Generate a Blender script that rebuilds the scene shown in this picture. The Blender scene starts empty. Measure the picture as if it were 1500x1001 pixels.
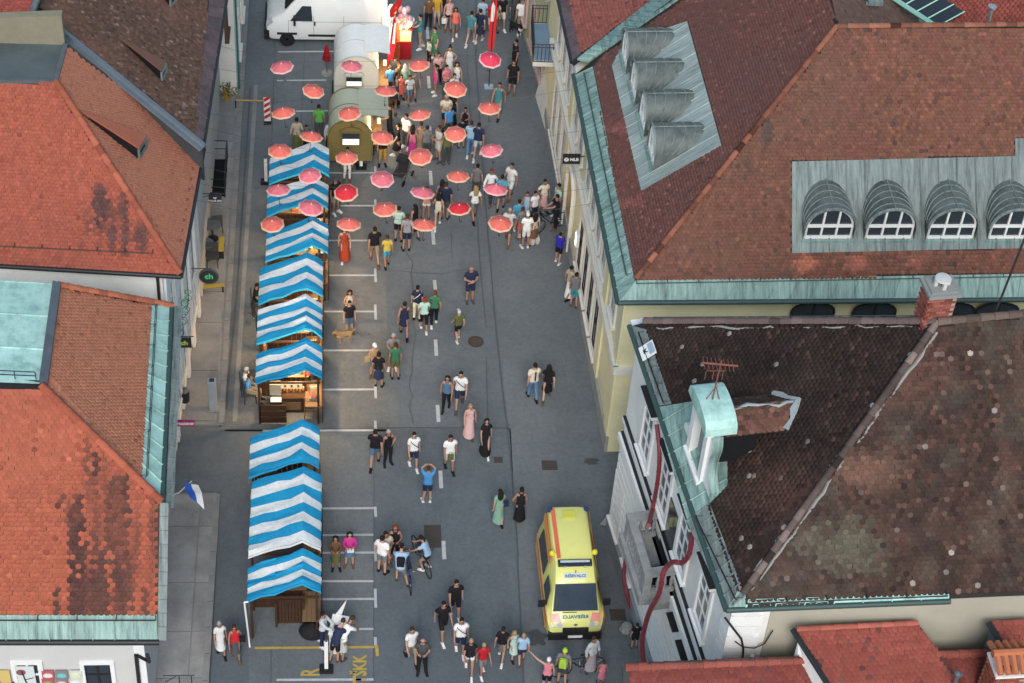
import bpy, math, random
import numpy as np
from mathutils import Vector, Matrix

random.seed(11)
rng = np.random.default_rng(11)
SC = bpy.context.scene
COL = SC.collection
V3 = lambda *a: np.array(a, float)

# ---------------------------------------------------------------- camera
CX, CY = 750.0, 500.5                       # photograph centre, 1500 x 1001
CAM_Z = 50.0
_S = np.array([506 - CX, -2394 - CY])       # vanishing point of the street
_V = np.array([500 - CX, 3450 - CY])        # vanishing point of the verticals
FOC = math.sqrt(-(_S @ _V))
_y = V3(_S[0], _S[1], FOC); _y /= np.linalg.norm(_y)
_z = -V3(_V[0], _V[1], FOC); _z /= np.linalg.norm(_z)
_y -= _z * (_y @ _z); _y /= np.linalg.norm(_y)
_x = np.cross(_y, _z)
ROT = np.stack([_x, _y, _z], 1)             # world -> camera (right, down, forward)
EYE = V3(0, 0, CAM_Z)
cam_d = bpy.data.cameras.new('camera'); cam = bpy.data.objects.new('camera', cam_d); COL.objects.link(cam)
m = Matrix.Identity(4)
for i in range(3):
    m[i][0] = ROT[0, i]; m[i][1] = -ROT[1, i]; m[i][2] = -ROT[2, i]
m[2][3] = CAM_Z
cam.matrix_world = m
cam_d.sensor_width = 36.0; cam_d.lens = FOC / 1500 * 36.0
cam_d.clip_start = 0.5; cam_d.clip_end = 3000
SC.camera = cam

# ---------------------------------------------------------------- light (dusk, soft sky)
w = bpy.data.worlds.new('World'); SC.world = w; w.use_nodes = True
nt = w.node_tree; nt.nodes.clear()
sky = nt.nodes.new('ShaderNodeTexSky'); sky.sky_type = 'NISHITA'; sky.sun_disc = False
SUN_EL, SUN_AZ = math.radians(42), math.radians(-176)     # azimuth clockwise from +Y
sky.sun_elevation = SUN_EL; sky.sun_rotation = SUN_AZ
sky.air_density = 1.0; sky.dust_density = 2.0; sky.ozone_density = 1.2
bg = nt.nodes.new('ShaderNodeBackground'); bg.inputs['Strength'].default_value = 0.135
wo = nt.nodes.new('ShaderNodeOutputWorld')
hs = nt.nodes.new('ShaderNodeHueSaturation'); hs.inputs['Saturation'].default_value = 1.0; hs.inputs['Hue'].default_value = .475
nt.links.new(sky.outputs[0], hs.inputs['Color']); nt.links.new(hs.outputs[0], bg.inputs[0]); nt.links.new(bg.outputs[0], wo.inputs[0])
sd = bpy.data.lights.new('sun', 'SUN'); sd.energy = 1.5; sd.angle = math.radians(24); sd.color = (1, 0.965, 0.92)
sun = bpy.data.objects.new('sun', sd); COL.objects.link(sun)
sdir = Vector((math.sin(SUN_AZ) * math.cos(SUN_EL), math.cos(SUN_AZ) * math.cos(SUN_EL), math.sin(SUN_EL)))
sun.rotation_euler = sdir.to_track_quat('Z', 'Y').to_euler(); sun.location = (0, 30, 60)
SC.view_settings.view_transform = 'Standard'; SC.view_settings.look = 'None'
SC.view_settings.exposure = 0.48; SC.view_settings.gamma = 1.0; SC.view_settings.use_curve_mapping = False
SC.render.engine = 'CYCLES'

# ---------------------------------------------------------------- pixel <-> world
def ray(px, py): return ROT.T @ V3(px - CX, py - CY, FOC)
def at(px, py, z=0.0):
    """the point of the horizontal plane z that the photograph shows at px, py"""
    d = ray(px, py); return EYE + d * ((z - CAM_Z) / d[2])
def proj(p):
    q = ROT @ (np.asarray(p, float) - EYE); return CX + FOC * q[0] / q[2], CY + FOC * q[1] / q[2]
def nrm(v): v = np.asarray(v, float); return v / np.linalg.norm(v)
def at_plane(px, py, P, n):
    d = ray(px, py); return EYE + d * (((P - EYE) @ n) / (d @ n))
class Plane:
    """roof plane: eave line A-B and a third point T"""
    def __init__(s, A, B, T):
        s.O = np.asarray(A, float); s.u = nrm(B - s.O)
        q = np.asarray(T, float) - s.O; s.v = nrm(q - s.u * (q @ s.u)); s.n = np.cross(s.u, s.v)
        if s.n[2] < 0: s.u = -s.u; s.n = -s.n
        if s.v[2] < 0 and abs(s.v[2]) > 1e-6: s.v = -s.v; s.u = -s.u
        s.n = np.cross(s.u, s.v)
    def px(s, x, y): return at_plane(x, y, s.O, s.n)
    def uv(s, p): q = np.asarray(p) - s.O; return np.array([q @ s.u, q @ s.v])
    def w(s, u, v, h=0.0): return s.O + s.u * u + s.v * v + s.n * h
    def poly(s, pts): return [s.px(*p) for p in pts]

# ---------------------------------------------------------------- materials
MATS = {}
def _nodes(name):
    mt = bpy.data.materials.new(name); mt.use_nodes = True
    return mt, mt.node_tree, mt.node_tree.nodes['Principled BSDF']
def lk(nt, a, b): nt.links.new(a, b)
def mixc(nt, fac, a, b, mode='MIX'):
    n = nt.nodes.new('ShaderNodeMix'); n.data_type = 'RGBA'; n.blend_type = mode
    for i, v in ((0, fac), (6, a), (7, b)):
        if hasattr(v, 'links') or isinstance(v, bpy.types.NodeSocket): lk(nt, v, n.inputs[i])
        else: n.inputs[i].default_value = v if i == 0 else (*v[:3], 1)
    return n.outputs[2]
def noise(nt, scale, detail=4, rough=0.6, coord='Object', stretch=None, off=0):
    tc = nt.nodes.new('ShaderNodeTexCoord'); out = tc.outputs[coord]
    if stretch:
        mp = nt.nodes.new('ShaderNodeMapping'); mp.inputs['Scale'].default_value = stretch
        mp.inputs['Location'].default_value = (off, off * .7, off * .3)
        lk(nt, out, mp.inputs[0]); out = mp.outputs[0]
    n = nt.nodes.new('ShaderNodeTexNoise'); n.inputs['Scale'].default_value = scale
    n.inputs['Detail'].default_value = detail; n.inputs['Roughness'].default_value = rough
    lk(nt, out, n.inputs['Vector']); return n.outputs[0]
def ramp(nt, src, stops):
    r = nt.nodes.new('ShaderNodeValToRGB'); e = r.color_ramp.elements
    while len(e) < len(stops): e.new(0.5)
    for el, (p, c) in zip(e, stops):
        el.position = p; el.color = (c, c, c, 1) if not hasattr(c, '__len__') else (*c[:3], 1)
    lk(nt, src, r.inputs[0]); return r.outputs[0]
def bump(nt, bs, src, strength=0.3, dist=0.02):
    b = nt.nodes.new('ShaderNodeBump'); b.inputs['Strength'].default_value = strength; b.inputs['Distance'].default_value = dist
    lk(nt, src, b.inputs['Height']); lk(nt, b.outputs[0], bs.inputs['Normal'])
def mat(name, col=(.5, .5, .5), rough=.7, metal=0, dirt=None, amount=.35, scale=3, fine=40, bmp=.15, stretch=None, emit=None, objcol=False, alpha=None):
    """painted / rendered surface: base colour, larger patches of dirt, fine grain and relief"""
    if name in MATS: return MATS[name]
    mt, nt, bs = _nodes(name)
    dirt = dirt or tuple(c * .55 for c in col)
    base = col
    if objcol:
        oi = nt.nodes.new('ShaderNodeObjectInfo'); base = oi.outputs['Color']
    n1 = noise(nt, scale, 5, .65, 'Object', stretch)
    f = ramp(nt, n1, [(.38, 0), (.75, amount)])
    if objcol:
        dk = mixc(nt, 1.0, base, (.6, .58, .55), 'MULTIPLY'); c = mixc(nt, f, base, dk)
    else: c = mixc(nt, f, base, dirt)
    n2 = noise(nt, fine, 3, .6, 'Object')
    g = ramp(nt, n2, [(.3, .88), (.7, 1.06)])
    c = mixc(nt, 1.0, c, g, 'MULTIPLY')
    lk(nt, c, bs.inputs['Base Color'])
    bs.inputs['Roughness'].default_value = rough; bs.inputs['Metallic'].default_value = metal
    if rough >= .69: bs.inputs['Specular IOR Level'].default_value = .15
    if bmp: bump(nt, bs, n2, bmp, .01)
    if emit:
        bs.inputs['Emission Color'].default_value = (*emit[:3], 1); bs.inputs['Emission Strength'].default_value = emit[3]
    MATS[name] = mt; return mt
def cloth_folds(nt, bs):
    b = nt.nodes.new('ShaderNodeBump'); b.inputs['Strength'].default_value = .9; b.inputs['Distance'].default_value = .03
    lk(nt, noise(nt, 7, 3, .5, stretch=(1.6, 1.6, .6)), b.inputs['Height']); lk(nt, b.outputs[0], bs.inputs['Normal'])
def tile_mat(name, rough=.85):
    """roof tile: colour comes from each tile (vertex attribute times object colour)"""
    if name in MATS: return MATS[name]
    mt, nt, bs = _nodes(name)
    a = nt.nodes.new('ShaderNodeAttribute'); a.attribute_name = 'tile_colour'
    oi = nt.nodes.new('ShaderNodeObjectInfo')
    c = mixc(nt, 1.0, a.outputs['Color'], oi.outputs['Color'], 'MULTIPLY')
    g = ramp(nt, noise(nt, 22, 5, .7), [(.3, .72), (.7, 1.2)])
    c = mixc(nt, 1.0, c, g, 'MULTIPLY')
    lk(nt, c, bs.inputs['Base Color']); bs.inputs['Roughness'].default_value = rough; bs.inputs['Specular IOR Level'].default_value = .15
    bump(nt, bs, noise(nt, 60, 3), .4, .01)
    MATS[name] = mt; return mt

# ---------------------------------------------------------------- mesh builder
class MB:
    def __init__(s): s.v = []; s.f = []; s.m = []; s.sm = []
    def add(s, vs, fs, mi=0, smooth=False):
        b = len(s.v); s.v += [tuple(map(float, p)) for p in vs]
        for f in fs: s.f.append(tuple(b + i for i in f)); s.m.append(mi); s.sm.append(smooth)
        return s
    def box(s, c, d, rz=0, mi=0, rx=0, ry=0):
        M = (Matrix.Rotation(rz, 3, 'Z') @ Matrix.Rotation(ry, 3, 'Y') @ Matrix.Rotation(rx, 3, 'X'))
        vs = []
        for x in (-.5, .5):
            for y in (-.5, .5):
                for z in (-.5, .5): vs.append(np.array(c) + np.array(M @ Vector((x * d[0], y * d[1], z * d[2]))))
        return s.add(vs, [(0, 1, 3, 2), (4, 6, 7, 5), (0, 4, 5, 1), (2, 3, 7, 6), (0, 2, 6, 4), (1, 5, 7, 3)], mi)
    def frame(s, O, U, Vv, N, r, mi=0):
        """box in the frame O + U*(r0..r1) + V*(r2..r3) + N*(r4..r5)"""
        vs = [O + U * a + Vv * b + N * c for a in r[0:2] for b in r[2:4] for c in r[4:6]]
        return s.add(vs, [(0, 1, 3, 2), (4, 6, 7, 5), (0, 4, 5, 1), (2, 3, 7, 6), (0, 2, 6, 4), (1, 5, 7, 3)], mi)
    def tube(s, pts, r, n=8, mi=0, cap=True, flat=1.0):
        P = [np.asarray(p, float) for p in pts]; k = len(P)
        rr = [r] * k if not hasattr(r, '__len__') else r
        t0 = nrm(P[1] - P[0]); ref = V3(0, 0, 1) if abs(t0[2]) < .9 else V3(1, 0, 0)
        a = nrm(np.cross(t0, ref)); vs = []
        for i in range(k):
            t = nrm(P[min(i + 1, k - 1)] - P[max(i - 1, 0)])
            a = nrm(a - t * (a @ t)); b = np.cross(t, a)
            for j in range(n):
                q = 2 * math.pi * j / n; vs.append(P[i] + (a * math.cos(q) + b * math.sin(q) * flat) * rr[i])
        fs = [(i * n + j, i * n + (j + 1) % n, (i + 1) * n + (j + 1) % n, (i + 1) * n + j) for i in range(k - 1) for j in range(n)]
        if cap: fs += [tuple(range(n))[::-1], tuple((k - 1) * n + j for j in range(n))]
        return s.add(vs, fs, mi, True)
    def lathe(s, prof, c=(0, 0, 0), n=16, mi=0, sx=1, sy=1):
        vs = []
        for r, z in prof:
            for j in range(n):
                q = 2 * math.pi * j / n; vs.append((c[0] + r * sx * math.cos(q), c[1] + r * sy * math.sin(q), c[2] + z))
        k = len(prof)
        fs = [(i * n + j, i * n + (j + 1) % n, (i + 1) * n + (j + 1) % n, (i + 1) * n + j) for i in range(k - 1) for j in range(n)]
        if prof[0][0] > 1e-4: fs.append(tuple(range(n))[::-1])
        if prof[-1][0] > 1e-4: fs.append(tuple((k - 1) * n + j for j in range(n)))
        return s.add(vs, fs, mi, True)
    def plate(s, pts, off, mi=0):
        """polygon (list of 3-D points) thickened by vector off"""
        k = len(pts); P = [np.asarray(p, float) for p in pts]; off = np.asarray(off, float)
        vs = P + [p + off for p in P]
        fs = [tuple(range(k)), tuple(range(2 * k - 1, k - 1, -1))] + [(i, i + k, (i + 1) % k + k, (i + 1) % k) for i in range(k)]
        return s.add(vs, fs, mi)
    def prism(s, poly, z0, z1, mi=0): return s.plate([(x, y, z0) for x, y in poly], (0, 0, z1 - z0), mi)
    def loft(s, rings, mi=0, smooth=True, closed=True, caps=True):
        n = len(rings[0]); vs = [p for r in rings for p in r]; fs = []
        for i in range(len(rings) - 1):
            for j in range(n if closed else n - 1):
                fs.append((i * n + j, i * n + (j + 1) % n, (i + 1) * n + (j + 1) % n, (i + 1) * n + j))
        if caps and closed: fs += [tuple(range(n))[::-1], tuple((len(rings) - 1) * n + j for j in range(n))]
        return s.add(vs, fs, mi, smooth)
    def mesh(s, name, mats, off=None):
        me = bpy.data.meshes.new(name)
        vs = s.v if off is None else [(x - off[0], y - off[1], z - off[2]) for x, y, z in s.v]
        me.from_pydata(vs, [], s.f)
        for mt in (mats if isinstance(mats, (list, tuple)) else [mats]): me.materials.append(mt)
        me.polygons.foreach_set('material_index', s.m); me.polygons.foreach_set('use_smooth', s.sm)
        if any(s.sm):
            try: me.set_sharp_from_angle(angle=math.radians(42))
            except Exception: pass
        me.update(); return me

def root(o):
    while o.parent: o = o.parent
    return o
def thing(name, label, cat, loc=(0, 0, 0), rz=0, group=None):
    o = bpy.data.objects.new(name, None); o.empty_display_size = .2; COL.objects.link(o)
    o.location = tuple(map(float, loc)); o.rotation_euler = (0, 0, rz); o['label'] = label; o['category'] = cat
    if group: o['group'] = group
    return o
def link(name, me, parent=None, loc=None, color=None):
    o = bpy.data.objects.new(name, me); COL.objects.link(o)
    if parent: o.parent = parent
    if loc is not None: o.location = tuple(map(float, loc))
    if color is not None: o.color = (*color[:3], 1)
    return o
def part(mb, name, mats, parent, color=None, label=None):
    """part in the local frame of its thing"""
    o = link(name, mb.mesh(name, mats), parent, color=color)
    if label: o['label'] = label
    return o
def wpart(mb, name, mats, parent, label=None, color=None):
    """part given in world coordinates under a thing that is not rotated"""
    o = link(name, mb.mesh(name, mats, root(parent).location), parent, color=color)
    if label: o['label'] = label
    return o
def struct(mb, name, mats, parent=None):
    o = link(name, mb.mesh(name, mats), parent)
    if not parent: o['kind'] = 'structure'
    return o
def solo(mb, name, mats, label, cat, group=None, loc=None):
    """a thing that is one mesh, given in world coordinates"""
    vs = np.array(mb.v); c = loc if loc is not None else (float(vs[:, 0].mean()), float(vs[:, 1].mean()), float(vs[:, 2].min()))
    o = link(name, mb.mesh(name, mats, c), None, c); o['label'] = label; o['category'] = cat
    if group: o['group'] = group
    return o
def text(s, size, name, mt, parent, M, depth=.004, bold=0, spacing=1.0):
    cu = bpy.data.curves.new(name, 'FONT'); cu.body = s; cu.size = size; cu.extrude = depth; cu.offset = bold
    cu.align_x = 'CENTER'; cu.align_y = 'CENTER'; cu.space_character = spacing; cu.resolution_u = 2
    tmp = bpy.data.objects.new('tmp', cu); COL.objects.link(tmp)
    dg = bpy.context.evaluated_depsgraph_get(); me = bpy.data.meshes.new_from_object(tmp.evaluated_get(dg))
    bpy.data.objects.remove(tmp); me.name = name; me.materials.clear(); me.materials.append(mt)
    me.transform(M)
    return link(name, me, parent)
def basis(O, X, Y):
    """matrix whose x axis is X, y axis Y"""
    X = nrm(X); Y = nrm(np.asarray(Y) - X * (np.asarray(Y) @ X)); Z = np.cross(X, Y)
    return Matrix([[X[0], Y[0], Z[0], O[0]], [X[1], Y[1], Z[1], O[1]], [X[2], Y[2], Z[2], O[2]], [0, 0, 0, 1]])

def inside(P, poly):
    x, y = P[:, 0], P[:, 1]; r = np.zeros(len(P), bool); n = len(poly)
    for i in range(n):
        x0, y0 = poly[i]; x1, y1 = poly[(i + 1) % n]
        if y0 == y1: continue
        c = ((y0 > y) != (y1 > y)) & (x < (x1 - x0) * (y - y0) / (y1 - y0) + x0); r ^= c
    return r
TM = tile_mat('roof_tile_clay')
def tile_template(w, e, t):
    L = e * 1.25
    top = [(-w * .497, L, .006), (-w * .497, e * .32, t), (-w * .3, e * .06, t), (0, -e * .03, t + .002), (w * .3, e * .06, t), (w * .497, e * .32, t), (w * .497, L, .006)]
    low = [(x, y, z - t * .9) for x, y, z in top[1:6]]
    vs = np.array(top + low)
    fs = [(0, 1, 5, 6), (1, 2, 3, 4, 5), (1, 7, 8, 2), (2, 8, 9, 3), (3, 9, 10, 4), (4, 10, 11, 5)]
    return vs, fs
TILE_ME = {}
def tiles(parent, pl, poly, w, e, colfn, holes=(), nind=0, t=.022, wob=.004, name='roof_tile'):
    """courses of beaver-tail tiles over poly (world points on plane pl)"""
    uvp = [pl.uv(p) for p in poly]; hol = [[pl.uv(p) for p in h] for h in holes]
    U = np.array(uvp); u0, v0 = U.min(0); u1, v1 = U.max(0)
    rows = int((v1 - v0) / e) + 2; cols = int((u1 - u0) / w) + 2
    J, I = np.meshgrid(np.arange(rows), np.arange(cols), indexing='ij')
    C = np.stack([u0 + (I + .5 * (J % 2)) * w, v0 + J * e], -1).reshape(-1, 2)
    mid = C + [0, e * .6]
    k = inside(mid, uvp)
    for h in hol: k &= ~inside(mid, h)
    C = C[k]; n = len(C)
    if n == 0: return
    C = C + rng.normal(0, wob, C.shape)
    tv, tf = tile_template(w, e, t)
    W = pl.O + C[:, :1] * pl.u + C[:, 1:] * pl.v
    col = colfn(W, C - U.min(0))
    h0 = rng.uniform(.0, .005, n)
    q = (ROT @ (W - EYE).T).T; X = CX + FOC * q[:, 0] / q[:, 2]; Y = CY + FOC * q[:, 1] / q[:, 2]
    vis = (X > 0) & (X < 1500) & (Y > 0) & (Y < 1001)
    order = np.argsort(q[:, 2] + (~vis) * 1e6)
    ind = [i for i in order[:nind] if vis[i]]
    rest = np.setdiff1d(np.arange(n), ind)
    off = np.array(root(parent).location)
    B = np.stack([pl.u, pl.v, pl.n])            # rows
    base = tv @ B
    vs = (W[rest] - off + h0[rest, None] * pl.n)[:, None, :] + base[None]
    K = len(tv); nr = len(rest)
    if nr:
        me = bpy.data.meshes.new(name); me.vertices.add(nr * K); me.vertices.foreach_set('co', vs.reshape(-1).astype(np.float32))
        loops = np.concatenate([np.array(f) for f in tf]); ls = len(loops); sizes = np.array([len(f) for f in tf]); st = np.concatenate([[0], np.cumsum(sizes)[:-1]])
        L = (np.arange(nr)[:, None] * K + loops[None]).reshape(-1); me.loops.add(len(L)); me.loops.foreach_set('vertex_index', L.astype(np.int32))
        me.polygons.add(nr * len(tf)); me.polygons.foreach_set('loop_start', (np.arange(nr)[:, None] * ls + st[None]).reshape(-1).astype(np.int32))
        me.update(calc_edges=True); me.validate()
        at_ = me.attributes.new('tile_colour', 'FLOAT_COLOR', 'POINT')
        cc = np.ones((nr, K, 4), np.float32); cc[:, :, :3] = col[rest][:, None, :]; at_.data.foreach_set('color', cc.reshape(-1))
        me.materials.append(TM)
        o = link(name, me, parent); o['kind'] = 'stuff'
    if ind:
        key = (round(w, 3), round(e, 3), t)
        if key not in TILE_ME:
            me = bpy.data.meshes.new(name); me.from_pydata([tuple(p) for p in tv], [], tf)
            at_ = me.attributes.new('tile_colour', 'FLOAT_COLOR', 'POINT'); at_.data.foreach_set('color', np.ones(K * 4, np.float32))
            me.materials.append(TM); TILE_ME[key] = me
        rot = Matrix(B.T.tolist()).to_euler()
        for i in ind:
            o = link(name, TILE_ME[key], parent, W[i] - off + h0[i] * pl.n, col[i]); o.rotation_euler = rot
    return n
def ridge_tiles(parent, A, B, col, r=.11, L=.36, n=7, jit=.18, lift=.03, mortar=None):
    """half-round cap tiles laid along A-B, each an object"""
    A = np.asarray(A, float); B = np.asarray(B, float); d = B - A; D = np.linalg.norm(d); d /= D
    side = nrm(np.cross(d, V3(0, 0, 1))); up = np.cross(side, d); k = max(1, int(D / L))
    off = np.array(root(parent).location); M = basis((0, 0, 0), d, side)
    key = ('ridge', r, L)
    if key not in TILE_ME:
        mb = MB(); rings = []
        for x, rr in ((0, r * 1.08), (L * 1.1, r * .9)):
            rings.append([(x, rr * math.cos(math.pi * j / n), rr * math.sin(math.pi * j / n)) for j in range(n + 1)])
        mb.loft(rings, closed=False, caps=False)
        mb.add(rings[0] + [(0, rr_[1] * .8, rr_[2] * .8) for rr_ in rings[0]], [(j, j + 1, j + n + 2, j + n + 1) for j in range(n)])
        me = mb.mesh('ridge_tile', TM); a_ = me.attributes.new('tile_colour', 'FLOAT_COLOR', 'POINT'); a_.data.foreach_set('color', np.ones(len(me.vertices) * 4, np.float32))
        TILE_ME[key] = me
    M = Matrix([[d[0], side[0], up[0]], [d[1], side[1], up[1]], [d[2], side[2], up[2]]]).to_euler()
    for i in range(k):
        c = np.array(col) * (1 + rng.normal(0, jit)); p = A + d * (i * D / k) + up * (lift + rng.uniform(-.006, .006))
        o = link('ridge_tile', TILE_ME[key], parent, p - off, np.clip(c, .01, 1)); o.rotation_euler = M
def deck(pl, pts, name, mt, parent, drop=.02, th=.16):
    mb = MB(); mb.plate([p - pl.n * drop for p in pts], -pl.n * th); return wpart(mb, name, mt, parent)
def hip_top(C, tp, ang):
    """point above the plan line from C at angle ang that the photograph shows at pixel tp"""
    h = V3(math.cos(math.radians(ang)), math.sin(math.radians(ang)), 0)
    t, s_, k = np.linalg.solve(np.stack([h, V3(0, 0, 1), -ray(*tp)], 1), EYE - C)
    return C + t * h + V3(0, 0, s_)
def varcol(base, sd=.12, spots=(), patches=None, seed=0):
    """per-tile colour: base with random firing tones; spots = (probability, colour); patches(W, C) -> weight, colour"""
    def f(W, C):
        r = np.random.default_rng(seed + 5); n = len(W)
        col = np.array(base)[None] * (1 + r.normal(0, sd, (n, 1))) * (1 + r.normal(0, sd * .25, (n, 3)))
        for p, c in spots:
            k = r.random(n) < p; col[k] = np.array(c) * (1 + r.normal(0, .15, (k.sum(), 1)))
        if patches:
            for fn, c in patches:
                wgt = np.clip(fn(W, C, r), 0, 1)[:, None]; col = col * (1 - wgt) + np.array(c)[None] * wgt * (1 + r.normal(0, .1, (n, 1)))
        return np.clip(col, .008, 1)
    return f
def vnoise(P, s, seed=0):
    """smooth 2-D value noise in 0..1"""
    r = np.random.default_rng(seed); T = r.random((64, 64)); Q = P / s + 1000
    i = np.floor(Q).astype(int); f = Q - i; f = f * f * (3 - 2 * f)
    g = lambda a, b: T[a % 64, b % 64]
    return (g(i[:, 0], i[:, 1]) * (1 - f[:, 0]) + g(i[:, 0] + 1, i[:, 1]) * f[:, 0]) * (1 - f[:, 1]) + (g(i[:, 0], i[:, 1] + 1) * (1 - f[:, 0]) + g(i[:, 0] + 1, i[:, 1] + 1) * f[:, 0]) * f[:, 1]
def fbm(P, s, seed=0): return .55 * vnoise(P, s, seed) + .3 * vnoise(P, s * .45, seed + 1) + .15 * vnoise(P, s * .2, seed + 2)
def pxblob(cx, cy, rx, ry, soft=.5, seed=0, grain=.5):
    """patch of staining around a spot of the roof given by where the photograph shows it"""
    def f(W, C, r):
        q = (ROT @ (W - EYE).T).T; X = CX + FOC * q[:, 0] / q[:, 2]; Y = CY + FOC * q[:, 1] / q[:, 2]
        d = np.sqrt(((X - cx) / rx) ** 2 + ((Y - cy) / ry) ** 2) + (fbm(C, .8, seed) - .5) * 1.2 + r.normal(0, grain * .3, len(W))
        return np.clip((1 - d) / soft, 0, 1)
    return f
# ================================================================ ground
def asphalt(name, a, b, c_, dark, off=0, big=.35):
    mt, nt, bs = _nodes(name)
    n1 = noise(nt, big, 6, .6, stretch=(1, .6, 1), off=off); n2 = noise(nt, 2.2, 6, .75, stretch=(1, 1, 1), off=off + 3); n3 = noise(nt, 55, 3, .8); n5 = noise(nt, 7, 4, .7, off=off)
    c = ramp(nt, n1, [(.32, a), (.52, b), (.70, c_)])
    c = mixc(nt, ramp(nt, n2, [(.45, 0), (.75, .6)]), c, dark)
    c = mixc(nt, 1, c, ramp(nt, n3, [(.3, .74), (.7, 1.24)]), 'MULTIPLY'); c = mixc(nt, 1, c, ramp(nt, n5, [(.35, .9), (.65, 1.07)]), 'MULTIPLY')
    n4 = noise(nt, 1.1, 8, .8, stretch=(1.3, .18, 1), off=off); c = mixc(nt, ramp(nt, n4, [(.58, 0), (.66, .4)]), c, dark)      # drip and tyre marks along the street
    vo = nt.nodes.new('ShaderNodeTexVoronoi'); vo.inputs['Scale'].default_value = 1.5; tc = nt.nodes.new('ShaderNodeTexCoord'); lk(nt, tc.outputs['Object'], vo.inputs['Vector'])
    c = mixc(nt, ramp(nt, vo.outputs['Distance'], [(.035, .55), (.06, 0)]), c, tuple(x * .5 for x in dark))                      # chewing gum and oil spots
    v2 = nt.nodes.new('ShaderNodeTexVoronoi'); v2.inputs['Scale'].default_value = 3.1; lk(nt, tc.outputs['Object'], v2.inputs['Vector']); c = mixc(nt, ramp(nt, v2.outputs['Distance'], [(.04, .3), (.06, 0)]), c, tuple(min(1, x * 1.9) for x in c_))
    lk(nt, c, bs.inputs['Base Color']); bs.inputs['Roughness'].default_value = .8; bs.inputs['Specular IOR Level'].default_value = .25
    bump(nt, bs, n3, .35, .01); MATS[name] = mt; return mt
M_ASPH = asphalt('asphalt', (.112, .131, .146), (.143, .163, .178), (.172, .188, .198), (.095, .108, .12))
M_ASPH2 = asphalt('asphalt_new', (.104, .124, .140), (.126, .147, .163), (.148, .168, .182), (.085, .10, .114), 5)
M_ASPH3 = asphalt('asphalt_warm', (.122, .133, .14), (.153, .162, .165), (.185, .19, .19), (.09, .096, .102), 9)
M_ASPH4 = asphalt('asphalt_pale', (.122, .140, .152), (.148, .167, .179), (.172, .189, .199), (.10, .114, .125), 13)
M_CONC = mat('pavement_concrete', (.30, .30, .29), .85, dirt=(.17, .17, .165), scale=1.2, fine=30, amount=.8, bmp=.3)
M_KERB = mat('kerb_granite', (.27, .27, .265), .8, dirt=(.14, .14, .14), scale=2, fine=60, amount=.6)
M_PAINT = mat('road_paint_white', (.50, .53, .54), .7, dirt=(.32, .34, .35), scale=5, fine=70, amount=.75)
M_PAINTY = mat('road_paint_yellow', (.5, .36, .08), .7, dirt=(.25, .2, .1), scale=5, fine=70, amount=.6)
M_SEAM = mat('tar_seam', (.085, .093, .10), .6)
M_IRON = mat('cast_iron', (.07, .06, .055), .6, .3, fine=80)
M_DARK = mat('dark_gap', (.012, .012, .014), .8)

ground = struct(MB().box((0, 60, -.15), (500, 500, .3)), 'ground', M_ASPH)
def sheet(pts, name, mt, z, parent=None, kind=True):
    mb = MB(); mb.add([(p[0], p[1], z) for p in pts], [tuple(range(len(pts)))])
    o = struct(mb, name, mt, parent); return o
def wsheet(px, name, mt, z=.004, parent=None): return sheet([at(*p) for p in px], name, mt, z, parent)
# newer darker asphalt of the lower half and paler strips
wsheet([(250, 630), (748, 629), (772, 1100), (235, 1100), (245, 800)], 'asphalt_patch', M_ASPH2, .004, ground)
wsheet([(470, 640), (548, 640), (547, 1100), (367, 1100), (363, 880), (470, 880)], 'parking_patch', M_ASPH4, .008, ground)
wsheet([(378, 455), (400, 240), (560, 240), (572, 632), (330, 632), (340, 455)], 'asphalt_patch', M_ASPH3, .004, ground)
wsheet([(700, 0), (790, 0), (825, 200), (895, 670), (985, 1100), (775, 1100), (747, 640), (722, 400)], 'asphalt_patch', M_ASPH4, .004, ground)
# tar seams and cracks
def seam(px, wd=.035, jit=.0, name='tar_seam', z=.013, mt=None, sub=1):
    P = [at(*p)[:2] for p in px]; Q = [P[0]]
    for a, b in zip(P, P[1:]):
        k = max(1, int(np.linalg.norm(b - a) / .35)) if jit else 1
        for i in range(1, k + 1): Q.append(a + (b - a) * i / k + (rng.normal(0, jit, 2) if i < k else 0))
    mb = MB()
    for a, b in zip(Q, Q[1:]):
        d = (b - a) / np.linalg.norm(b - a); s = V3(-d[1], d[0]) * wd / 2
        mb.add([(*(a - s), z), (*(b - s), z), (*(b + s), z), (*(a + s), z)], [(0, 1, 2, 3)])
    return struct(mb, name, mt or M_SEAM, ground)
seam([(697, 90), (709, 275), (728, 500), (744, 640), (755, 750), (767, 1001)], .05, .008)
seam([(684, 90), (704, 400), (712, 480)], .03, .01); seam([(712, 524), (714, 612)], .03, .01)
seam([(697, 0), (697, 90)], .05); seam([(684, 0), (684, 90)], .03)
seam([(470, 629), (600, 627), (748, 628)], .045, .01)
seam([(592, 362), (605, 385), (602, 400), (605, 420), (607, 500), (600, 570), (605, 620)], .03, .035)
seam([(568, 398), (610, 400), (650, 402), (690, 393)], .028, .03)
seam([(660, 340), (663, 380)], .02, .02); seam([(610, 485), (650, 486), (700, 482)], .02, .02)
seam([(548, 640), (547, 1001)], .03, .004); seam([(397, 240), (403, 60)], .03, .01); seam([(441, 180), (447, 60)], .03, .006)
seam([(397, 950), (397, 1001)], .03)
seam([(380, 150), (400, 152), (450, 145), (480, 148)], .025, .02)
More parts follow.
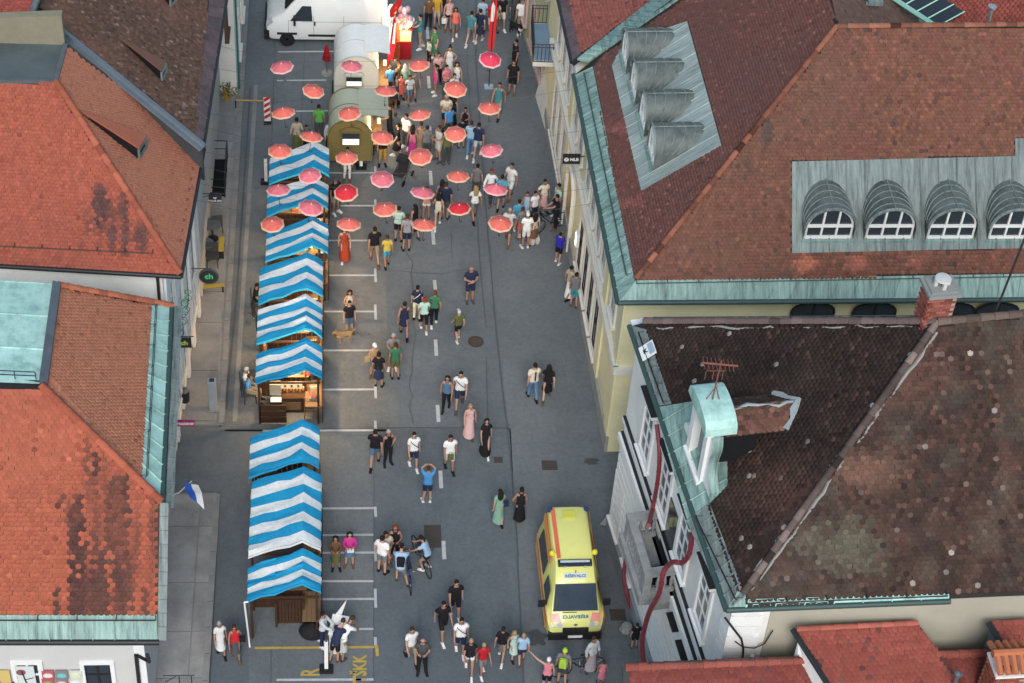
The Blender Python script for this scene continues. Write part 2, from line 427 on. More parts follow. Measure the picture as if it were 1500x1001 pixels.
# parking bays
def strip(a, b, wd, name, mt, z=.017):
    A, B = at(*a)[:2], at(*b)[:2]; d = (B - A) / np.linalg.norm(B - A); s = V3(-d[1], d[0]) * wd / 2
    mb = MB(); mb.add([(*(A - s), z), (*(B - s), z), (*(B + s), z), (*(A + s), z)], [(0, 1, 2, 3)]); return struct(mb, name, mt, ground)
for y, x0, x1 in ((76, 407, 490), (118, 406, 478), (163, 433, 482), (254, 481, 548), (302, 499, 550), (353, 478, 538), (404, 478, 550), (457, 475, 550),
                  (514, 473, 551), (571, 455, 550), (631, 385, 550), (745, 469, 551), (784, 469, 547), (810, 469, 553), (852, 472, 547), (878, 445, 551), (922, 526, 547), (996, 405, 547)):
    strip((x0, y + (.6 if x0 < 470 else 0)), (x1, y), .085, 'bay_line', M_PAINT)
for y0, y1 in ((244, 262), (293, 308), (394, 414), (447, 469), (560, 584), (617, 633), (743, 758), (795, 823), (863, 891), (934, 948)): strip((549.5, y0), (550.5, y1), .09, 'bay_tick', M_PAINT, .019)
strip((373, 950), (552, 948.5), .09, 'bay_line', M_PAINTY, .019); strip((551.5, 946), (553, 962), .1, 'bay_tick', M_PAINTY, .021)
for x, y0, y1 in ((626, 40, 58), (630, 186, 205), (631, 251, 272), (634.5, 338, 359), (637, 411, 425), (638.5, 498, 522), (641.5, 594, 619), (645.5, 690, 716), (650, 793, 820), (628, 112, 130)):
    strip((x - .6, y0), (x + .9, y1), .13, 'centre_line_dash', M_PAINT)
for s_, px, rot, sz in (('R', (456, 986), 90, .8), ('TSKK', (528, 981), 90, .56), ('v', (515, 986), 90, .3)):
    p = at(*px); text(s_, sz, 'painted_letters', M_PAINTY, ground, Matrix.Translation((p[0], p[1], .022)) @ Matrix.Rotation(math.radians(rot), 4, 'Z') @ Matrix.Diagonal((.6 if s_ == 'R' else .78, 1, 1, 1)), 0, .02)
# pavement on the left with kerb and gutter
pave = struct(MB().box((-4.85, 60.0, .05), (1.44, 27.3, .1)), 'pavement', M_CONC)
pave2 = struct(MB().box((-4.9, 36.0, .05), (1.5, 14.6, .1)), 'pavement', M_CONC)
M_SLAB = [mat('slab_%d' % i, c, .85, dirt=(.17, .17, .165), scale=1.1, fine=26, amount=.85, bmp=.3) for i, c in enumerate([(.33, .325, .315), (.29, .29, .285), (.36, .355, .345), (.27, .27, .265)])]
y = 46.5
while y < 73:
    L = random.choice([1.6, 2.4, 3.0]); mb = MB(); mb.box((-5.0, y + L / 2, .11), (1.3, L - .03, .05)); struct(mb, 'paving_slab', random.choice(M_SLAB), pave); y += L
y = 43.2
for L in (1.35, 2.3, 1.9, 1.75, 2.05, 2.0, 2.0):
    mb = MB(); mb.box((-5.16, y - L / 2, .11), (.98, L - .03, .05)); struct(mb, 'paving_slab', M_SLAB[int(rng.integers(0, 4))], pave2)
    mb = MB(); mb.box((-4.42, y - L / 2, .11), (.42, L - .03, .05)); struct(mb, 'paving_slab', M_SLAB[int(rng.integers(0, 4))], pave2); y -= L
kerb = struct(MB().box((-4.13, 60, .03), (.14, 27.3, .06)), 'kerb', M_KERB); kerb2 = struct(MB().box((-4.11, 36.0, .03), (.14, 14.6, .06)), 'kerb', M_KERB)
for k_, y0, y1 in ((kerb, 46.4, 73.4), (kerb2, 28.8, 43.2)):
    y = y0; me = None
    while y < y1 - .9:
        if me is None:
            mb = MB(); mb.box((0, 0, .07), (.2, .97, .15)); me = mb.mesh('kerb_stone', M_KERB)
        o = link('kerb_stone', me, k_, (-4.13 + rng.normal(0, .004), y + .5, rng.normal(0, .003))); y += 1.0
seam([(367, 128), (347, 430), (331, 600)], .07, 0); seam([(322, 722), (307, 1001)], .05, 0)
strip((375, 125), (344, 618), .16, 'gutter_strip', M_KERB, .015)
mb = MB(); mb.box((0, 0, .0), (1, 1, 1))
# manholes and gully grates
def manhole(px, d, kind):
    p = at(*px)
    if kind == 'round':
        t = thing('manhole_cover', 'round brown manhole cover set in the grey carriageway', 'manhole', (p[0], p[1], .006))
        part(MB().lathe([(d / 2 + .05, 0), (d / 2 + .05, .012), (d / 2, .014), (d / 2, .006)], n=28), 'ring', M_IRON, t)
        part(MB().lathe([(d / 2 - .01, 0), (d / 2 - .01, .012), (.01, .013)], n=28), 'lid', mat('manhole_rust', (.11, .075, .06), .8, .2, fine=90, bmp=.5), t)
    else:
        lab = kind; t = thing('street_grate', lab, 'grate', (p[0], p[1], .006))
        mb = MB(); mb.box((0, 0, .006), (d[0], d[1], .012)); part(mb, 'frame', M_IRON, t)
        n = max(3, int(d[1] / .09)); mb = MB()
        for i in range(n): mb.box((0, -d[1] / 2 + (i + .5) * d[1] / n, .016), (d[0] * .9, d[1] / n * .55, .008))
        part(mb, 'bars', mat('grate_metal', (.10, .085, .075), .7, .2, fine=70), t)
manhole((697, 501), .46, 'round')
manhole((805, 682), (.52, .42), 'square rusty grate in the road nearest the yellow building')
manhole((634, 786), (.55, .95), 'long rusty service cover in the road beside the two cyclists')
manhole((905, 901), (.5, .45), 'square grate behind the ambulance beside the red hose')
manhole((730, 674), (.3, .26), 'small dark gully grate by the road seam')
manhole((303, 621), (.32, .22), 'dark grate at the pavement end by the parking meter')
# damp patches
for px, sc in (((785, 935), .35), ((866, 676), .22)):
    p = at(*px); mb = MB(); n = 18
    mb.add([(p[0] + sc * (1 + .35 * math.sin(j * 2.1) + rng.normal(0, .12)) * math.cos(j * 2 * math.pi / n), p[1] + sc * .8 * (1 + rng.normal(0, .15)) * math.sin(j * 2 * math.pi / n), .016) for j in range(n)], [tuple(range(n))])
    struct(mb, 'damp_patch', mat('damp', (.07, .075, .08), .4), ground)

# ================================================================ shared building pieces
M_CREAMW = mat('render_white', (.80, .80, .76), .85, dirt=(.45, .45, .43), scale=.8, fine=50, amount=.4)
M_GREYW = mat('render_pale_grey', (.55, .55, .54), .85, dirt=(.4, .4, .39), scale=.8, fine=50, amount=.3)
M_YEL = mat('render_yellow', (.74, .70, .45), .85, dirt=(.46, .43, .28), scale=.7, fine=50, amount=.5)
M_YELG = mat('render_green_yellow', (.42, .46, .30), .85, dirt=(.33, .35, .25), scale=.7, fine=50, amount=.4)
M_BEIGE = mat('render_beige', (.44, .42, .34), .85, dirt=(.3, .29, .24), scale=.7, fine=50, amount=.5)
M_TRIM = mat('stone_trim', (.72, .71, .65), .8, dirt=(.45, .44, .4), scale=2, fine=50, amount=.4)
M_WHITE = mat('paint_white', (.78, .79, .78), .6, dirt=(.55, .55, .52), scale=3, amount=.25)
M_GUT = mat('gutter_green', (.045, .085, .08), .55, .2, fine=50)
M_BLACKM = mat('black_metal', (.025, .027, .03), .5, .3)
M_FLASH = mat('lead_flashing', (.13, .15, .17), .55, .3, dirt=(.07, .08, .09), scale=3, amount=.7)
M_UNDER = mat('roof_underlay', (.09, .05, .04), .9)
M_UNDERD = mat('roof_underlay_dark', (.035, .03, .028), .9)
M_GLASS = mat('window_glass', (.03, .04, .05), .12, 0, bmp=0, amount=.1)
def copper(name, base, dark, pale, amt=.6, st=(1, 1, 1)):
    if name in MATS: return MATS[name]
    mt, nt, bs = _nodes(name)
    n1 = noise(nt, 1.8, 6, .7, stretch=st); n2 = noise(nt, 14, 5, .8, stretch=(st[0] * 1.0, st[1] * .3, st[2]))
    c = ramp(nt, n1, [(.32, dark), (.5, base), (.68, pale)])
    c = mixc(nt, ramp(nt, n2, [(.5, 0), (.72, amt)]), c, dark)
    oi = nt.nodes.new('ShaderNodeObjectInfo'); c = mixc(nt, 1, c, ramp(nt, oi.outputs['Random'], [(0, .86), (1, 1.1)]), 'MULTIPLY')
    lk(nt, c, bs.inputs['Base Color']); bs.inputs['Roughness'].default_value = .65; bs.inputs['Metallic'].default_value = .1
    bump(nt, bs, n2, .3, .015); MATS[name] = mt; return mt
M_COP = copper('copper_verdigris', (.22, .345, .31), (.09, .14, .13), (.31, .45, .41), .75, (5, .5, .5))
M_COP2 = copper('copper_verdigris_side', (.22, .34, .31), (.09, .14, .13), (.30, .43, .395), .7, (.5, 4, .5))
M_COPL = copper('copper_pale', (.38, .60, .54), (.22, .37, .33), (.46, .68, .62), .35)
M_COPG = copper('copper_grey', (.175, .215, .205), (.075, .095, .09), (.25, .295, .28), .8, (5, .5, .5))
M_COPP = copper('copper_pale_grey', (.30, .36, .345), (.17, .21, .20), (.38, .44, .42), .5, (.5, 5, .5))
M_COPD = copper('copper_grey_dark', (.105, .13, .122), (.055, .068, .064), (.145, .17, .16), .6)
M_PURP = copper('metal_purple', (.10, .07, .075), (.06, .04, .045), (.14, .1, .1), .4)

def panels(pl, lo, hi, n, parent, mt, name='metal_panel', drop=0.0, rib=.025):
    """standing-seam sheets between the lower edge lo=(p,q) and upper edge hi=(p,q); world points on the plane"""
    a, b = map(np.asarray, lo); c, d = map(np.asarray, hi)
    for i in range(n):
        t0, t1 = i / n, (i + 1) / n; g = .012 * 0
        P = [a + (b - a) * t0, a + (b - a) * t1, c + (d - c) * t1, c + (d - c) * t0]
        mb = MB(); mb.plate([p + pl.n * .02 for p in P], -pl.n * .05)
        e = nrm(P[1] - P[0]); mb.plate([P[0] + pl.n * .02, P[0] + e * rib + pl.n * .02, P[3] + e * rib + pl.n * .02, P[3] + pl.n * .02], pl.n * .035)
        wpart(mb, name, mt, parent)
def gutter(A, B, parent, mt=None, r=.075, off=(0, 0, 0)):
    A = np.asarray(A) + off; B = np.asarray(B) + off
    mb = MB(); mb.tube([A, B], r, 10); return wpart(mb, 'gutter', mt or M_GUT, parent)
def snow_guard(pl, A, B, parent, step=.9, h=.16, mt=None, name='snow_guard', rails=2):
    A = np.asarray(A); B = np.asarray(B); d = B - A; L = np.linalg.norm(d); d = d / L; mb = MB(); mt = mt or M_BLACKM
    for k in range(rails): mb.tube([A + pl.n * (h * (k + 1) / rails), B + pl.n * (h * (k + 1) / rails)], .012, 5)
    n = int(L / step)
    for i in range(n + 1):
        p = A + d * (i * L / max(1, n)); mb.tube([p, p + pl.n * h], .014, 4); mb.tube([p + pl.n * h, p + pl.v * .16], .012, 4)
    return wpart(mb, name, mt, parent)
def window(parent, O, U, N, u, z, wd, ht, fm=None, cols=2, rows=2, sur=.12, surm=None, name='window', arch=False, gl=None, sill=True):
    """window on the wall through O along U facing N: surround, frame bars and glass"""
    Z = V3(0, 0, 1); P = O + U * u + Z * z; fm = fm or M_WHITE; surm = surm or M_TRIM
    mb = MB(); mb.frame(P, U, Z, N, (-wd / 2 - sur, -wd / 2, -sur, ht + sur, -.02, .07)); mb.frame(P, U, Z, N, (wd / 2, wd / 2 + sur, -sur, ht + sur, -.02, .07))
    mb.frame(P, U, Z, N, (-wd / 2, wd / 2, ht, ht + sur, -.02, .068)); mb.frame(P, U, Z, N, (-wd / 2, wd / 2, -sur, 0, -.02, .068))
    w_ = wpart(mb, name, surm, parent)
    g = MB(); g.frame(P, U, Z, N, (-wd / 2, wd / 2, 0, ht, -.02, .012)); wpart(g, 'pane', gl or M_GLASS, w_)
    f = MB(); b = .035
    for i in range(cols + 1):
        x = -wd / 2 + i * wd / cols; f.frame(P, U, Z, N, (max(-wd / 2, x - b), min(wd / 2, x + b), 0, ht, .0, .035))
    for j in range(rows + 1):
        y = j * ht / rows; f.frame(P, U, Z, N, (-wd / 2, wd / 2, max(0, y - b), min(ht, y + b), .0, .038))
    wpart(f, 'window_frame', fm, w_)
    if sill: s_ = MB(); s_.frame(P, U, Z, N, (-wd / 2 - sur - .06, wd / 2 + sur + .06, -sur - .07, -sur - .002, -.02, .15)); wpart(s_, 'sill', surm, w_)
    return w_

# ================================================================ left front house (orange hipped roof, copper eaves)
ZL = 8.0
lb_A, lb_C = at(250, 445, ZL), at(236, 737, ZL)
lb_T = hip_top(lb_C, (60, 568), 148)
LB = thing('town_house', 'nearest left house with orange hipped tile roof and copper eaves', 'house', (-8, 38, 0))
lb_side = Plane(lb_A, lb_C, lb_T); lb_front = Plane(lb_C, lb_C + V3(1, -.016, 0), lb_T)
s_poly = lb_side.poly([(84, 419), (250, 449), (237, 737), (60, 568)]); s_tile = lb_side.poly([(85, 421), (222, 448), (205, 702), (212, 713), (64, 570)])
lb_roof = deck(lb_side, s_poly, 'roof', M_UNDER, LB)
f_poly = lb_front.poly([(-120, 566), (60, 568), (233, 737), (231, 938), (-120, 938)]); f_tile = lb_front.poly([(-120, 566), (61, 569), (231, 736), (230, 900), (-120, 901)])
lb_roof2 = deck(lb_front, f_poly, 'roof', M_UNDER, LB)
def streaks(cx, cy, rx, ry, seed, k=2.6, wd=.22, ln=2.2):
    """dark algae that runs down the slope in broken strings of tiles"""
    def f(W, C, r):
        q = (ROT @ (W - EYE).T).T; X = CX + FOC * q[:, 0] / q[:, 2]; Y = CY + FOC * q[:, 1] / q[:, 2]
        n_ = vnoise(C / np.array([wd, ln]) , 1, seed) * .6 + vnoise(C / np.array([wd * 2.2, ln * .6]), 1, seed + 3) * .4
        g = 1 - np.sqrt(((X - cx) / rx) ** 2 + ((Y - cy) / ry) ** 2)
        return np.clip((n_ - .50 + g * .36 + r.normal(0, .05, len(W))) * k * 3, 0, 1) * (g > -.3) * (r.random(len(W)) > .07)
    return f
stain = [(streaks(122, 840, 34, 150, 3, 2.6, .22, 2.4), (.085, .04, .035)), (streaks(176, 860, 30, 125, 14, 2.6, .2, 2.4), (.10, .048, .04)), (streaks(150, 885, 60, 28, 21, 3), (.095, .045, .038)), (streaks(160, 790, 60, 120, 31, 1.0), (.17, .062, .045)), (lambda W, C, r: (fbm(C, 1.7, 44) - .5) * .7, (.31, .10, .065))]
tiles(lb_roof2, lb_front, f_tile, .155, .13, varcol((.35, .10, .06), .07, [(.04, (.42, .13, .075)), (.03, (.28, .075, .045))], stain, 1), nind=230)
tiles(lb_roof, lb_side, s_tile, .13, .11, varcol((.60, .22, .125), .07, [(.05, (.46, .16, .09))], [(lambda W, C, r: fbm(C, 1.6, 4) * .35, (.48, .22, .14))], 2), nind=70)  # side slope tiles brightened in colour to replace sunlight this slope lacks
ridge_tiles(lb_roof2, lb_C + (0, 0, .05), lb_T + (0, 0, .08), (.36, .10, .06), .12, .34)
ridge_tiles(lb_roof, lb_side.px(84, 419), lb_side.px(250, 449), (.42, .14, .08), .11, .34)
panels(lb_side, lb_side.poly([(250, 449), (237, 735)]), lb_side.poly([(222, 449), (205, 702)]), 12, lb_roof, M_COPL)
panels(lb_front, lb_front.poly([(-120, 938), (231, 938)]), lb_front.poly([(-120, 901), (230, 900)]), 11, lb_roof2, M_COP)
snow_guard(lb_front, lb_front.px(-60, 908), lb_front.px(228, 908), lb_roof2, 1.0, .12); snow_guard(lb_side, lb_side.px(226, 450), lb_side.px(212, 700), lb_roof, .8, .15)
gutter(lb_side.px(251, 445), lb_side.px(237, 737), LB, M_GUT, .08)
gutter(lb_front.px(-120, 941), lb_front.px(233, 941), LB, M_BLACKM, .09)
# verge flashing with cross seams along the gable of the front slope
vp = lb_front.poly([(234, 736), (231, 938)]); panels(lb_front, [vp[0], vp[1]], [vp[0] + V3(.24, 0, -.02), vp[1] + V3(.24, 0, -.02)], 10, lb_roof2, M_COPG, 'verge_panel')
panels(lb_side, [lb_A + V3(.1, 0, -.12), lb_C + V3(.1, 0, -.12)], [lb_A + V3(.32, 0, -.2), lb_C + V3(.32, 0, -.2)], 18, lb_roof, M_COPG, 'cornice_panel')
# pale copper flat roof behind the ridge, lead upstand
q = lb_side.poly([(78, 417), (58, 563)]); ft = Plane(q[0], q[1], q[0] + V3(-3, 0, .25))
panels(ft, [q[0], q[1]], [q[0] + V3(-4, 0, .3), q[1] + V3(-4, 0, .3)], 3, LB, M_COPL, 'flat_roof_panel')
mb = MB(); e = V3(.22, 0, 0); mb.plate([q[0] + (0, 0, .02), q[0] + e + (0, 0, -.05), q[1] + e + (0, 0, -.05), q[1] + (0, 0, .02)], (0, 0, .14)); wpart(mb, 'flashing', M_FLASH, LB)
mb = MB(); r0, r1 = q[1] + V3(-.1, .12, .05), q[1] + V3(-4, .12, .3)
for h in (.15, .3): mb.tube([r0 + (0, 0, h), r1 + (0, 0, h)], .015, 5)
for i in range(8): p = r0 + (r1 - r0) * i / 7; mb.tube([p, p + (0, 0, .3)], .013, 4)
wpart(mb, 'roof_railing', M_BLACKM, LB)
mb = MB(); mb.plate([q[1] + (-4, -.1, .12), q[1] + (.1, -.1, -.12), q[1] + (.1, .12, -.1), q[1] + (-4, .12, .14)], (0, 0, .12)); wpart(mb, 'valley_gutter', M_BLACKM, LB)
# walls
fe = lb_front.px(231, 938); fy = fe[1] + .55; fz = fe[2] - .12
mb = MB(); wx = -5.62
mb.prism([(-16, fy), (wx, fy), (wx, lb_C[1]), (-16, lb_C[1])], 0, fz)
rz_ = lambda y: (lb_front.O - V3(wx, y, 0)) @ lb_front.n / lb_front.n[2] - .3
mb.add([(wx, fy, fz), (wx, lb_C[1], fz), (wx, lb_C[1], min(ZL - .3, rz_(lb_C[1]))), (wx, fy, min(fz, rz_(fy)))], [(0, 1, 2, 3)])
mb.prism([(-16, lb_C[1] + .002), (wx, lb_C[1] + .002), (wx - .0, lb_A[1] - .5), (-16, lb_A[1] - .5)], 0, ZL - .15); wpart(mb, 'wall', M_GREYW, LB)
mb = MB(); mb.box((-10.6, fy - .22, fz - .05), (10.4, .45, .14)); mb.box((wx + .3, (fy + lb_A[1]) / 2 - .3, ZL - .3), (.5, lb_A[1] - lb_C[1] + .6, .16)) if False else None; wpart(mb, 'cornice', M_WHITE, LB)
UX, NY = V3(1, 0, 0), V3(0, -1, 0); Ow = V3(0, fy, 0)
def wall_px(px, py): return at_plane(px, py, V3(0, fy, 0), V3(0, 1, 0))
for (x0, x1, yt) in ((123, 161, 972), (22, 56, 972)):
    p0, p1 = wall_px(x0, yt), wall_px(x1, yt); wd = p1[0] - p0[0]; window(LB, Ow, UX, NY, (p0[0] + p1[0]) / 2, p0[2] - 1.5, wd, 1.5, M_BLACKM if x0 > 100 else M_WHITE, 2, 3, .12, M_WHITE)
mb = MB(); dp = wall_px(212, 948); mb.tube([dp + (.1, -.35, .1), dp + (.1, -.1, -.55), dp + (-.25, -.12, -.2), dp + (-.28, -.12, -5)], .06, 8); wpart(mb, 'downpipe', M_BLACKM, LB)
mb = MB(); mb.box((wx - .12, fy - .02, fz / 2), (.3, .1, fz - .2)); wpart(mb, 'corner_pilaster', M_WHITE, LB)
def poster(x0, x1, y0, y1, col, name, label, extra=None):
    a, b = wall_px(x0, y0), wall_px(x1, y1); t = thing(name, label, 'poster', ((a[0] + b[0]) / 2, fy - .075, b[2]))
    wd, ht = b[0] - a[0], a[2] - b[2]; mb = MB(); mb.box((0, 0, ht / 2), (wd, .04, ht)); part(mb, 'board', mat('poster_' + name + str(x0), col, .5, amount=.1), t)
    if extra: extra(t, wd, ht)
def pill(t, wd, ht, col): mb = MB(); mb.lathe([(wd * .4, 0), (wd * .4, .03), (.01, .032)], n=16, sy=.62); o = part(mb, 'printed_spot', mat('pill%s' % (col,), col, .4, amount=.1), t); o.rotation_euler = (math.pi / 2, 0, 0); o.location = (0, -.02, ht / 2)
fig = lambda t, wd, ht: (part(MB().tube([(-.1, -.03, ht * .9), (-.05, -.03, ht * .6), (.05, -.03, ht * .3), (-.1, -.03, .05)], .02, 5).tube([(-.05, -.03, ht * .62), (.2, -.03, ht * .68)], .014, 5).tube([(-.03, -.03, ht * .5), (-.16, -.03, ht * .3), (-.16, -.03, ht * .1)], .014, 5), 'printed_figure', M_BLACKM, t), (lambda o: setattr(o, 'location', (-.13, -.022, ht * .85)) or setattr(o, 'rotation_euler', (math.pi / 2, 0, 0)))(part(MB().lathe([(.13, 0), (.13, .012), (.01, .014)], n=16), 'printed_head', mat('maroon_print', (.25, .08, .1), .6), t)))
poster(24, 58, 974, 1020, (.62, .68, .66), 'poster_panel', 'pale framed window poster of a line drawn figure with a maroon head', fig)
poster(-14, 22, 980, 1020, (.62, .47, .16), 'yellow_poster', 'yellow poster with black script at the lower left corner', lambda t, wd, ht: text('ča si', .28, 'lettering', M_BLACKM, t, Matrix.Translation((wd * .18, -.03, ht * .55)) @ Matrix.Rotation(math.pi / 2, 4, 'X'), .003, .01))
for i, (x0, y0, c, c2, nm) in enumerate(((61, 980, (.45, .1, .12), (.75, .75, .72), 'white'), (81, 980, (.25, .2, .2), (.15, .55, .58), 'turquoise'), (102, 980, (.6, .62, .55), (.68, .72, .5), 'cream'), (61, 991.5, (.5, .1, .14), (.22, .5, .1), 'green'), (81, 991.5, (.6, .12, .25), (.75, .6, .65), 'pink'), (102, 991.5, (.6, .65, .66), (.7, .76, .78), 'pale blue'))):
    poster(x0, x0 + 19.5, y0, y0 + 11, c, 'sweet_panel', nm + ' oval printed panel in the ' + ('upper' if y0 < 985 else 'lower') + ' row beside the shop window', lambda t, wd, ht, c2=c2: pill(t, wd, ht, c2))

# ================================================================ left middle house (red hipped roof)
ZM = 8.5
lm_C, lm_A = at(264, 404, ZM), at(297, 222, ZM); lm_T = hip_top(lm_C, (82, 122), 130)
LM = thing('town_house', 'left house with the red roof and the long slit dormer', 'house', (-8, 48, 0))
lm_side = Plane(lm_A, lm_C, lm_T); lm_front = Plane(lm_C, at(0, 388, ZM), lm_T)
lm_roof = deck(lm_side, lm_side.poly([(264, 404), (298, 214), (100, 66), (80, 120)]), 'roof', M_UNDER, LM)
lm_roof2 = deck(lm_front, lm_front.poly([(264, 404), (80, 122), (-120, 122), (-120, 382)]), 'roof', M_UNDER, LM)
st2 = [(streaks(150, 318, 30, 40, 12, 1.2, .2, 1.2), (.10, .05, .045)), (streaks(170, 352, 60, 22, 13, 1.4, .2, 1), (.12, .055, .048)), (lambda W, C, r: (fbm(C, 1.5, 46) - .5) * .7, (.24, .09, .07))]
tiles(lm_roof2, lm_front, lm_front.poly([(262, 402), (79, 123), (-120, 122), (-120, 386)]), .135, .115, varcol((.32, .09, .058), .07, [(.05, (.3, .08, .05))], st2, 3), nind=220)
tiles(lm_roof, lm_side, lm_side.poly([(264, 401), (297, 218), (99, 70), (82, 121)]), .12, .10, varcol((.55, .205, .125), .06, [(.04, (.44, .16, .10))], [(lambda W, C, r: fbm(C, 1.4, 14) * .4, (.46, .21, .14))], 4), holes=[lm_side.poly([(118, 163), (203, 233), (213, 214)])], nind=60)  # lighter clay colour stands in for sun missing on the street slope
ridge_tiles(lm_roof, lm_C + (0, 0, .05), lm_T + (0, 0, .05), (.34, .10, .06), .11, .33)
snow_guard(lm_front, lm_front.px(-60, 359), lm_front.px(224, 372), lm_roof2, .8, .14)
for i in range(9):
    p = lm_side.px(283 - i * 2.6, 235 + i * 15); mb = MB(); mb.tube([p, p + lm_side.n * .12, p + lm_side.u * .15], .013, 4); wpart(mb, 'snow_hook', M_BLACKM, lm_roof)
gutter(lm_side.px(299, 218), lm_side.px(265, 406), LM, M_BLACKM, .07); gutter(lm_front.px(-120, 383), lm_front.px(266, 406), LM, M_BLACKM, .075)
def slit_dormer(parent, pl, B, F1, F2, h, rm, name='slit_dormer'):
    b, f1, f2 = pl.px(*B), pl.px(*F1), pl.px(*F2); up = V3(0, 0, h); t1, t2 = f1 + up, f2 + up
    mb = MB(); mb.add([b, f1, t1], [(0, 1, 2)]); mb.add([b, f2, t2], [(0, 2, 1)]); o = wpart(mb, name, M_DARK, parent)
    mb = MB(); mb.plate([b + pl.n * .04, t1 + pl.n * .04 - pl.u * .03, t2 + pl.n * .04 + pl.u * .03], pl.n * .05); wpart(mb, 'dormer_roof', rm, o)
    mb = MB(); s = nrm(f2 - f1); L = np.linalg.norm(f2 - f1)
    for a, c in ((f1, t1), (f2, t2)): mb.plate([a - s * .03, a + s * .05, c + s * .05, c - s * .03], nrm(np.cross(s, up)) * .06)
    mb.plate([f1, f2, f2 + up * .25, f1 + up * .25], nrm(np.cross(s, up)) * .05); mb.plate([t1 - up * .2, t2 - up * .2, t2, t1], nrm(np.cross(s, up)) * .07); wpart(mb, 'window_frame', M_COPG, o)
slit_dormer(LM, lm_side, (112, 162), (203, 234), (213, 217), .42, mat('dormer_clay', (.36, .12, .075), .8, fine=30, bmp=.4))
# grey flat top and beige parapet behind
tz = lm_T[2]; a, b, c_, d_ = at(-120, 118, tz), at(80, 121, tz), at(95, 66, tz), at(-120, 60, tz)
mb = MB(); mb.plate([a, b, c_, d_], (0, 0, -.2)); wpart(mb, 'flat_roof', mat('bitumen_flat', (.10, .125, .13), .7, dirt=(.06, .075, .08), scale=1, amount=.8), LM)
mb = MB(); mb.plate([a, b, b + (0, .1, .0), a + (0, .1, 0)], (0, 0, .06)); mb.plate([b + (-.04, 0, 0), c_ + (-.04, 0, 0), c_ + (.1, 0, 0), b + (.1, 0, 0)], (0, 0, .07)); wpart(mb, 'flashing', M_FLASH, LM)
mb = MB(); mb.plate([d_, c_, c_ + (0, 0, 1.1), d_ + (0, 0, .75)], (0, .3, 0)); wpart(mb, 'parapet_wall', mat('render_olive', (.24, .22, .16), .85), LM)
# walls
wy = lm_C[1] + .55
mb = MB(); mb.prism([(-16, wy - .15), (lm_C[0] - .62, wy), (lm_A[0] - .62, lm_A[1] + 2), (-16, lm_A[1] + 2)], 0, ZM - .1); wpart(mb, 'wall', M_CREAMW, LM)
Un = nrm(V3(lm_A[0] - lm_C[0], lm_A[1] - lm_C[1], 0)); Nn = V3(Un[1], -Un[0], 0); Om = V3(lm_C[0] - .62, wy, 0)
for k in range(5): mb = MB(); mb.frame(Om, Un, V3(0, 0, 1), Nn, (.2 + k * 1.5, .5 + k * 1.5, .2, ZM - .5, -.02, .08)); wpart(mb, 'pilaster', M_WHITE, LM)
for k in range(4):
    for z in (1.0, 5.2): window(LM, Om, Un, Nn, 1.1 + k * 1.5, z, .8, 1.5, M_WHITE, 2, 2, .06, M_TRIM, sill=False)
window(LM, V3(0, wy, 0), UX, NY, -7.05, 5.6, .8, 1.2, M_WHITE, 1, 1, .1, M_WHITE)
mb = MB(); dp = V3(lm_C[0] - .75, wy - .08, ZM - .2); mb.tube([dp + (.35, -.3, .1), dp, dp + (0, 0, -6)], .05, 7); wpart(mb, 'downpipe', M_BLACKM, LM)

# ================================================================ left far house (brown roof)
ZT = 9.3
lt_C, lt_A = at(297, 216, ZT), at(330, 0, ZT)
lt_T = hip_top(lt_C, (61, 24), 152)
LT = thing('town_house', 'left house with the weathered brown roof and white wall with green downpipe', 'house', (-8, 58, 0))
lt = Plane(lt_A, lt_C, lt_T)
lt_roof = deck(lt, lt.poly([(297, 216), (331, 0), (341, -70), (50, -70), (58, 22)]), 'roof', M_UNDERD, LT)
tiles(lt_roof, lt, lt.poly([(286, 199), (306, 0), (313, -70), (50, -70), (62, 24)]), .12, .10, varcol((.145, .083, .06), .16, [(.12, (.19, .115, .088)), (.12, (.10, .065, .053)), (.025, (.25, .18, .15))], [(lambda W, C, r: (fbm(C, 1.8, 31) - .5) * 1.5, (.27, .13, .09))], 5), holes=[lt.poly([(178, 62), (236, 117), (243, 107)])], nind=0)
panels(lt, lt.poly([(341, -70), (297, 214)]), lt.poly([(314, -70), (284, 198)]), 16, lt_roof, M_PURP)
mb = MB(); cp = [lt.px(58, 22), lt.px(298, 217)]; d = nrm(cp[1] - cp[0]); s_ = nrm(np.cross(d, lt.n)); s_ = s_ if s_[0] < 0 or s_[1] < 0 else -s_
for k, o_ in ((0, 0), (1, .17)): mb.plate([cp[0] + s_ * (o_ - .05), cp[1] + s_ * (o_ - .05), cp[1] + s_ * (o_ + .11), cp[0] + s_ * (o_ + .11)], lt.n * (.16 - k * .1))
wpart(mb, 'verge_flashing', mat('zinc_coping', (.17, .205, .235), .5, .3, dirt=(.1, .12, .14), scale=2, amount=.6), LT)
mb = MB(); mb.plate([cp[0] + s_ * .12, cp[1] + s_ * .12, cp[1] + s_ * .12 - (0, 0, 1.3), cp[0] + s_ * .12 - (0, 0, 1.3)], -s_ * .1); wpart(mb, 'gable_wall', mat('gable_dark', (.06, .065, .07), .8), LT)
gutter(lt.px(332, 0), lt.px(298, 217), LT, M_BLACKM, .06); gutter(lt.px(343, -70), lt.px(332, 0), LT, M_BLACKM, .06)
slit_dormer(LT, lt, (172, 56), (236, 118), (243, 106), .34, mat('dormer_brown', (.15, .08, .06), .85, fine=30, bmp=.4))
slit_dormer(LT, lt, (205, -45), (249, 10), (257, 1), .3, mat('dormer_brown'))
mb = MB(); lx = at(346, 60)[0]; b0, b1 = at(341, 141), at(352, -90)
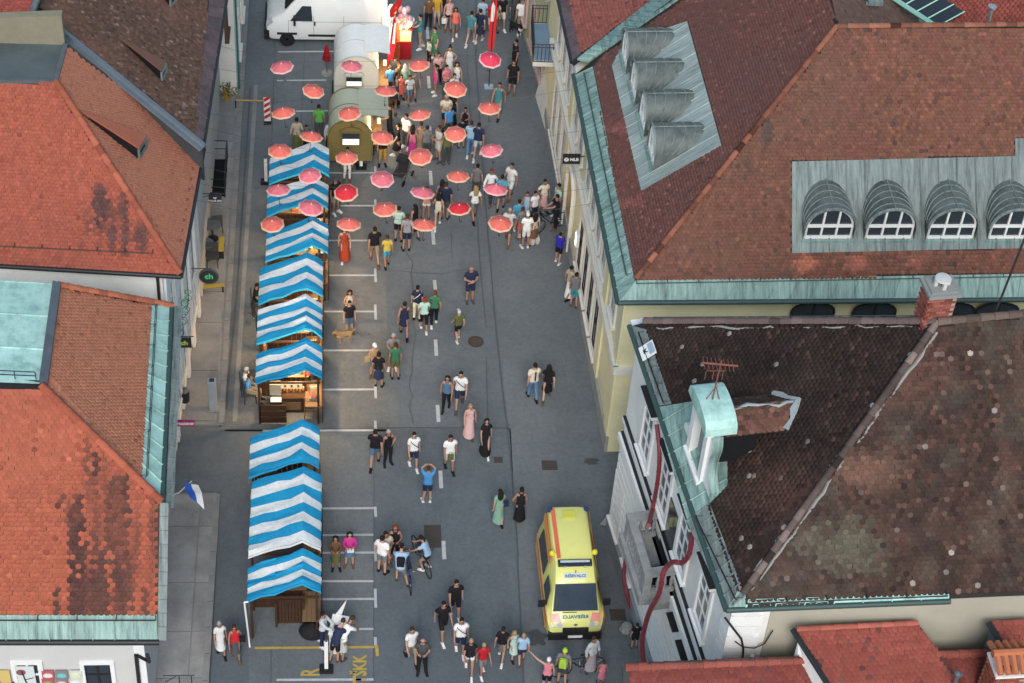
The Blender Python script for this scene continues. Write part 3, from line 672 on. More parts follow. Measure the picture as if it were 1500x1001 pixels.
mb.prism([(-16, b0[1]), (b0[0] + .18, b0[1]), (b0[0] + .3, 80), (-16, 80)], 0, ZT - .1); wpart(mb, 'wall', M_CREAMW, LT)
mb = MB(); mb.prism([(-14, lm_A[1] + 2.0), (-5.05, lm_A[1] + 2.0), (-4.95, b0[1] - .01), (-14, b0[1] - .01)], 0, ZT - .1); wpart(mb, 'wall', mat('render_side', (.5, .5, .48), .85), LT)
xx = b0[0] + .24
mb = MB(); mb.tube([(xx - .05, b0[1] + .25, ZT), (xx + .02, b0[1] + .25, ZT - .5), (xx + .02, b0[1] + .25, .2)], .045, 7); wpart(mb, 'downpipe', mat('green_pipe', (.03, .16, .14), .5), LT)
for k in range(4):
    for z in (1.2, 5.4): window(LT, V3(xx - .04, b0[1], 0), V3(.009, 1, 0), V3(1, 0, 0), 1.5 + k * 2.6, z, .9, 1.6, M_WHITE, 2, 2, .1, M_TRIM)
window(LT, V3(-4.93, 0, 0), V3(.009, 1, 0), V3(1, 0, 0), 61.2, 5.6, .7, 1.1, mat('wood_frame', (.12, .06, .04), .6), 1, 1, .1, mat('wood_frame'))
# small red roof in the upper left corner
SR = thing('roof_annex', 'small red tiled roof with curved lead gutter in the upper left corner', 'house', (-10, 58, 0))
zr = lt_T[2] + .4; a, b = at(-120, 30, zr), at(50, 24, zr); sp = Plane(a, b, b + V3(0, 2, 1.4))
o = deck(sp, sp.poly([(-120, 30), (45, 26), (52, 0), (52, -70), (-120, -70)]), 'roof', M_UNDER, SR)
tiles(o, sp, sp.poly([(-120, 29), (44, 25), (51, 0), (51, -70), (-120, -70)]), .15, .13, varcol((.27, .07, .055), .1, [], [], 9))
mb = MB(); mb.tube([sp.px(-60, 34), sp.px(20, 36), sp.px(45, 24), sp.px(54, 0), sp.px(56, -60)], .12, 8); wpart(mb, 'lead_gutter', M_FLASH, SR)
mb = MB(); mb.plate([sp.px(-120, 34), sp.px(58, 26), sp.px(58, 26) - (0, 0, 3), sp.px(-120, 34) - (0, 0, 3)], (0, .3, 0)); wpart(mb, 'wall', MATS['render_olive'], SR)
# ================================================================ yellow building (right, two metal dormer fields)
ZY = 8.0
y_A, y_C, y_B = at(840, 110, ZY), at(906, 443, ZY), at(1500, 438, ZY); y_T = hip_top(y_C, (1225, 42), 43)
YB = thing('town_hall', 'large yellow building with brown tile roof and barrel dormers', 'building', (14, 50, 0))
ys = Plane(y_A, y_C, y_T); yf = Plane(y_C, y_B, y_T)
ys_roof = deck(ys, ys.poly([(906, 443), (840, 110), (965, 12), (1010, -20), (1100, -50), (1208, -40), (1225, 42)]), 'roof', M_UNDERD, YB)
yf_roof = deck(yf, yf.poly([(906, 443), (1640, 437), (1640, 36), (1225, 42)]), 'roof', M_UNDERD, YB)
ph = [(915, 62), (1007, 32), (1057, 213), (940, 280), (897, 97)]
fade = lambda W, C, r: (fbm(C, 2.2, 41) - .42) * 1.3
tiles(ys_roof, ys, ys.poly([(930, 411), (868, 99), (880, 84), (1003, 0), (1040, -40), (1207, -40), (1224, 42)]), .125, .105, varcol((.16, .07, .058), .1, [(.06, (.12, .06, .055)), (.05, (.24, .1, .08))], [(fade, (.12, .068, .062)), (pxblob(900, 190, 30, 14, .8, 3), (.27, .10, .085)), (pxblob(915, 300, 30, 14, .8, 4), (.27, .10, .085))], 6), holes=[ys.poly(ph)], nind=0)
hole_f = [(1160, 237), (1487, 229), (1487, 203), (1640, 200), (1640, 361), (1160, 371)]
tiles(yf_roof, yf, yf.poly([(931, 411), (1640, 399), (1640, 38), (1226, 44)]), .14, .12, varcol((.165, .074, .052), .12, [(.05, (.10, .06, .05)), (.08, (.21, .09, .06))], [(fade, (.135, .08, .058)), (lambda W, C, r: (fbm(C, 1.2, 51) - .55) * 2, (.165, .065, .052)), (pxblob(1180, 392, 26, 16, .7, 5), (.40, .14, .09)), (pxblob(1255, 388, 22, 12, .7, 6), (.36, .13, .09)), (pxblob(1340, 386, 18, 12, .7, 7), (.34, .12, .09)), (pxblob(1125, 200, 10, 25, .7, 8), (.09, .06, .05)), (pxblob(1095, 245, 8, 20, .7, 9), (.1, .06, .05))], 7), holes=[yf.poly(hole_f)], nind=280)
ridge_tiles(yf_roof, yf.px(931, 411) + (0, 0, .05), y_T + (0, 0, .06), (.22, .085, .055), .09, .34, jit=.4); ridge_tiles(yf_roof, y_T + (0, 0, .05), yf.px(1640, 38) + (0, 0, .05), (.24, .10, .065), .1, .34, jit=.3)
panels(ys, ys.poly([(842, 112), (906, 443)]), ys.poly([(869, 99), (930, 411)]), 20, ys_roof, M_COP2)
panels(yf, yf.poly([(906, 443), (1640, 437)]), yf.poly([(931, 411), (1640, 399)]), 24, yf_roof, M_COP)
snow_guard(yf, yf.px(932, 416), yf.px(1600, 404), yf_roof, .95, .14, M_GUT, rails=3); snow_guard(ys, ys.px(858, 110), ys.px(920, 405), ys_roof, .8, .14, M_GUT)
gutter(ys.px(840, 110), ys.px(905, 444), YB, M_GUT, .085); gutter(yf.px(905, 444), yf.px(1640, 438), YB, M_GUT, .085)
# metal fields that carry the dormers
def field(pl, px, n, parent, mt, dirv, name='metal_panel'):
    P = np.array([pl.uv(p) for p in pl.poly(px)]); U = P @ np.array(dirv); lo, hi = U.min(), U.max()
    for i in range(n):     # clip polygon to slab i
        a, b = lo + (hi - lo) * i / n, lo + (hi - lo) * (i + 1) / n; Q = [tuple(p) for p in P]
        for sgn, lim in ((1, a), (-1, -b)):
            R = []
            for j in range(len(Q)):
                p, q = np.array(Q[j]), np.array(Q[(j + 1) % len(Q)]); dp, dq = sgn * (p @ dirv) - lim, sgn * (q @ dirv) - lim
                if dp >= 0: R.append(tuple(p))
                if dp * dq < 0: R.append(tuple(p + (q - p) * dp / (dp - dq)))
            Q = R
            if len(Q) < 3: break
        if len(Q) < 3: continue
        mb = MB(); mb.plate([pl.w(u, v, .03) for u, v in Q], -pl.n * .06)
        e = [q for q in Q if abs(np.array(q) @ dirv - a) < 1e-4]
        if len(e) == 2: mb.tube([pl.w(*e[0], .05), pl.w(*e[1], .05)], .02, 4)
        wpart(mb, name, mt, parent)
field(ys, ph, 14, ys_roof, M_COPP, np.array([1., 0])); field(yf, hole_f, 18, yf_roof, M_COPG, np.array([1., 0]))
def barrel_dormer(parent, pl, base, axis, wd, hw, n=12, cheek=.35, bars=True, Lmax=3.2):
    """barrel roofed dormer; base = middle of the sill on the roof, axis = horizontal direction out of the roof"""
    axis = nrm(V3(axis[0], axis[1], 0)); S = nrm(np.cross(V3(0, 0, 1), axis)); Z = V3(0, 0, 1); r = wd / 2
    prof = [(-r, 0), (-r, hw)] + [(-r * math.cos(math.pi * k / n), hw + r * .95 * math.sin(math.pi * k / n)) for k in range(1, n)] + [(r, hw), (r, 0)]
    def back(p):      # slide along -axis until the roof plane is met
        k = ((pl.O - p) @ pl.n) / (-axis @ pl.n); return p - axis * min(max(k, .02), Lmax)
    F = [base + S * x + Z * z for x, z in prof]; o_ = MB(); rings = []
    for t in np.linspace(0, 1, 6): rings.append([f + (back(f) - f) * t for f in F])
    o_.loft(rings, closed=False, caps=False); dm = wpart(o_, 'dormer', M_COPD, parent)
    mb = MB()
    for t in (.0, .2, .4, .6, .8):
        ring = [f + (back(f) - f) * t for f in F[1:-1]]; mb.tube([q + (q - base - Z * hw) * .012 for q in ring], .018 if t else .05, 5, cap=True)
    apex = base + Z * (hw + r * .95 + .02); mb.tube([apex + axis * .02, back(apex)], .02, 5); wpart(mb, 'dormer_seams', M_COPG, dm)
    g = MB(); ins = .1; gp = [(x * (1 - ins), max(.1, hw * .0 + z * (1 - ins * .6))) for x, z in prof]
    g.plate([base + S * x + Z * z - axis * .12 for x, z in gp], -axis * .04); wpart(g, 'pane', M_GLASS if wd > 1.4 else mat('white_blind', (.62, .68, .68), .5), dm)
    f = MB(); ri = r * .9
    for k in range(len(gp) - 1):
        a, b = gp[k], gp[k + 1]; f.tube([base + S * a[0] + Z * a[1] - axis * .08, base + S * b[0] + Z * b[1] - axis * .08], .035, 4)
    for x in (-ri * .33, ri * .33): f.frame(base + S * x, S, Z, axis, (-.03, .03, .1, hw + r * .85, -.12, -.05))
    for z in (.12, hw + .02): f.frame(base, S, Z, axis, (-ri, ri, z - .04, z + .04, -.12, -.045))
    wpart(f, 'window_frame', M_WHITE, dm)
    s_ = MB(); s_.frame(base, S, Z, axis, (-r - .05, r + .05, -.5, .06, -.1, .06)); wpart(s_, 'sill', M_COP, dm)
    return dm
nfr = nrm(np.cross(yf.u, V3(0, 0, 1))); nfr = nfr if nfr[1] < 0 else -nfr
for x in (1212, 1301, 1391, 1481, 1570): barrel_dormer(YB, yf, yf.px(x, 354) + nfr * .0, nfr, 1.6, .56)
nsd = nrm(np.cross(ys.u, V3(0, 0, 1))); nsd = nsd if nsd[0] < 0 else -nsd
for x, y in ((912, 90), (925, 135), (938, 181), (951, 230)): barrel_dormer(YB, ys, ys.px(x, y + 4), nsd, 1.3, .72)
# roofs behind the ridge
r2 = at(1203, -20, y_T[2]); inn = Plane(y_T, r2, y_T + V3(3, 0, -2.3))
o = deck(inn, inn.poly([(1229, 42), (1206, -20), (1206, -60), (1345, -60), (1345, 44)]), 'roof', M_UNDERD, YB)
tiles(o, inn, inn.poly([(1230, 40), (1208, -10), (1207, -55), (1345, -55), (1345, 40)]), .16, .14, varcol((.22, .13, .10), .1, [(.06, (.12, .09, .07))], [], 8))
mb = MB(); p = inn.px(1268, 6); mb.tube([p, p + (.5, 0, .05)], .09, 6); mb.box(p + (.3, 0, .1), (.5, .3, .15)); wpart(mb, 'roof_hatch', M_COPG, YB)
zb = 11.0; RB = thing('rear_house', 'red roofed house behind the ridge of the yellow building', 'house', (24, 62, 0))
a = at(1372, 20, zb); rp = Plane(a, a + V3(-.25, 1, 0), a + V3(2, .3, 1.1)); o = deck(rp, rp.poly([(1340, -60), (1640, -60), (1640, 60), (1375, 60)]), 'roof', M_UNDER, RB)
tiles(o, rp, rp.poly([(1342, -58), (1640, -58), (1640, 58), (1377, 58)]), .17, .15, varcol((.30, .08, .06), .1, [], [], 9))
mb = MB(); 
for k in range(5):
    p, q = rp.px(1322 + k * 9 , -30 + k * 12), rp.px(1334 + k * 9, -30 + k * 12 + 10)
a, b = at(1308, 0, zb), at(1372, 42, zb); mb.plate([a, b, b + V3(.9, .2, .5), a + V3(.9, .2, .5)], (0, 0, .05)); o = wpart(mb, 'skylight', M_GLASS, RB)
mb = MB(); mb.tube([a + V3(0, 0, .06), b + V3(0, 0, .06)], .09, 6); 
for t in np.linspace(0, 1, 5): mb.tube([a + (b - a) * t + V3(0, 0, .08), a + (b - a) * t + V3(.9, .2, .58)], .03, 4)
wpart(mb, 'skylight_frame', mat('mint_frame', (.3, .6, .5), .5), o)
mb = MB(); mb.prism([(16.8, 56), (40, 56), (40, 75), (17.5, 75)], 0, 8.0); wpart(mb, 'wall', M_BEIGE, RB)
p = at(1454, 28, y_T[2]); t = thing('flue_pipe', 'short shiny flue pipe standing on the far ridge', 'flue', p + V3(0, .3, -.4)); part(MB().lathe([(.07, 0), (.07, .62)], n=12), 'pipe', mat('zinc_shiny', (.6, .62, .64), .3, .8), t); part(MB().lathe([(.13, .62), (.14, .68), (.02, .76)], n=12), 'cowl', mat('zinc_shiny'), t)
# walls: street front a little inside the eaves
by0, by1 = at(888, 662), at(800, 180); d = by1 - by0; d[2] = 0; d = nrm(d); O_y = by0.copy(); O_y[2] = 0; N_y = V3(-d[1], d[0], 0); Z = V3(0, 0, 1)
far = O_y + d * 23.5
mb = MB(); mb.prism([tuple(O_y[:2]), (y_B[0] + 6, O_y[1] + .4), (y_B[0] + 6, 72), tuple(far[:2])], 0, ZY - .1); wall_y = wpart(mb, 'wall', M_YEL, YB)
mb = MB(); mb.frame(O_y, d, Z, N_y, (-.02, 18, 3.9, 4.15, -.02, .16)); mb.frame(O_y, d, Z, N_y, (-.02, 18, 7.35, 7.85, -.02, .32)); mb.frame(O_y, V3(1, 0, 0), Z, V3(0, -1, 0), (-.16, 16, 3.9, 4.15, -.02, .16)); mb.frame(O_y, V3(1, 0, 0), Z, V3(0, -1, 0), (-.3, 16, 7.4, 7.85, -.02, .3)); wpart(mb, 'cornice', M_TRIM, YB)
mb = MB(); mb.frame(O_y, d, Z, N_y, (-.02, 18, 0, .75, -.02, .09)); wpart(mb, 'plinth', mat('plinth_stone', (.34, .35, .33), .85, dirt=(.2, .2, .19), amount=.6), YB)
for u in (.35, 3.1, 12.6):
    for z0_, z1_ in ((.75, 3.9), (4.15, 7.35)): mb = MB(); mb.frame(O_y, d, Z, N_y, (u - .3, u + .3, z0_, z1_, -.02, .07)); wpart(mb, 'pilaster', M_YEL, YB)
M_BLIND = mat('blind_pale', (.50, .50, .47), .6)
for u in (4.0, 5.35, 6.7, 8.05): window(YB, O_y, d, N_y, u, 1.1, .72, 2.2, M_BLACKM, 2, 2, .18, M_TRIM)
for u in (1.7, 4.0, 5.35, 6.7, 8.05, 10, 11.4, 13.6, 15, 16.4): window(YB, O_y, d, N_y, u, 4.9, .75, 1.8, M_BLIND, 2, 3, .14, M_TRIM)
for u in (13.4, 14.7, 16): window(YB, O_y, d, N_y, u, .9, .8, 2.4, M_BLIND, 2, 2, .16, M_TRIM)
# arched yellow door with lamp
mb = MB(); P = O_y + d * 11.0; n = 10; prof = [(-.75, 0), (-.75, 2.4)] + [(-.75 * math.cos(math.pi * k / n), 2.4 + .75 * math.sin(math.pi * k / n)) for k in range(1, n)] + [(.75, 2.4), (.75, 0)]
mb.plate([P + d * x + Z * z + N_y * .03 for x, z in prof], -N_y * .05); dr = wpart(mb, 'door', mat('ochre_door', (.50, .36, .15), .6), YB)
mb = MB(); mb.tube([P + d * x * 1.06 + Z * z * 1.02 + N_y * .06 for x, z in prof], .1, 6); wpart(mb, 'door_surround', M_TRIM, dr)
# windows of the side facing the viewer (only their arches clear the next roof)
for px_ in (1190, 1280, 1395, 1460):
    P = at_plane(px_, 452, V3(0, O_y[1] - .0, 0) + V3(0, .1, 0), V3(0, 1, 0)); n = 10; mb = MB()
    P[1] = O_y[1] + .02; prof = [(-.68, -1.2)] + [(-.68 * math.cos(math.pi * k / n), .36 * math.sin(math.pi * k / n)) for k in range(0, n + 1)] + [(.68, -1.2)]
    mb.plate([P + V3(x, 0, z) for x, z in prof], (0, -.06, 0)); w_ = wpart(mb, 'arched_window', M_GLASS, YB)
    mb = MB(); mb.box(P + V3(0, -.08, -.3), (.05, .05, 1.2)); mb.tube([P + V3(x * 1.02, -.06, z * 1.02) for x, z in prof], .04, 5); wpart(mb, 'window_frame', M_BLACKM, w_)

# ================================================================ house beyond it on the right (red-brown roof, balcony)
ZR = 8.3
m_C, m_A = at(838, 92, ZR), at(814, -15, ZR); m_T = hip_top(m_C, (955, -5), 42)
MH = thing('town_house', 'right house at the top with red-brown roof and railed balcony', 'house', (11, 68, 0))
mp = Plane(m_A, m_C, m_T); o = deck(mp, mp.poly([(838, 92), (804, -60), (1000, -60), (964, -2)]), 'roof', M_UNDERD, MH)
tiles(o, mp, mp.poly([(850, 80), (822, -60), (1000, -60), (962, -4)]), .15, .13, varcol((.25, .085, .065), .1, [(.05, (.16, .06, .06))], [(lambda W, C, r: (fbm(C, 1.2, 77) - .5) * 1.6, (.17, .065, .06))], 10))
panels(mp, mp.poly([(838, 92), (805, -60)]), mp.poly([(851, 80), (823, -60)]), 9, o, M_PURP)
gutter(mp.px(837, 92), mp.px(804, -60), MH, M_BLACKM, .06)
mb = MB(); a, b = mp.px(838, 93), mp.px(966, -6); mb.tube([a, b], .07, 6); wpart(mb, 'valley_gutter', M_BLACKM, MH)
n = 14; mb = MB()
a, b, a2, b2 = ys.px(862, 92), ys.px(1006, -8), mp.px(845, 92), mp.px(968, -6)
for i in range(n):
    t0, t1 = i / n, (i + 1) / n - .01; mb = MB(); A0, A1, B0, B1 = a + (b - a) * t0, a + (b - a) * t1, a2 + (b2 - a2) * t0, a2 + (b2 - a2) * t1
    mb.plate([A0, A1, B1 + (0, 0, .1), B0 + (0, 0, .1)], (0, 0, .09)); wpart(mb, 'parapet_panel', M_COP, YB)
O_m = far.copy(); mb = MB(); e2 = at(768, 60); O_m = at(796, 160); O_m[2] = 0; dm_ = nrm((at(768, 60) - at(796, 160)) * V3(1, 1, 0)); N_m = V3(-dm_[1], dm_[0], 0)
Ps = at(792, 150); 
q0, q1 = O_m + dm_ * (-.2), O_m + dm_ * 14
mb.prism([(q0[0] + .05, q0[1]), (20, q0[1]), (20, q1[1]), (q1[0], q1[1])], 0, ZR - .1); wpart(mb, 'wall', M_YELG, MH)
for k in range(4):
    for z in (1.0, 5.0): window(MH, O_m, dm_, N_m, 1.2 + k * 1.9, z, .8, 1.9, mat('pink_frame', (.5, .38, .35), .6), 2, 3, .12, mat('pink_frame'))
# balcony with black railing and blue sheet
B0 = at(797, 82, 3.6); bu = 0
bal = []
def balcony(y0, y1, x1, name, top, cover, parent):
    z = top; a, b = at(*y0, z), at(*y1, z); L = np.linalg.norm((b - a)[:2]); du = nrm((b - a) * V3(1, 1, 0)); nn = V3(-du[1], du[0], 0); nn = nn if nn[0] < 0 else -nn
    mb = MB(); mb.frame(a, du, Z, nn, (0, L, -1.05, -.85, -.9, 0)); o = wpart(mb, name, M_TRIM, parent); r = MB()
    for f, t in (((0, 0), (1, 0)), ((0, 0), (0, -1)), ((1, 0), (1, -1))):
        p = a + du * L * f[0] + nn * .9 * f[1]; q = a + du * L * t[0] + nn * .9 * t[1]
        for h in (0, -.14, -.82): r.tube([p + Z * h, q + Z * h], .022, 5)
        k = int(np.linalg.norm(q - p) / .13)
        for i in range(k + 1): s_ = p + (q - p) * i / k; r.tube([s_, s_ - Z * .82], .011, 4)
    wpart(r, 'railing', M_BLACKM, o)
    if cover: m_ = MB(); m_.frame(a, du, Z, nn, (.1, L - .1, -.84, -.8, -.85, -.05)); wpart(m_, 'floor_sheet', mat('blue_sheet', (.20, .31, .42), .5, fine=20), o)
balcony((783, 65), (780, 8), 0, 'balcony', 4.4, True, MH)
# stone spur at the foot of the wall
mb = MB(); a = at(802, 190); mb.add([a + V3(-.1, 0, 0), a + V3(.5, 0, 0), a + V3(.5, 2.2, 0), a + V3(-.35, 2.2, 0), a + V3(.2, .2, 2.4), a + V3(.5, .2, 2.4), a + V3(.5, 2.1, 2.4), a + V3(.05, 2.1, 2.4)], [(0, 1, 5, 4), (1, 2, 6, 5), (2, 3, 7, 6), (3, 0, 4, 7), (4, 5, 6, 7)]); wpart(mb, 'stone_buttress', M_TRIM, MH)

# ================================================================ white house (right front, dark mossy roof)
ZW = 10.0
w_A, w_C, w_F = at(923, 478, ZW), at(1065, 893, ZW), at(1390, 880, ZW); w_T = hip_top(w_C, (1372, 475), 44)
WH = thing('town_house', 'white stuccoed house with dark mossy roof, stone balcony and gabled attic window', 'house', (13, 36, 0))
ws = Plane(w_A, w_C, w_T); wf = Plane(w_C, w_F, w_T)
ws_roof = deck(ws, ws.poly([(923, 478), (1065, 893), (1372, 475), (950, 470)]), 'roof', M_UNDERD, WH)
wf_roof = deck(wf, wf.poly([(1065, 893), (1640, 866), (1640, 450), (1372, 475)]), 'roof', M_UNDERD, WH)
moss = lambda s, b, k: (lambda W, C, r: (fbm(C, s, b) - .5) * k)
w_hole = [(960, 598), (1020, 588), (1060, 560), (1070, 640), (1068, 712), (1037, 735), (1010, 760)]
tiles(ws_roof, ws, ws.poly([(948, 484), (984, 592), (1030, 590), (1066, 600), (1066, 712), (1037, 735), (1084, 868), (1090, 866), (1370, 477), (952, 473)]), .15, .13,
      varcol((.036, .023, .020), .16, [(.07, (.07, .04, .033)), (.012, (.3, .27, .25))], [(moss(1.2, 61, 2.2), (.05, .036, .027)), (moss(.8, 63, 2), (.022, .015, .014)), (pxblob(1150, 720, 90, 60, 1, 3, .8), (.075, .04, .032))], 11), nind=120)
tiles(wf_roof, wf, wf.poly([(1090, 876), (1374, 478), (1640, 452), (1640, 868), (1392, 870), (1096, 888)]), .15, .125,
      varcol((.054, .033, .027), .16, [(.08, (.10, .055, .042)), (.10, (.036, .026, .023)), (.03, (.15, .105, .088)), (.006, (.34, .30, .27))], [(moss(1.0, 71, 2.8), (.040, .028, .026)), (moss(.5, 75, 2.0), (.11, .06, .045)), (moss(.7, 78, 1.5), (.09, .085, .066)), (pxblob(1230, 800, 70, 50, .9, 5, .8), (.105, .095, .07)), (pxblob(1270, 690, 70, 40, 1, 6, .8), (.15, .082, .06)), (pxblob(1330, 540, 60, 60, 1, 7, .8), (.105, .055, .043))], 12), nind=170)
ridge_tiles(wf_roof, wf.px(1088, 872) + (0, 0, .04), w_T + (0, 0, .06), (.11, .082, .072), .095, .33, jit=.4)
ridge_tiles(ws_roof, ws.px(945, 473) + (0, 0, .02), w_T + (0, 0, .06), (.14, .10, .095), .12, .36, jit=.2); ridge_tiles(wf_roof, w_T + (0, 0, .04), wf.px(1640, 450) + (0, 0, .04), (.14, .10, .085), .12, .36, jit=.25)
def mortar(pts, parent, wd=.1, name='mortar_fillet', mt=None):
    mb = MB(); P = []
    for a, b in zip(pts, pts[1:]):
        k = max(2, int(np.linalg.norm(b - a) / .25))
        for i in range(k): P.append(a + (b - a) * i / k + rng.normal(0, .02, 3))
    P.append(pts[-1]); mb.tube(P, [wd * rng.uniform(.3, 1) for _ in P], 5); wpart(mb, name, mt or mat('mortar_pale', (.28, .28, .27), .9, fine=30, bmp=.6), parent)
mortar([wf.px(1100, 868), wf.px(1240, 672), wf.px(1372, 487)], WH, .06); mortar([ws.px(952, 480), ws.px(1150, 481), ws.px(1370, 478)], WH, .05)
mortar([ws.px(1086, 862), ws.px(1366, 480)], WH, .03)
panels(ws, ws.poly([(924, 478), (960, 595)]), ws.poly([(948, 484), (984, 592)]), 7, ws_roof, M_COPG); panels(ws, ws.poly([(1006, 764), (1065, 893)]), ws.poly([(1040, 738), (1092, 872)]), 8, ws_roof, M_COPG)
field(ws, [(960, 598), (1020, 588), (1066, 600), (1066, 712), (1040, 738), (1008, 766)], 7, ws_roof, M_COP, np.array([1., 0]))
panels(wf, wf.poly([(1090, 893), (1390, 880)]), wf.poly([(1096, 878), (1390, 869)]), 7, wf_roof, M_COPL)
mb = MB(); P = wf.poly([(1065, 893), (1092, 891), (1092, 874), (1080, 866)]); mb.plate([p + wf.n * .03 for p in P], -wf.n * .05); wpart(mb, 'corner_sheet', M_COP, WH)
snow_guard(wf, wf.px(1092, 884), wf.px(1385, 873), wf_roof, 1.0, .16); snow_guard(ws, ws.px(938, 490), ws.px(974, 592), ws_roof, .7, .14); snow_guard(ws, ws.px(1022, 760), ws.px(1080, 880), ws_roof, .7, .14); snow_guard(ws, ws.px(962, 470), ws.px(1340, 468), ws_roof, 1.1, .2, M_GUT)
gutter(ws.px(922, 478), ws.px(1064, 894), WH, M_GUT, .085); gutter(wf.px(1064, 894), wf.px(1392, 881), WH, M_GUT, .08)
# back slope so the roof is closed from other sides
mb = MB(); R1, R2 = ws.px(950, 470), wf.px(1640, 450); mb.plate([R1, w_T, R2, R2 + V3(0, 4, -4.5), w_T + V3(0, 4.5, -5), R1 + V3(.2, .35, -.4)], (0, 0, -.12)); wpart(mb, 'rear_roof', M_UNDERD, WH)
# walls
dw = nrm((w_A - w_C) * V3(1, 1, 0)); Nw = V3(-dw[1], dw[0], 0); Nw = Nw if Nw[0] < 0 else -Nw
O_w = w_C - Nw * .42 + dw * .5; O_w[2] = 0; Lw = np.linalg.norm((w_A - w_C)[:2]) - .1
mb = MB(); pA, pB = O_w, O_w + dw * Lw; mb.prism([tuple(pA[:2]), (26, pA[1] + .3), (26, pB[1]), tuple(pB[:2])], 0, ZW - .12); wpart(mb, 'wall', M_CREAMW, WH)
mb = MB(); pf = V3(O_w[0], O_w[1] - .012, 0); mb.box(((O_w[0] + 1.0 + 26) / 2, O_w[1] - .0, ZW / 2 - .1), (26 - O_w[0] - 1.0, .06, ZW - .3)); wpart(mb, 'front_render', M_BEIGE, WH)
def Wf(r, mb): mb.frame(O_w, dw, Z, Nw, r); return mb
# quoins at the front corner
for k in range(22):
    z0 = .3 + k * .44
    if z0 > ZW - .6: break
    mb = MB(); l = .82 if k % 2 else .7; mb.frame(O_w, V3(1, 0, 0), Z, V3(0, -1, 0), (-.05, l, z0, z0 + .41, -.02, .07)); mb.frame(O_w, dw, Z, Nw, (-.05, l * .7, z0, z0 + .41, -.02, .05)); wpart(mb, 'quoin', M_WHITE, WH)
# banded ground floor and ledges
for k in range(9): wpart(Wf((.6, Lw, .9 + k * .4, 1.2 + k * .4, -.02, .06), MB()), 'rustication_band', M_WHITE, WH)
wpart(Wf((-.02, Lw, 0, .8, -.02, .12), MB()), 'plinth', mat('plinth_blue_grey', (.27, .31, .33), .8, amount=.4), WH)
wpart(Wf((-.05, Lw, 4.75, 5.0, -.02, .18), MB()), 'string_course', M_WHITE, WH); wpart(Wf((-.05, Lw, 5.0, 5.03, -.02, .10), MB()), 'ledge_cover', M_BLACKM, WH)
wpart(Wf((-.05, Lw, 5.55, 5.7, -.02, .11), MB()), 'string_course', M_WHITE, WH); wpart(Wf((-.05, Lw, 5.7, 5.73, -.02, .10), MB()), 'ledge_cover', M_BLACKM, WH)
wpart(Wf((-.1, Lw, ZW - .6, ZW - .15, -.02, .3), MB()), 'cornice', M_WHITE, WH)
for u in (1.9, 4.0, 6.1, 8.2, 10.2):
    if u > Lw - .8: continue
    window(WH, O_w, dw, Nw, u, 6.25, .85, 1.9, M_WHITE, 2, 3, .16, M_WHITE, gl=mat('window_glass_grey', (.10, .12, .15), .2, amount=.1, bmp=0)); h = MB(); Wf((u - .62, u + .62, 8.42, 8.56, -.02, .2), h); wpart(h, 'window_hood', M_WHITE, WH); h = MB(); Wf((u - .64, u + .64, 8.56, 8.6, -.02, .22), h); wpart(h, 'hood_cover', M_BLACKM, WH)
for u in (2.4, 8.0, 9.8): window(WH, O_w, dw, Nw, u, 1.1, .8, 2.0, M_BLACKM, 2, 2, .15, M_WHITE)
# stepped dark covers on the ledges near the front corner
for k, (u0, u1, z) in enumerate(((1.1, 1.9, 4.0), (1.9, 2.7, 4.4), (3.0, 3.7, 4.4))): wpart(Wf((u0, u1, z, z + .05, 0, .28), MB()), 'ledge_cover', M_BLACKM, WH)
# stone balcony
bz = 5.0; bpx = [(917, 752), (950, 838)]
Bn = .95; ub = None
p0 = at(917, 752, bz + 1.0); p1 = at(948, 842, bz + 1.0); u0 = (p1 - O_w) @ dw; u1 = (p0 - O_w) @ dw; dep = max(.8, (p0 - O_w) @ Nw)
M_STONE = mat('balcony_stone', (.30, .31, .31), .85, dirt=(.16, .17, .17), scale=2.5, fine=40, amount=.8)
mb = MB(); mb.frame(O_w, dw, Z, Nw, (u0 - .1, u1 + .1, bz - .28, bz, 0, dep + .08)); bal = wpart(mb, 'balcony', M_STONE, WH)
mb = MB()
for r in ((u0, u1, bz + .85, bz + 1.0, dep - .24, dep), (u0 - .02, u0 + .24, bz + .85, bz + 1.0, 0, dep - .24), (u1 - .24, u1 + .02, bz + .85, bz + 1.0, 0, dep - .24)): mb.frame(O_w, dw, Z, Nw, r)
wpart(mb, 'balcony_coping', M_STONE, bal)
mb = MB()
for r in ((u0 + .03, u0 + .3, bz, bz + .85, dep - .25, dep - .02), (u1 - .3, u1 - .03, bz, bz + .85, dep - .25, dep - .02)): mb.frame(O_w, dw, Z, Nw, r)
for r in ((u0 + .3, u1 - .3, bz, bz + .12, dep - .2, dep - .05), (u0 + .05, u0 + .2, bz, bz + .12, .05, dep - .25), (u1 - .2, u1 - .05, bz, bz + .12, .05, dep - .25)): mb.frame(O_w, dw, Z, Nw, r)
wpart(mb, 'balcony_pier', M_STONE, bal)
def baluster(u, n_):
    mb = MB(); c = O_w + dw * u + Nw * n_; mb.lathe([(.05, bz + .12), (.03, bz + .2), (.065, bz + .4), (.035, bz + .62), (.03, bz + .72), (.055, bz + .85)], (c[0], c[1], 0), 8); wpart(mb, 'baluster', M_STONE, bal)
k = int((u1 - u0 - .6) / .2)
for i in range(k): baluster(u0 + .4 + i * (u1 - u0 - .8) / max(1, k - 1), dep - .12)
for i in range(3): baluster(u0 + .12, .15 + i * .2); baluster(u1 - .12, .15 + i * .2)
mb = MB(); mb.frame(O_w, dw, Z, Nw, (u0 + .35, u0 + .95, bz + .02, bz + .12, .12, dep - .35)); wpart(mb, 'dark_mat', M_DARK, bal)
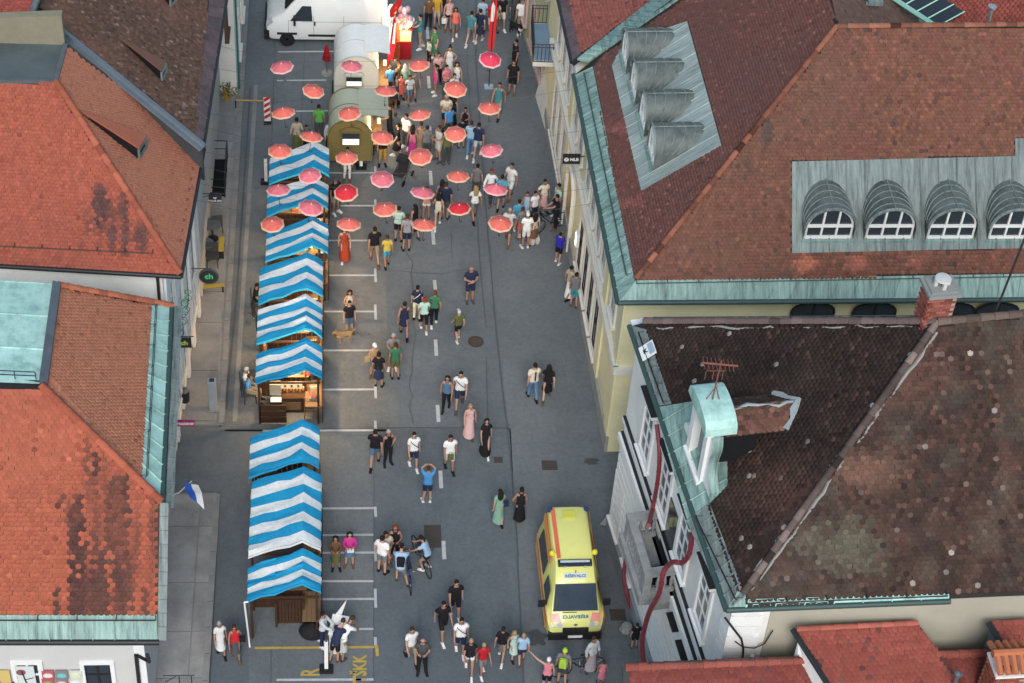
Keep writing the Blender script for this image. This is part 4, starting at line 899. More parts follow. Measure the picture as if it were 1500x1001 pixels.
for u in (u0 + .25, u1 - .25): mb = MB(); mb.frame(O_w, dw, Z, Nw, (u - .12, u + .12, bz - .9, bz - .28, 0, dep * .6)); wpart(mb, 'balcony_bracket', M_STONE, bal)
mb = MB(); wpart(Wf((u0 + .5, u1 - .5, bz, bz + 2.4, 0, .04), mb), 'balcony_door', M_GLASS, WH)
# gabled attic window (aedicule) with volute
gp = ws.px(1042, 690); GA = MB(); S_ = dw; ax = Nw
c0 = ws.px(1036, 700); up = Z
base = ws.px(1030, 704)
Q_ = .8
ga_o = base + Nw * .0
fr = MB()
for u in (-.05, 1.35): fr.frame(ga_o, S_, Z, ax, (u * Q_, (u + .32) * Q_, -.25, 1.75 * 1.1, -.25, .12))
fr.frame(ga_o, S_, Z, ax, (-.05, 1.67 * Q_, -.3, -.02, -.25, .2)); att = wpart(fr, 'attic_window', M_WHITE, WH)
mb = MB(); mb.frame(ga_o, S_, Z, ax, (.27 * Q_, 1.35 * Q_, 0, 1.6 * 1.1, -.2, -.12)); wpart(mb, 'shutter', mat('shutter_grey', (.2, .24, .24), .6, fine=25), att)
mb = MB(); prof = [(-.25, 1.75), (-.2, 1.95)] + [(.81 - 1.0 * math.cos(math.pi * k / 10), 1.95 + .26 * math.sin(math.pi * k / 10)) for k in range(1, 10)] + [(1.82, 1.95), (1.87, 1.75)]; prof = [(x * Q_, z * 1.1) for x, z in prof]
mb.plate([ga_o + S_ * x + Z * z + ax * .2 for x, z in prof], -ax * .18); wpart(mb, 'pediment', M_WHITE, att)
mb = MB(); rings = [[ga_o + S_ * x + Z * (z + .03) + ax * t for x, z in prof] for t in (.24, -.6)]; mb.loft(rings, closed=False, caps=False, smooth=False); mb.plate([p - Z * .0 for p in rings[0]], ax * .02); wpart(mb, 'pediment_cover', M_COPL, att)
# volute bracket with green cover on the near side
mb = MB(); vprof = [(0, 1.75), (.18, 1.7), (.3, 1.5), (.3, 1.25), (.22, 1.05), (.18, .8), (.28, .5), (.5, .3), (.75, .2), (.8, 0), (.8, -.15), (0, -.15)]; vprof = [(x * .8, z * 1.1) for x, z in vprof]
mb.plate([ga_o - S_ * (x + .05) + Z * z + ax * .02 for x, z in vprof], -ax * .22); wpart(mb, 'volute', M_WHITE, att)
mb = MB(); vp_ = vprof[:-1]; mb.loft([[ga_o - S_ * (x + .07) + Z * (z + .02) + ax * t for x, z in vp_] for t in (.04, -.24)], closed=False, caps=False); wpart(mb, 'volute_cover', M_COP, att)
mb = MB(); mb.plate([ga_o + S_ * (x + 1.67 * Q_) + Z * z + ax * .02 for x, z in vprof], -ax * .22); wpart(mb, 'volute', M_WHITE, att)
# little tiled roof running back from the attic window
rA, rB = ga_o + S_ * .0 + Z * 1.65 - ax * .3, ga_o + S_ * 1.34 + Z * 1.65 - ax * .3; rdg0 = ga_o + S_ * .67 + Z * 2.0 - ax * .3
def backto(p): k = ((ws.O - p) @ ws.n) / (-ax @ ws.n); return p - ax * max(k, .05)
gl_ = Plane(rA, backto(rA), rdg0); gr_ = Plane(rB, backto(rB), rdg0)
o = deck(gl_, [rA, backto(rA), backto(rdg0), rdg0], 'attic_roof', M_UNDERD, WH, .02, .06); tiles(o, gl_, [rA, backto(rA), backto(rdg0), rdg0], .165, .13, varcol((.12, .062, .045), .2, [(.1, (.06, .04, .035))], [], 13))
o = deck(gr_, [rB, backto(rB), backto(rdg0), rdg0], 'attic_roof', M_UNDERD, WH, .02, .06); tiles(o, gr_, [rB, backto(rB), backto(rdg0), rdg0], .165, .13, varcol((.12, .062, .045), .2, [(.1, (.06, .04, .035))], [], 14))
M_MORT = mat('mortar_blue', (.30, .36, .37), .8, fine=30, bmp=.6)
mortar([backto(rA) + Z * .05, backto(rdg0) + Z * .06, backto(rB) + Z * .05], WH, .12, 'lead_patch', M_MORT); mortar([rdg0, backto(rdg0)], WH, .07, 'lead_patch', M_MORT)
mb = MB(); q = rA - Z * .1; mb.frame(rA, S_, Z, ax, (.02, .06, -1.0, -.05, -1.0, 0)); wpart(mb, 'attic_cheek', M_DARK, WH)
# ================================================================ chimney, aerial, cable on this roof
def brick_chimney(name, label, base, wd, dp, ht, rz, cap, brick=(.30, .10, .075)):
    t = thing(name, label, 'chimney', base, rz); mb = MB(); mb.box((0, 0, ht / 2), (wd - .02, dp - .02, ht)); part(mb, 'mortar_core', mat('mortar_grey', (.34, .31, .29), .9), t)
    bm_ = {}; k = 0; rows = int(ht / .085)
    me = MB().box((0, 0, 0), (.215, .1, .068)).mesh('brick', mat('brick_clay', (.5, .5, .5), .85, objcol=True, fine=25))
    for j in range(rows):
        z = .05 + j * .085
        for (L, n_, ax_) in ((wd, dp, 0), (dp, wd, 1)):
            c = int(L / .235) + 1
            for i in range(c):
                x = -L / 2 + .11 + i * .235 + (.117 if (j + ax_) % 2 else 0) - .05
                if x + .11 > L / 2 + .02: continue
                for sg in ((-1,) if True else (-1, 1)):
                    if k > 290: continue
                    o = link('brick', me, t, (x, sg * (n_ / 2 - .04), z) if ax_ == 0 else (sg * (n_ / 2 - .04), x, z), np.array(brick) * rng.uniform(.55, 1.35)); o.rotation_euler = (0, 0, ax_ * math.pi / 2); k += 1
    cap(t, ht); return t
M_CEM = mat('cement_cap', (.26, .27, .26), .85, fine=35, bmp=.4)
def cap1(t, ht):
    mb = MB(); mb.box((0, 0, ht + .05), (.88, .78, .1)); mb.box((0, 0, ht + .12), (.7, .6, .06)); part(mb, 'cap_slab', M_CEM, t)
    mb = MB()
    for i in range(4): mb.box((.17 * math.cos(i * math.pi / 2), .17 * math.sin(i * math.pi / 2), ht + .25), (.09, .09, .22))
    part(mb, 'cowl_posts', mat('cowl_white', (.55, .56, .54), .7), t); part(MB().lathe([(.19, ht + .34), (.22, ht + .36), (.2, ht + .39), (.12, ht + .41), (.01, ht + .42)], n=14), 'cowl', mat('cowl_white'), t)
cb = wf.px(1372, 462); brick_chimney('brick_chimney', 'red brick chimney with cement slab and white cowl on the dark ridge', V3(cb[0], cb[1] + .25, cb[2] - .5), .76, .62, 1.2, .12, cap1)
ab = ws.px(1050, 570); AN = thing('tv_aerial', 'rusty television aerial on the attic pediment', 'aerial', ga_o + S_ * .65 + Z * 2.4 - ax * .1)
M_RUST = mat('rust', (.22, .09, .07), .8, fine=60)
part(MB().tube([(0, 0, 0), (.05, 0, 1.5)], .022, 6).tube([(-.18, 0, 0), (.03, 0, .55)], .014, 4).tube([(.2, 0, 0), (.03, 0, .55)], .014, 4), 'mast', M_RUST, AN)
mb = MB(); mb.tube([(-.45, 0, 1.42), (.5, 0, 1.3)], .03, 6)
for i in range(8): x = -.4 + i * .11; mb.tube([(x, -.22, 1.42 - i * .015), (x, .22, 1.42 - i * .015)], .01, 4)
part(mb, 'aerial_elements', M_RUST, AN); mb = MB()
for x in (-.3, -.1, .15): mb.tube([(x, 0, 1.1), (x, 0, .8)], .012, 4)
mb.tube([(-.3, 0, 1.12), (.2, 0, 1.12)], .012, 4); part(mb, 'dipoles', M_RUST, AN)
b0 = wf.px(1458, 458); mb = MB(); mb.tube([b0, b0 + V3(.5, .6, 3.4)], .03, 6); solo(mb, 'roof_pole', M_BLACKM, 'thin black pole leaning above the dark roof ridge', 'pole')
# cables on the corner of the white house
c1 = at_plane(1057, 905, O_w + V3(0, -.15, 0), V3(0, 1, 0)); fpx = lambda x, y: at_plane(x, y, O_w + V3(0, -.12, 0), V3(0, 1, 0))
mb = MB(); mb.tube([fpx(1062, 905), fpx(1075, 922), fpx(1086, 936), fpx(1089, 950), fpx(1087, 975)], .03, 6); mb.tube([fpx(1077, 940), fpx(1088, 948), fpx(1105, 950), fpx(1120, 943), fpx(1132, 924)], .018, 5); wpart(mb, 'cable', M_BLACKM, WH)

# ================================================================ red roofs in the lower right corner
ZB = 8.2
b_A, b_B = at(915, 979, ZB), at(1500, 955, ZB)
BR = thing('rear_extension', 'red tiled house roof with shed dormer in the lower right corner', 'house', (13, 27, 0))
bp = Plane(b_A, b_B, b_A + V3(0, -3, -1.7)); o = deck(bp, bp.poly([(915, 979), (1640, 950), (1640, 1160), (915, 1160)]), 'roof', M_UNDER, BR)
dots = lambda W, C, r: ((np.sin(C[:, 0] * 9) > .93) & (np.sin(C[:, 1] * 11 + C[:, 0]) > .6)).astype(float) * .0
tiles(o, bp, bp.poly([(917, 981), (1640, 953), (1640, 1155), (917, 1155)]), .14, .12, varcol((.19, .052, .042), .09, [(.03, (.13, .05, .045))], [], 15), nind=120)
ridge_tiles(o, bp.px(915, 980) + (0, 0, .03), bp.px(1640, 951) + (0, 0, .03), (.25, .075, .058), .12, .34, jit=.12)
mb = MB(); P = bp.poly([(912, 978), (912, 1160)]); mb.plate([P[0], P[1], P[1] + V3(.16, 0, 0), P[0] + V3(.16, 0, 0)], (0, 0, .1)); wpart(mb, 'verge_flashing', M_BLACKM, BR)
snow_guard(bp, bp.px(950, 974) , bp.px(1168, 966), o, 1.0, .3)
mb = MB(); mb.prism([(b_A[0] + .35, b_A[1] - .1), (30, b_A[1] - .1), (30, 15), (b_A[0] + .35, 15)], 0, 6.2); mb.prism([(b_A[0] + .35, b_A[1] - .15), (30, b_A[1] - .15), (30, b_A[1] - 1.2), (b_A[0] + .35, b_A[1] - 1.2)], 6.2, 7.3); wpart(mb, 'wall', M_BEIGE, BR)
# shed dormer slab
zd = ZB + .75; d0, d1 = at(1163, 922, zd), at(1345, 913, zd); dp_ = Plane(d0, d1, d0 + V3(0, -3, -1.0)); dq = dp_.poly([(1163, 922), (1345, 913), (1415, 1010), (1460, 1080), (1265, 1080), (1214, 1003)])
o = deck(dp_, dq, 'dormer_roof', M_UNDER, BR, .02, .14)
tiles(o, dp_, dp_.poly([(1166, 923), (1343, 915), (1412, 1010), (1452, 1078), (1270, 1078), (1217, 1003)]), .15, .125, varcol((.26, .07, .053), .07, [(.035, (.16, .06, .05))], [], 16), nind=140)
ridge_tiles(o, dp_.px(1166, 923), dp_.px(1344, 914), (.36, .11, .08), .08, .3)
mb = MB(); P = dp_.poly([(1161, 922), (1214, 1005), (1262, 1080)]); 
for a, b in zip(P, P[1:]): mb.tube([a, b], .09, 6)
wpart(mb, 'verge_flashing', M_BLACKM, BR)
mb = MB(); a, b, c = dp_.px(1170, 935), dp_.px(1210, 1000), bp.px(1168, 966); mb.add([a - (0, 0, .1), b - (0, 0, .1), b - (0, 0, 1.6), bp.px(1168, 968), a - (0, 0, .9)], [(0, 1, 2, 3, 4)]); wpart(mb, 'dormer_cheek', M_WHITE, BR)
mb = MB(); P = [dp_.w(*dp_.uv(p)) for p in dp_.poly([(1175, 930), (1340, 922), (1400, 1010), (1220, 1000)])]; mb.plate([p - V3(0, 0, .18) for p in P], (0, 0, -1.2)); wpart(mb, 'dormer_wall', M_WHITE, BR)
# second dormer at the edge and tiled chimney
z2 = ZB + .9; e0, e1 = at(1450, 912, z2), at(1600, 905, z2); ep = Plane(e0, e1, e0 + V3(0, -3, -1.0)); eq = ep.poly([(1450, 912), (1640, 903), (1640, 1000), (1500, 1000)])
o = deck(ep, eq, 'dormer_roof', M_UNDER, BR, .02, .14); tiles(o, ep, ep.poly([(1452, 914), (1640, 905), (1640, 998), (1502, 998)]), .15, .125, varcol((.26, .07, .053), .08, [], [], 17))
mb = MB(); mb.tube(ep.poly([(1448, 912), (1500, 1002)]), .1, 6); wpart(mb, 'verge_flashing', M_BLACKM, BR); mb = MB(); a, b = ep.px(1452, 920), ep.px(1490, 985); mb.add([a, b, b - V3(0, 0, 1.5), a - V3(0, 0, 1.1)], [(0, 1, 2, 3)]); wpart(mb, 'dormer_cheek', mat('slate_cheek', (.10, .13, .15), .7, fine=20), BR)
def cap2(t, ht):
    mb = MB(); mb.box((0, 0, ht + .02), (.86, .8, .07)); part(mb, 'white_band', M_WHITE, t)
    mb = MB()
    for x in (-.3, -.02, .3): mb.box((x, -.28, ht + .18), (.12, .12, .28)); mb.box((x, .28, ht + .18), (.12, .12, .28))
    part(mb, 'cap_piers', mat('orange_brick', (.40, .13, .07), .85, fine=30), t)
    for sgn in (-1, 1):
        mb = MB()
        for i in range(5): mb.tube([(-.4 + i * .2, 0, ht + .52), (-.4 + i * .2, sgn * .5, ht + .3)], .085, 6)
        part(mb, 'cap_tile', mat('orange_tile', (.46, .16, .08), .8, fine=30, bmp=.3), t)
    mb = MB(); mb.tube([(-.52, 0, ht + .56), (.52, 0, ht + .56)], .1, 7); part(mb, 'cap_ridge', mat('orange_tile'), t)
p = at(1466, 1000, 8.6); brick_chimney('brick_chimney', 'orange brick chimney with tiled saddle cap at the right edge', V3(p[0], p[1], 7.6), .8, .75, 1.75, .05, cap2, (.33, .10, .065))
p = at(1402, 990, 8.9); t = thing('roof_vent', 'small grey pipe vent beside the orange chimney', 'vent', p - V3(0, 0, .5)); part(MB().tube([(0, 0, 0), (.02, 0, .45), (.12, 0, .6)], .05, 7), 'pipe', M_FLASH, t); part(MB().lathe([(.09, .55), (.1, .62), (.02, .68)], n=10), 'cowl', M_FLASH, t)
# ================================================================ street furniture on the left pavement
def zat(px, py, Y):
    d = ray(px, py); k = (Y - EYE[1]) / d[1]; return (EYE + d * k)
def cyl(mb, x, y, z0, z1, r, n=10): return mb.lathe([(r, z0), (r, z1)], (x, y, 0), n)
M_CLOTH = mat('cloth', (1, 1, 1), .85, objcol=True, scale=6, fine=60, amount=.35, bmp=.2)
cloth_folds(M_CLOTH.node_tree, M_CLOTH.node_tree.nodes['Principled BSDF'])
M_SKIN = mat('skin', (1, 1, 1), .6, objcol=True, scale=8, fine=60, amount=.15, bmp=0)
M_PLAIN = mat('plain_paint', (1, 1, 1), .5, objcol=True, scale=4, fine=50, amount=.2, bmp=.05)
M_GLOSS = mat('gloss_paint', (1, 1, 1), .25, objcol=True, scale=1.5, fine=60, amount=.12, bmp=0)
M_WOOD = mat('dark_wood', (.06, .032, .02), .7, scale=6, fine=40, stretch=(1, 8, 1))
M_WOODL = mat('pale_wood', (.20, .125, .065), .7, scale=6, fine=40, stretch=(1, 8, 1))
_dg = mat('dark_glass', (.012, .014, .017), .35, bmp=0); _dg.node_tree.nodes['Principled BSDF'].inputs['Specular IOR Level'].default_value = .12
M_CHROME = mat('chrome', (.5, .5, .52), .25, .9, bmp=0)
M_RUB = mat('rubber', (.02, .02, .022), .8)
M_LAMP = mat('warm_lamp', (1, .8, .5), .5, emit=(1, .66, .32, 2.5)); M_LAMPW = mat('white_lamp', (1, .95, .85), .5, emit=(1, .93, .8, 5))
def lamp(name, parent, loc, e, col=(1, .62, .3), r=.1):
    l = bpy.data.lights.new(name, 'POINT'); l.energy = e; l.color = col; l.shadow_soft_size = r
    o = bpy.data.objects.new(name, l); COL.objects.link(o); o.parent = parent; o.location = loc; return o
p = at(313, 600, .13); t = thing('parking_meter', 'tall grey parking pay station with dark screen at the pavement edge', 'parking meter', p)
part(MB().box((0, 0, .7), (.26, .2, 1.4)), 'cabinet', mat('meter_grey', (.42, .46, .50), .4, .2), t); part(MB().box((0, -.01, 1.42), (.28, .22, .05)), 'top_cover', mat('meter_grey'), t)
part(MB().box((0, -.02, 1.46), (.17, .15, .03)), 'solar_screen', mat('solar_dark', (.03, .05, .09), .2), t); part(MB().box((0, 0, .02), (.4, .34, .04)), 'base_plate', M_KERB, t)
p = at(268, 604, .13); t = thing('litter_bin', 'small black hanging litter bin with pale lid by the white wall', 'bin', p)
part(MB().tube([(-.1, 0, 0), (-.1, 0, 1.25)], .03, 6), 'post', M_BLACKM, t); part(MB().lathe([(.13, .55), (.16, .6), (.17, 1.0), (.15, 1.05)], (.1, 0, 0), 14), 'bucket', M_BLACKM, t); part(MB().lathe([(.16, 1.06), (.1, 1.14), (.02, 1.16)], (.1, 0, 0), 14), 'lid', M_FLASH, t)
def hang_sign(px, w_, h_, z, label, col, name='hanging_sign', wall=None, extra=None, arm=True):
    p = at(*px, z); t = thing(name, label, 'sign', p); part(MB().box((0, 0, 0), (w_, .07, h_)), 'board', mat('board%s' % (col,), col, .5, amount=.15), t)
    if arm: part(MB().tube([(-w_ / 2 - .35, .0, h_ / 2 + .07), (w_ / 2 + .1, 0, h_ / 2 + .07)], .018, 5).tube([(-w_ / 2 - .35, 0, h_ / 2 - .15), (-w_ * .1, 0, h_ / 2 + .07)], .012, 5), 'bracket', M_BLACKM, t)
    if extra: extra(t)
    return t
RX = Matrix.Rotation(math.pi / 2, 4, 'X'); fr_ = lambda x=0, z=0, y=-.04: Matrix.Translation((x, y, z)) @ RX
M_NEON = mat('neon_yellow_green', (.25, .32, .06), .5, emit=(.55, .75, .12, .15)); M_NEONG = mat('neon_green', (.05, .3, .14), .5, emit=(.08, .8, .35, .22))
def chs(s, m_): return lambda t: text('ch', s, 'lettering', m_, t, fr_(0, .01), .01, .01)
hang_sign((270, 502), .46, .42, 3.2, 'square black hanging sign with yellow green ch lettering over the pavement', (.03, .035, .03), extra=chs(.26, M_NEON))
hang_sign((271, 620), .62, .24, 2.6, 'magenta hanging sign with white letters above the pavement end', (.45, .03, .12), arm=False, extra=lambda t: text('TRSZENIS', .13, 'lettering', M_WHITE, t, fr_(), .006, .008))
t = hang_sign((315, 291), .46, .3, 3.0, 'black shop sign with white heart and lettering over the pavement', (.03, .03, .035), extra=lambda t: (text('YOUR ON', .1, 'lettering', M_WHITE, t, fr_(0, -.08), .006, .004), part(MB().plate([(0, -.04, .0), (-.07, -.04, .07), (-.035, -.04, .1), (0, -.04, .075), (.035, -.04, .1), (.07, -.04, .07)], (0, -.01, 0)), 'heart', M_WHITE, t)))
mb = MB(); mb.plate([(-.23, -.03, .15), (.23, -.03, .15), (.16, -.03, .27), (-.16, -.03, .27)], (0, .06, 0)); part(mb, 'board_top', mat('board(0.03, 0.03, 0.035)'), t)
p = at(306, 405, 2.6); t = thing('round_sign', 'round black sign with green ch lettering hanging over the pavement seats', 'sign', p); o = part(MB().lathe([(.34, -.03), (.34, .03)], n=24), 'disc', mat('board(0.03, 0.035, 0.03)'), t); o.rotation_euler = (math.pi / 2, 0, 0)
o = part(MB().lathe([(.345, -.035), (.345, .035), (.31, .036), (.31, -.036)], n=24), 'ring', M_FLASH, t); o.rotation_euler = (math.pi / 2, 0, 0); text('ch', .32, 'lettering', M_NEONG, t, fr_(0, .02), .01, .008); part(MB().tube([(-.7, 0, .36), (.1, 0, .36)], .018, 5), 'bracket', M_BLACKM, t)
a, b = at(274, 430, 4.2), at(260, 496, 4.0); mb = MB(); P = [a + (b - a) * i / 12 + V3(.05 * math.sin(i * 1.9), 0, .06 * math.cos(i * 2.3)) for i in range(13)]; mb.tube(P, .02, 5); t = thing('neon_garland', 'twisted green neon strip with ornament running along the white facade', 'neon sign', a)
wpart(mb, 'neon_tube', M_NEONG, t); mb = MB()
for i in range(12): q = P[i] + V3(.03, 0, 0); r_ = .1 + .08 * random.random(); mb.tube([q + V3(r_ * math.cos(j) * .9, 0, r_ * math.sin(j)) for j in np.linspace(0, 6.28, 9)], .01, 4)
wpart(mb, 'scroll_work', M_BLACKM, t)
# seats and folded parasols of the bar on the pavement
def chair(x, y, rz, label, seat=(.05, .055, .06), z=.13, group='dark chairs of the pavement bar'):
    t = thing('chair', label, 'chair', (x, y, z), rz, group); part(MB().box((0, 0, .44), (.42, .42, .05)), 'seat', mat('seat_dark', (.05, .055, .06), .6), t); part(MB().box((0, .2, .7), (.42, .04, .42)), 'backrest', mat('seat_dark'), t)
    for a_, b_ in ((-1, -1), (1, -1), (-1, 1), (1, 1)): part(MB().tube([(a_ * .18, b_ * .18, .42), (a_ * .2, b_ * .2, 0)], .016, 5), 'leg', M_BLACKM, t)
    return t
def rtable(px, label, r=.33, col='seat_dark', h=.74):
    p = at(*px, .13); t = thing('bar_table', label, 'table', p); part(MB().lathe([(r, h - .03), (r, h)], n=18), 'tabletop', mat('glassy_top', (.10, .12, .13), .25), t); part(MB().tube([(0, 0, 0), (0, 0, h - .03)], .03, 6), 'pedestal', M_BLACKM, t); part(MB().lathe([(.22, 0), (.2, .03), (.04, .05)], n=14), 'foot', M_BLACKM, t); return t
rtable((312, 350), 'round glossy dark bar table nearest the black heart sign'); rtable((303, 378), 'round dark bar table above the round ch sign', .3)
for (x, y, rz, l) in ((300, 345, 1.2, 'dark chair left of the upper glossy bar table'), (318, 338, 3.3, 'dark chair behind the upper glossy bar table'), (296, 384, 1.3, 'dark chair against the wall beside the lower bar table'), (312, 388, 0, 'dark chair in front of the lower bar table')):
    p = at(x, y, .13); chair(p[0], p[1], rz, l)
def closed_parasol(px, h, r, col, label, base=True, z0=.13, group=None):
    p = at(*px, z0); t = thing('closed_parasol', label, 'parasol', p, 0, group); part(MB().tube([(0, 0, 0), (0, 0, h)], .022, 7), 'pole', M_FLASH, t)
    n = 10; mb = MB(); rings = []
    for zz, rr in ((h - .02, .02), (h * .85, r * .5), (h * .6, r * .85), (h * .48, r), (h * .45, r * .8)): rings.append([(rr * (1 + .28 * (j % 2)) * math.cos(2 * math.pi * j / n), rr * (1 + .28 * (j % 2)) * math.sin(2 * math.pi * j / n), zz) for j in range(n)])
    mb.loft(rings); part(mb, 'folded_canopy', M_CLOTH, t, col)
    mb = MB(); mb.lathe([(r * .95, h * .62), (r * 1.0, h * .58), (r * .95, h * .56)], n=12); part(mb, 'tie_strap', M_CLOTH, t, [c * .6 for c in col])
    if base: part(MB().lathe([(.24, 0), (.22, .06), (.05, .09)], n=16), 'base', M_KERB, t)
    return t
closed_parasol((291, 352), 2.0, .13, (.04, .045, .05), 'folded dark parasol beside the wall above the bar tables'); closed_parasol((285, 395), 2.1, .14, (.05, .055, .06), 'folded dark parasol just above the round ch sign')
p = at(325, 370, .13); t = thing('bench', 'small yellow and black bench board on the pavement edge', 'bench', p); part(MB().box((0, 0, .42), (.2, .78, .05)), 'seat', mat('yellow_seat', (.45, .33, .04), .5), t)
for s_ in (-1, 1): part(MB().box((0, s_ * .33, .2), (.18, .05, .4)), 'leg', M_BLACKM, t)
p = at(312, 428, .13); t = thing('bench', 'yellow topped bench slanting across the pavement below the round sign', 'bench', p, .15); part(MB().box((0, 0, .3), (.85, .16, .04)), 'seat', mat('yellow_seat'), t)
for s_ in (-1, 1): part(MB().box((s_ * .36, 0, .14), (.05, .15, .28)), 'leg', M_BLACKM, t)
p = at(322, 262, .13); t = thing('stair_rail', 'dark railed cellar opening in the upper pavement beside the wall', 'railing', p)
r = MB()
for z_ in (.5, .9): r.tube([(-.3, 1.2, z_), (.25, 1.2, z_), (.25, -1.1, z_), (-.3, -1.1, z_)], .02, 5)
for x_, y_ in ((-.3, 1.2), (.25, 1.2), (.25, .4), (.25, -.4), (.25, -1.1), (-.3, -1.1)): r.tube([(x_, y_, 0), (x_, y_, .9)], .02, 5)
part(r, 'rail', M_BLACKM, t); part(MB().box((0, .05, .01), (.5, 2.2, .02)), 'opening', M_DARK, t)
p = at(333, 146, .13); t = thing('planter', 'yellow planter of straggly flowers at the white wall corner', 'planter', p); part(MB().lathe([(.12, 0), (.17, .32), (.18, .34)], n=12), 'pot', mat('ochre_pot', (.45, .30, .06), .6), t); mb = MB()
for i in range(160):
    a_, r_ = random.uniform(0, 6.3), random.uniform(0, .42); c = V3(r_ * math.cos(a_), r_ * math.sin(a_), .38 + random.uniform(0, .35) * (1 - r_)); u_, v_ = rng.normal(0, 1, 3), rng.normal(0, 1, 3); u_ = nrm(u_) * .05; v_ = nrm(np.cross(u_, v_)) * .03; mb.add([c - u_, c - v_, c + u_, c + v_], [(0, 1, 2, 3)], 0 if i % 4 else 1)
part(mb, 'foliage', [mat('leaf_olive', (.07, .10, .035), .7), mat('petal_yellow', (.55, .38, .04), .6)], t)
a, b = at(345, 147, .5), at(390, 148, .5); t = thing('barrier_pole', 'thin yellow barrier pole across the parking row by the striped marker', 'barrier', (a + b) / 2); wpart(MB().tube([a, b], .035, 6), 'pole', mat('ochre_pot'), t); wpart(MB().tube([a, a - V3(0, 0, .38)], .03, 6), 'post', M_BLACKM, t); wpart(MB().tube([b, b - V3(0, 0, .48)], .03, 6), 'post', M_BLACKM, t)
# balcony rail stubs, flag, wall seat signs
fb = at(262, 722, 4.4); ft_ = at(276, 709, 4.9); t = thing('flag', 'white and blue flag on a short pole from the left facade', 'flag', fb); wpart(MB().tube([fb - V3(.15, 0, .08), fb, ft_ + V3(.1, 0, .12)], .018, 6), 'flagpole', M_WHITE, t)
def flag_band(v0, v1, col, nm):
    mb = MB(); rings = []
    for i in range(9):
        s_ = i / 8; ring = []
        for v in (v0, v1): ring.append(tuple(ft_ + V3(-.12 + .42 * v + .12 * s_, -.1 * math.sin(s_ * 5 + v * 2), -1.05 * s_ * (.75 + .35 * v) + .1 - .1 * abs(v - .5))))
        rings.append(ring)
    mb.loft(rings, closed=False, caps=False); wpart(mb, nm, M_CLOTH, t, color=col)
flag_band(.5, 1, (.78, .8, .82), 'white_band'); flag_band(0, .5, (.035, .12, .50), 'blue_band')
p = at(262, 990, 2.6); t = thing('sign_bracket', 'empty black wrought bracket on the wall at the bottom left', 'bracket', p); part(MB().tube([(-.45, 0, 0), (.45, 0, 0)], .02, 5).tube([(.35, 0, 0), (.35, 0, -.4)], .015, 5).tube([(0, 0, 0), (0, 0, -.4)], .015, 5).tube([(-.4, 0, -.3), (-.05, 0, 0)], .015, 5), 'bracket_arm', M_BLACKM, t)
# right side signs
t = hang_sign((837, 233), .62, .42, 5.2, 'black rectangular sign with white disc and letters on the yellow facade', (.015, .015, .018), arm=False, extra=lambda t: (text('NLB', .17, 'lettering', M_WHITE, t, fr_(.1, 0), .006, .008), part(MB().tube([(.31, 0, .1), (.75, .1, .1)], .02, 5), 'bracket', M_BLACKM, t)))
o = part(MB().lathe([(.085, -.01), (.085, .01), (.03, .012), (.03, -.012)], n=18), 'disc_mark', M_WHITE, t); o.rotation_euler = (math.pi / 2, 0, 0); o.location = (-.18, -.045, 0)
p = at(846, 350, 2.4); t = thing('wall_light_box', 'glowing vertical cash machine light on the yellow wall', 'light', p); part(MB().box((0, 0, 0), (.12, .26, .62)), 'housing', M_WHITE, t); part(MB().box((-.065, 0, 0), (.02, .2, .5)), 'lit_panel', mat('lit_panel', (1, .93, .8), .5, emit=(1, .93, .75, 2.2)), t); lamp('box_light', t, (-.4, 0, 0), 6, (1, .85, .6))
p = ws.px(947, 520); t = thing('roof_banner', 'white printed sheet lying on the metal eave of the dark roof', 'banner', p + ws.n * .12); mb = MB(); U_, V_ = ws.u, ws.v
mb.plate([U_ * a_ + V_ * b_ for a_, b_ in ((-.26, -.12), (.26, -.12), (.26, .36), (-.26, .36))], ws.n * .02); part(mb, 'sheet', M_WHITE, t); text('K', .2, 'print', M_BLACKM, t, basis(ws.n * .03 + V_ * .05, -U_ if U_[0] < 0 and False else nrm(V_), nrm(np.cross(ws.n, V_))), .002, .01); mb = MB(); mb.plate([U_ * a_ + V_ * b_ + ws.n * .025 for a_, b_ in ((-.2, .16), (.2, .16), (.2, .33), (-.2, .33))], ws.n * .01); part(mb, 'print_patch', mat('print_blue_grey', (.3, .4, .5), .6), t)
# hoses / rubble tubes on the white facade
M_HOSE = mat('red_hose', (.20, .028, .04), .5, scale=8, amount=.5, bmp=.2)
wfp = lambda px, py, off=.22: at_plane(px, py, O_w + Nw * off, Nw)
def hose(P, label, r=.066):
    t = thing('red_hose', label, 'hose', P[-1]); Q = []
    for i in range(len(P) - 1):
        p0, p1, p2, p3 = P[max(i - 1, 0)], P[i], P[i + 1], P[min(i + 2, len(P) - 1)]
        for k in range(5): s_ = k / 5; Q.append(.5 * ((2 * p1) + (-p0 + p2) * s_ + (2 * p0 - 5 * p1 + 4 * p2 - p3) * s_ ** 2 + (-p0 + 3 * p1 - 3 * p2 + p3) * s_ ** 3))
    Q.append(P[-1]); wpart(MB().tube(Q, r, 8), 'tube', M_HOSE, t)
    for i in range(1, len(Q) - 1, 2): d_ = nrm(Q[i + 1] - Q[i - 1]); wpart(MB().tube([Q[i] - d_ * .02, Q[i] + d_ * .02], r * 1.1, 8), 'rib_ring', mat('hose_dark', (.2, .035, .045), .5), t)
hose([wfp(962, 622), wfp(966, 660), wfp(964, 700), wfp(956, 745), wfp(950, 770, .7)], 'upper red hose running down to the stone balcony')
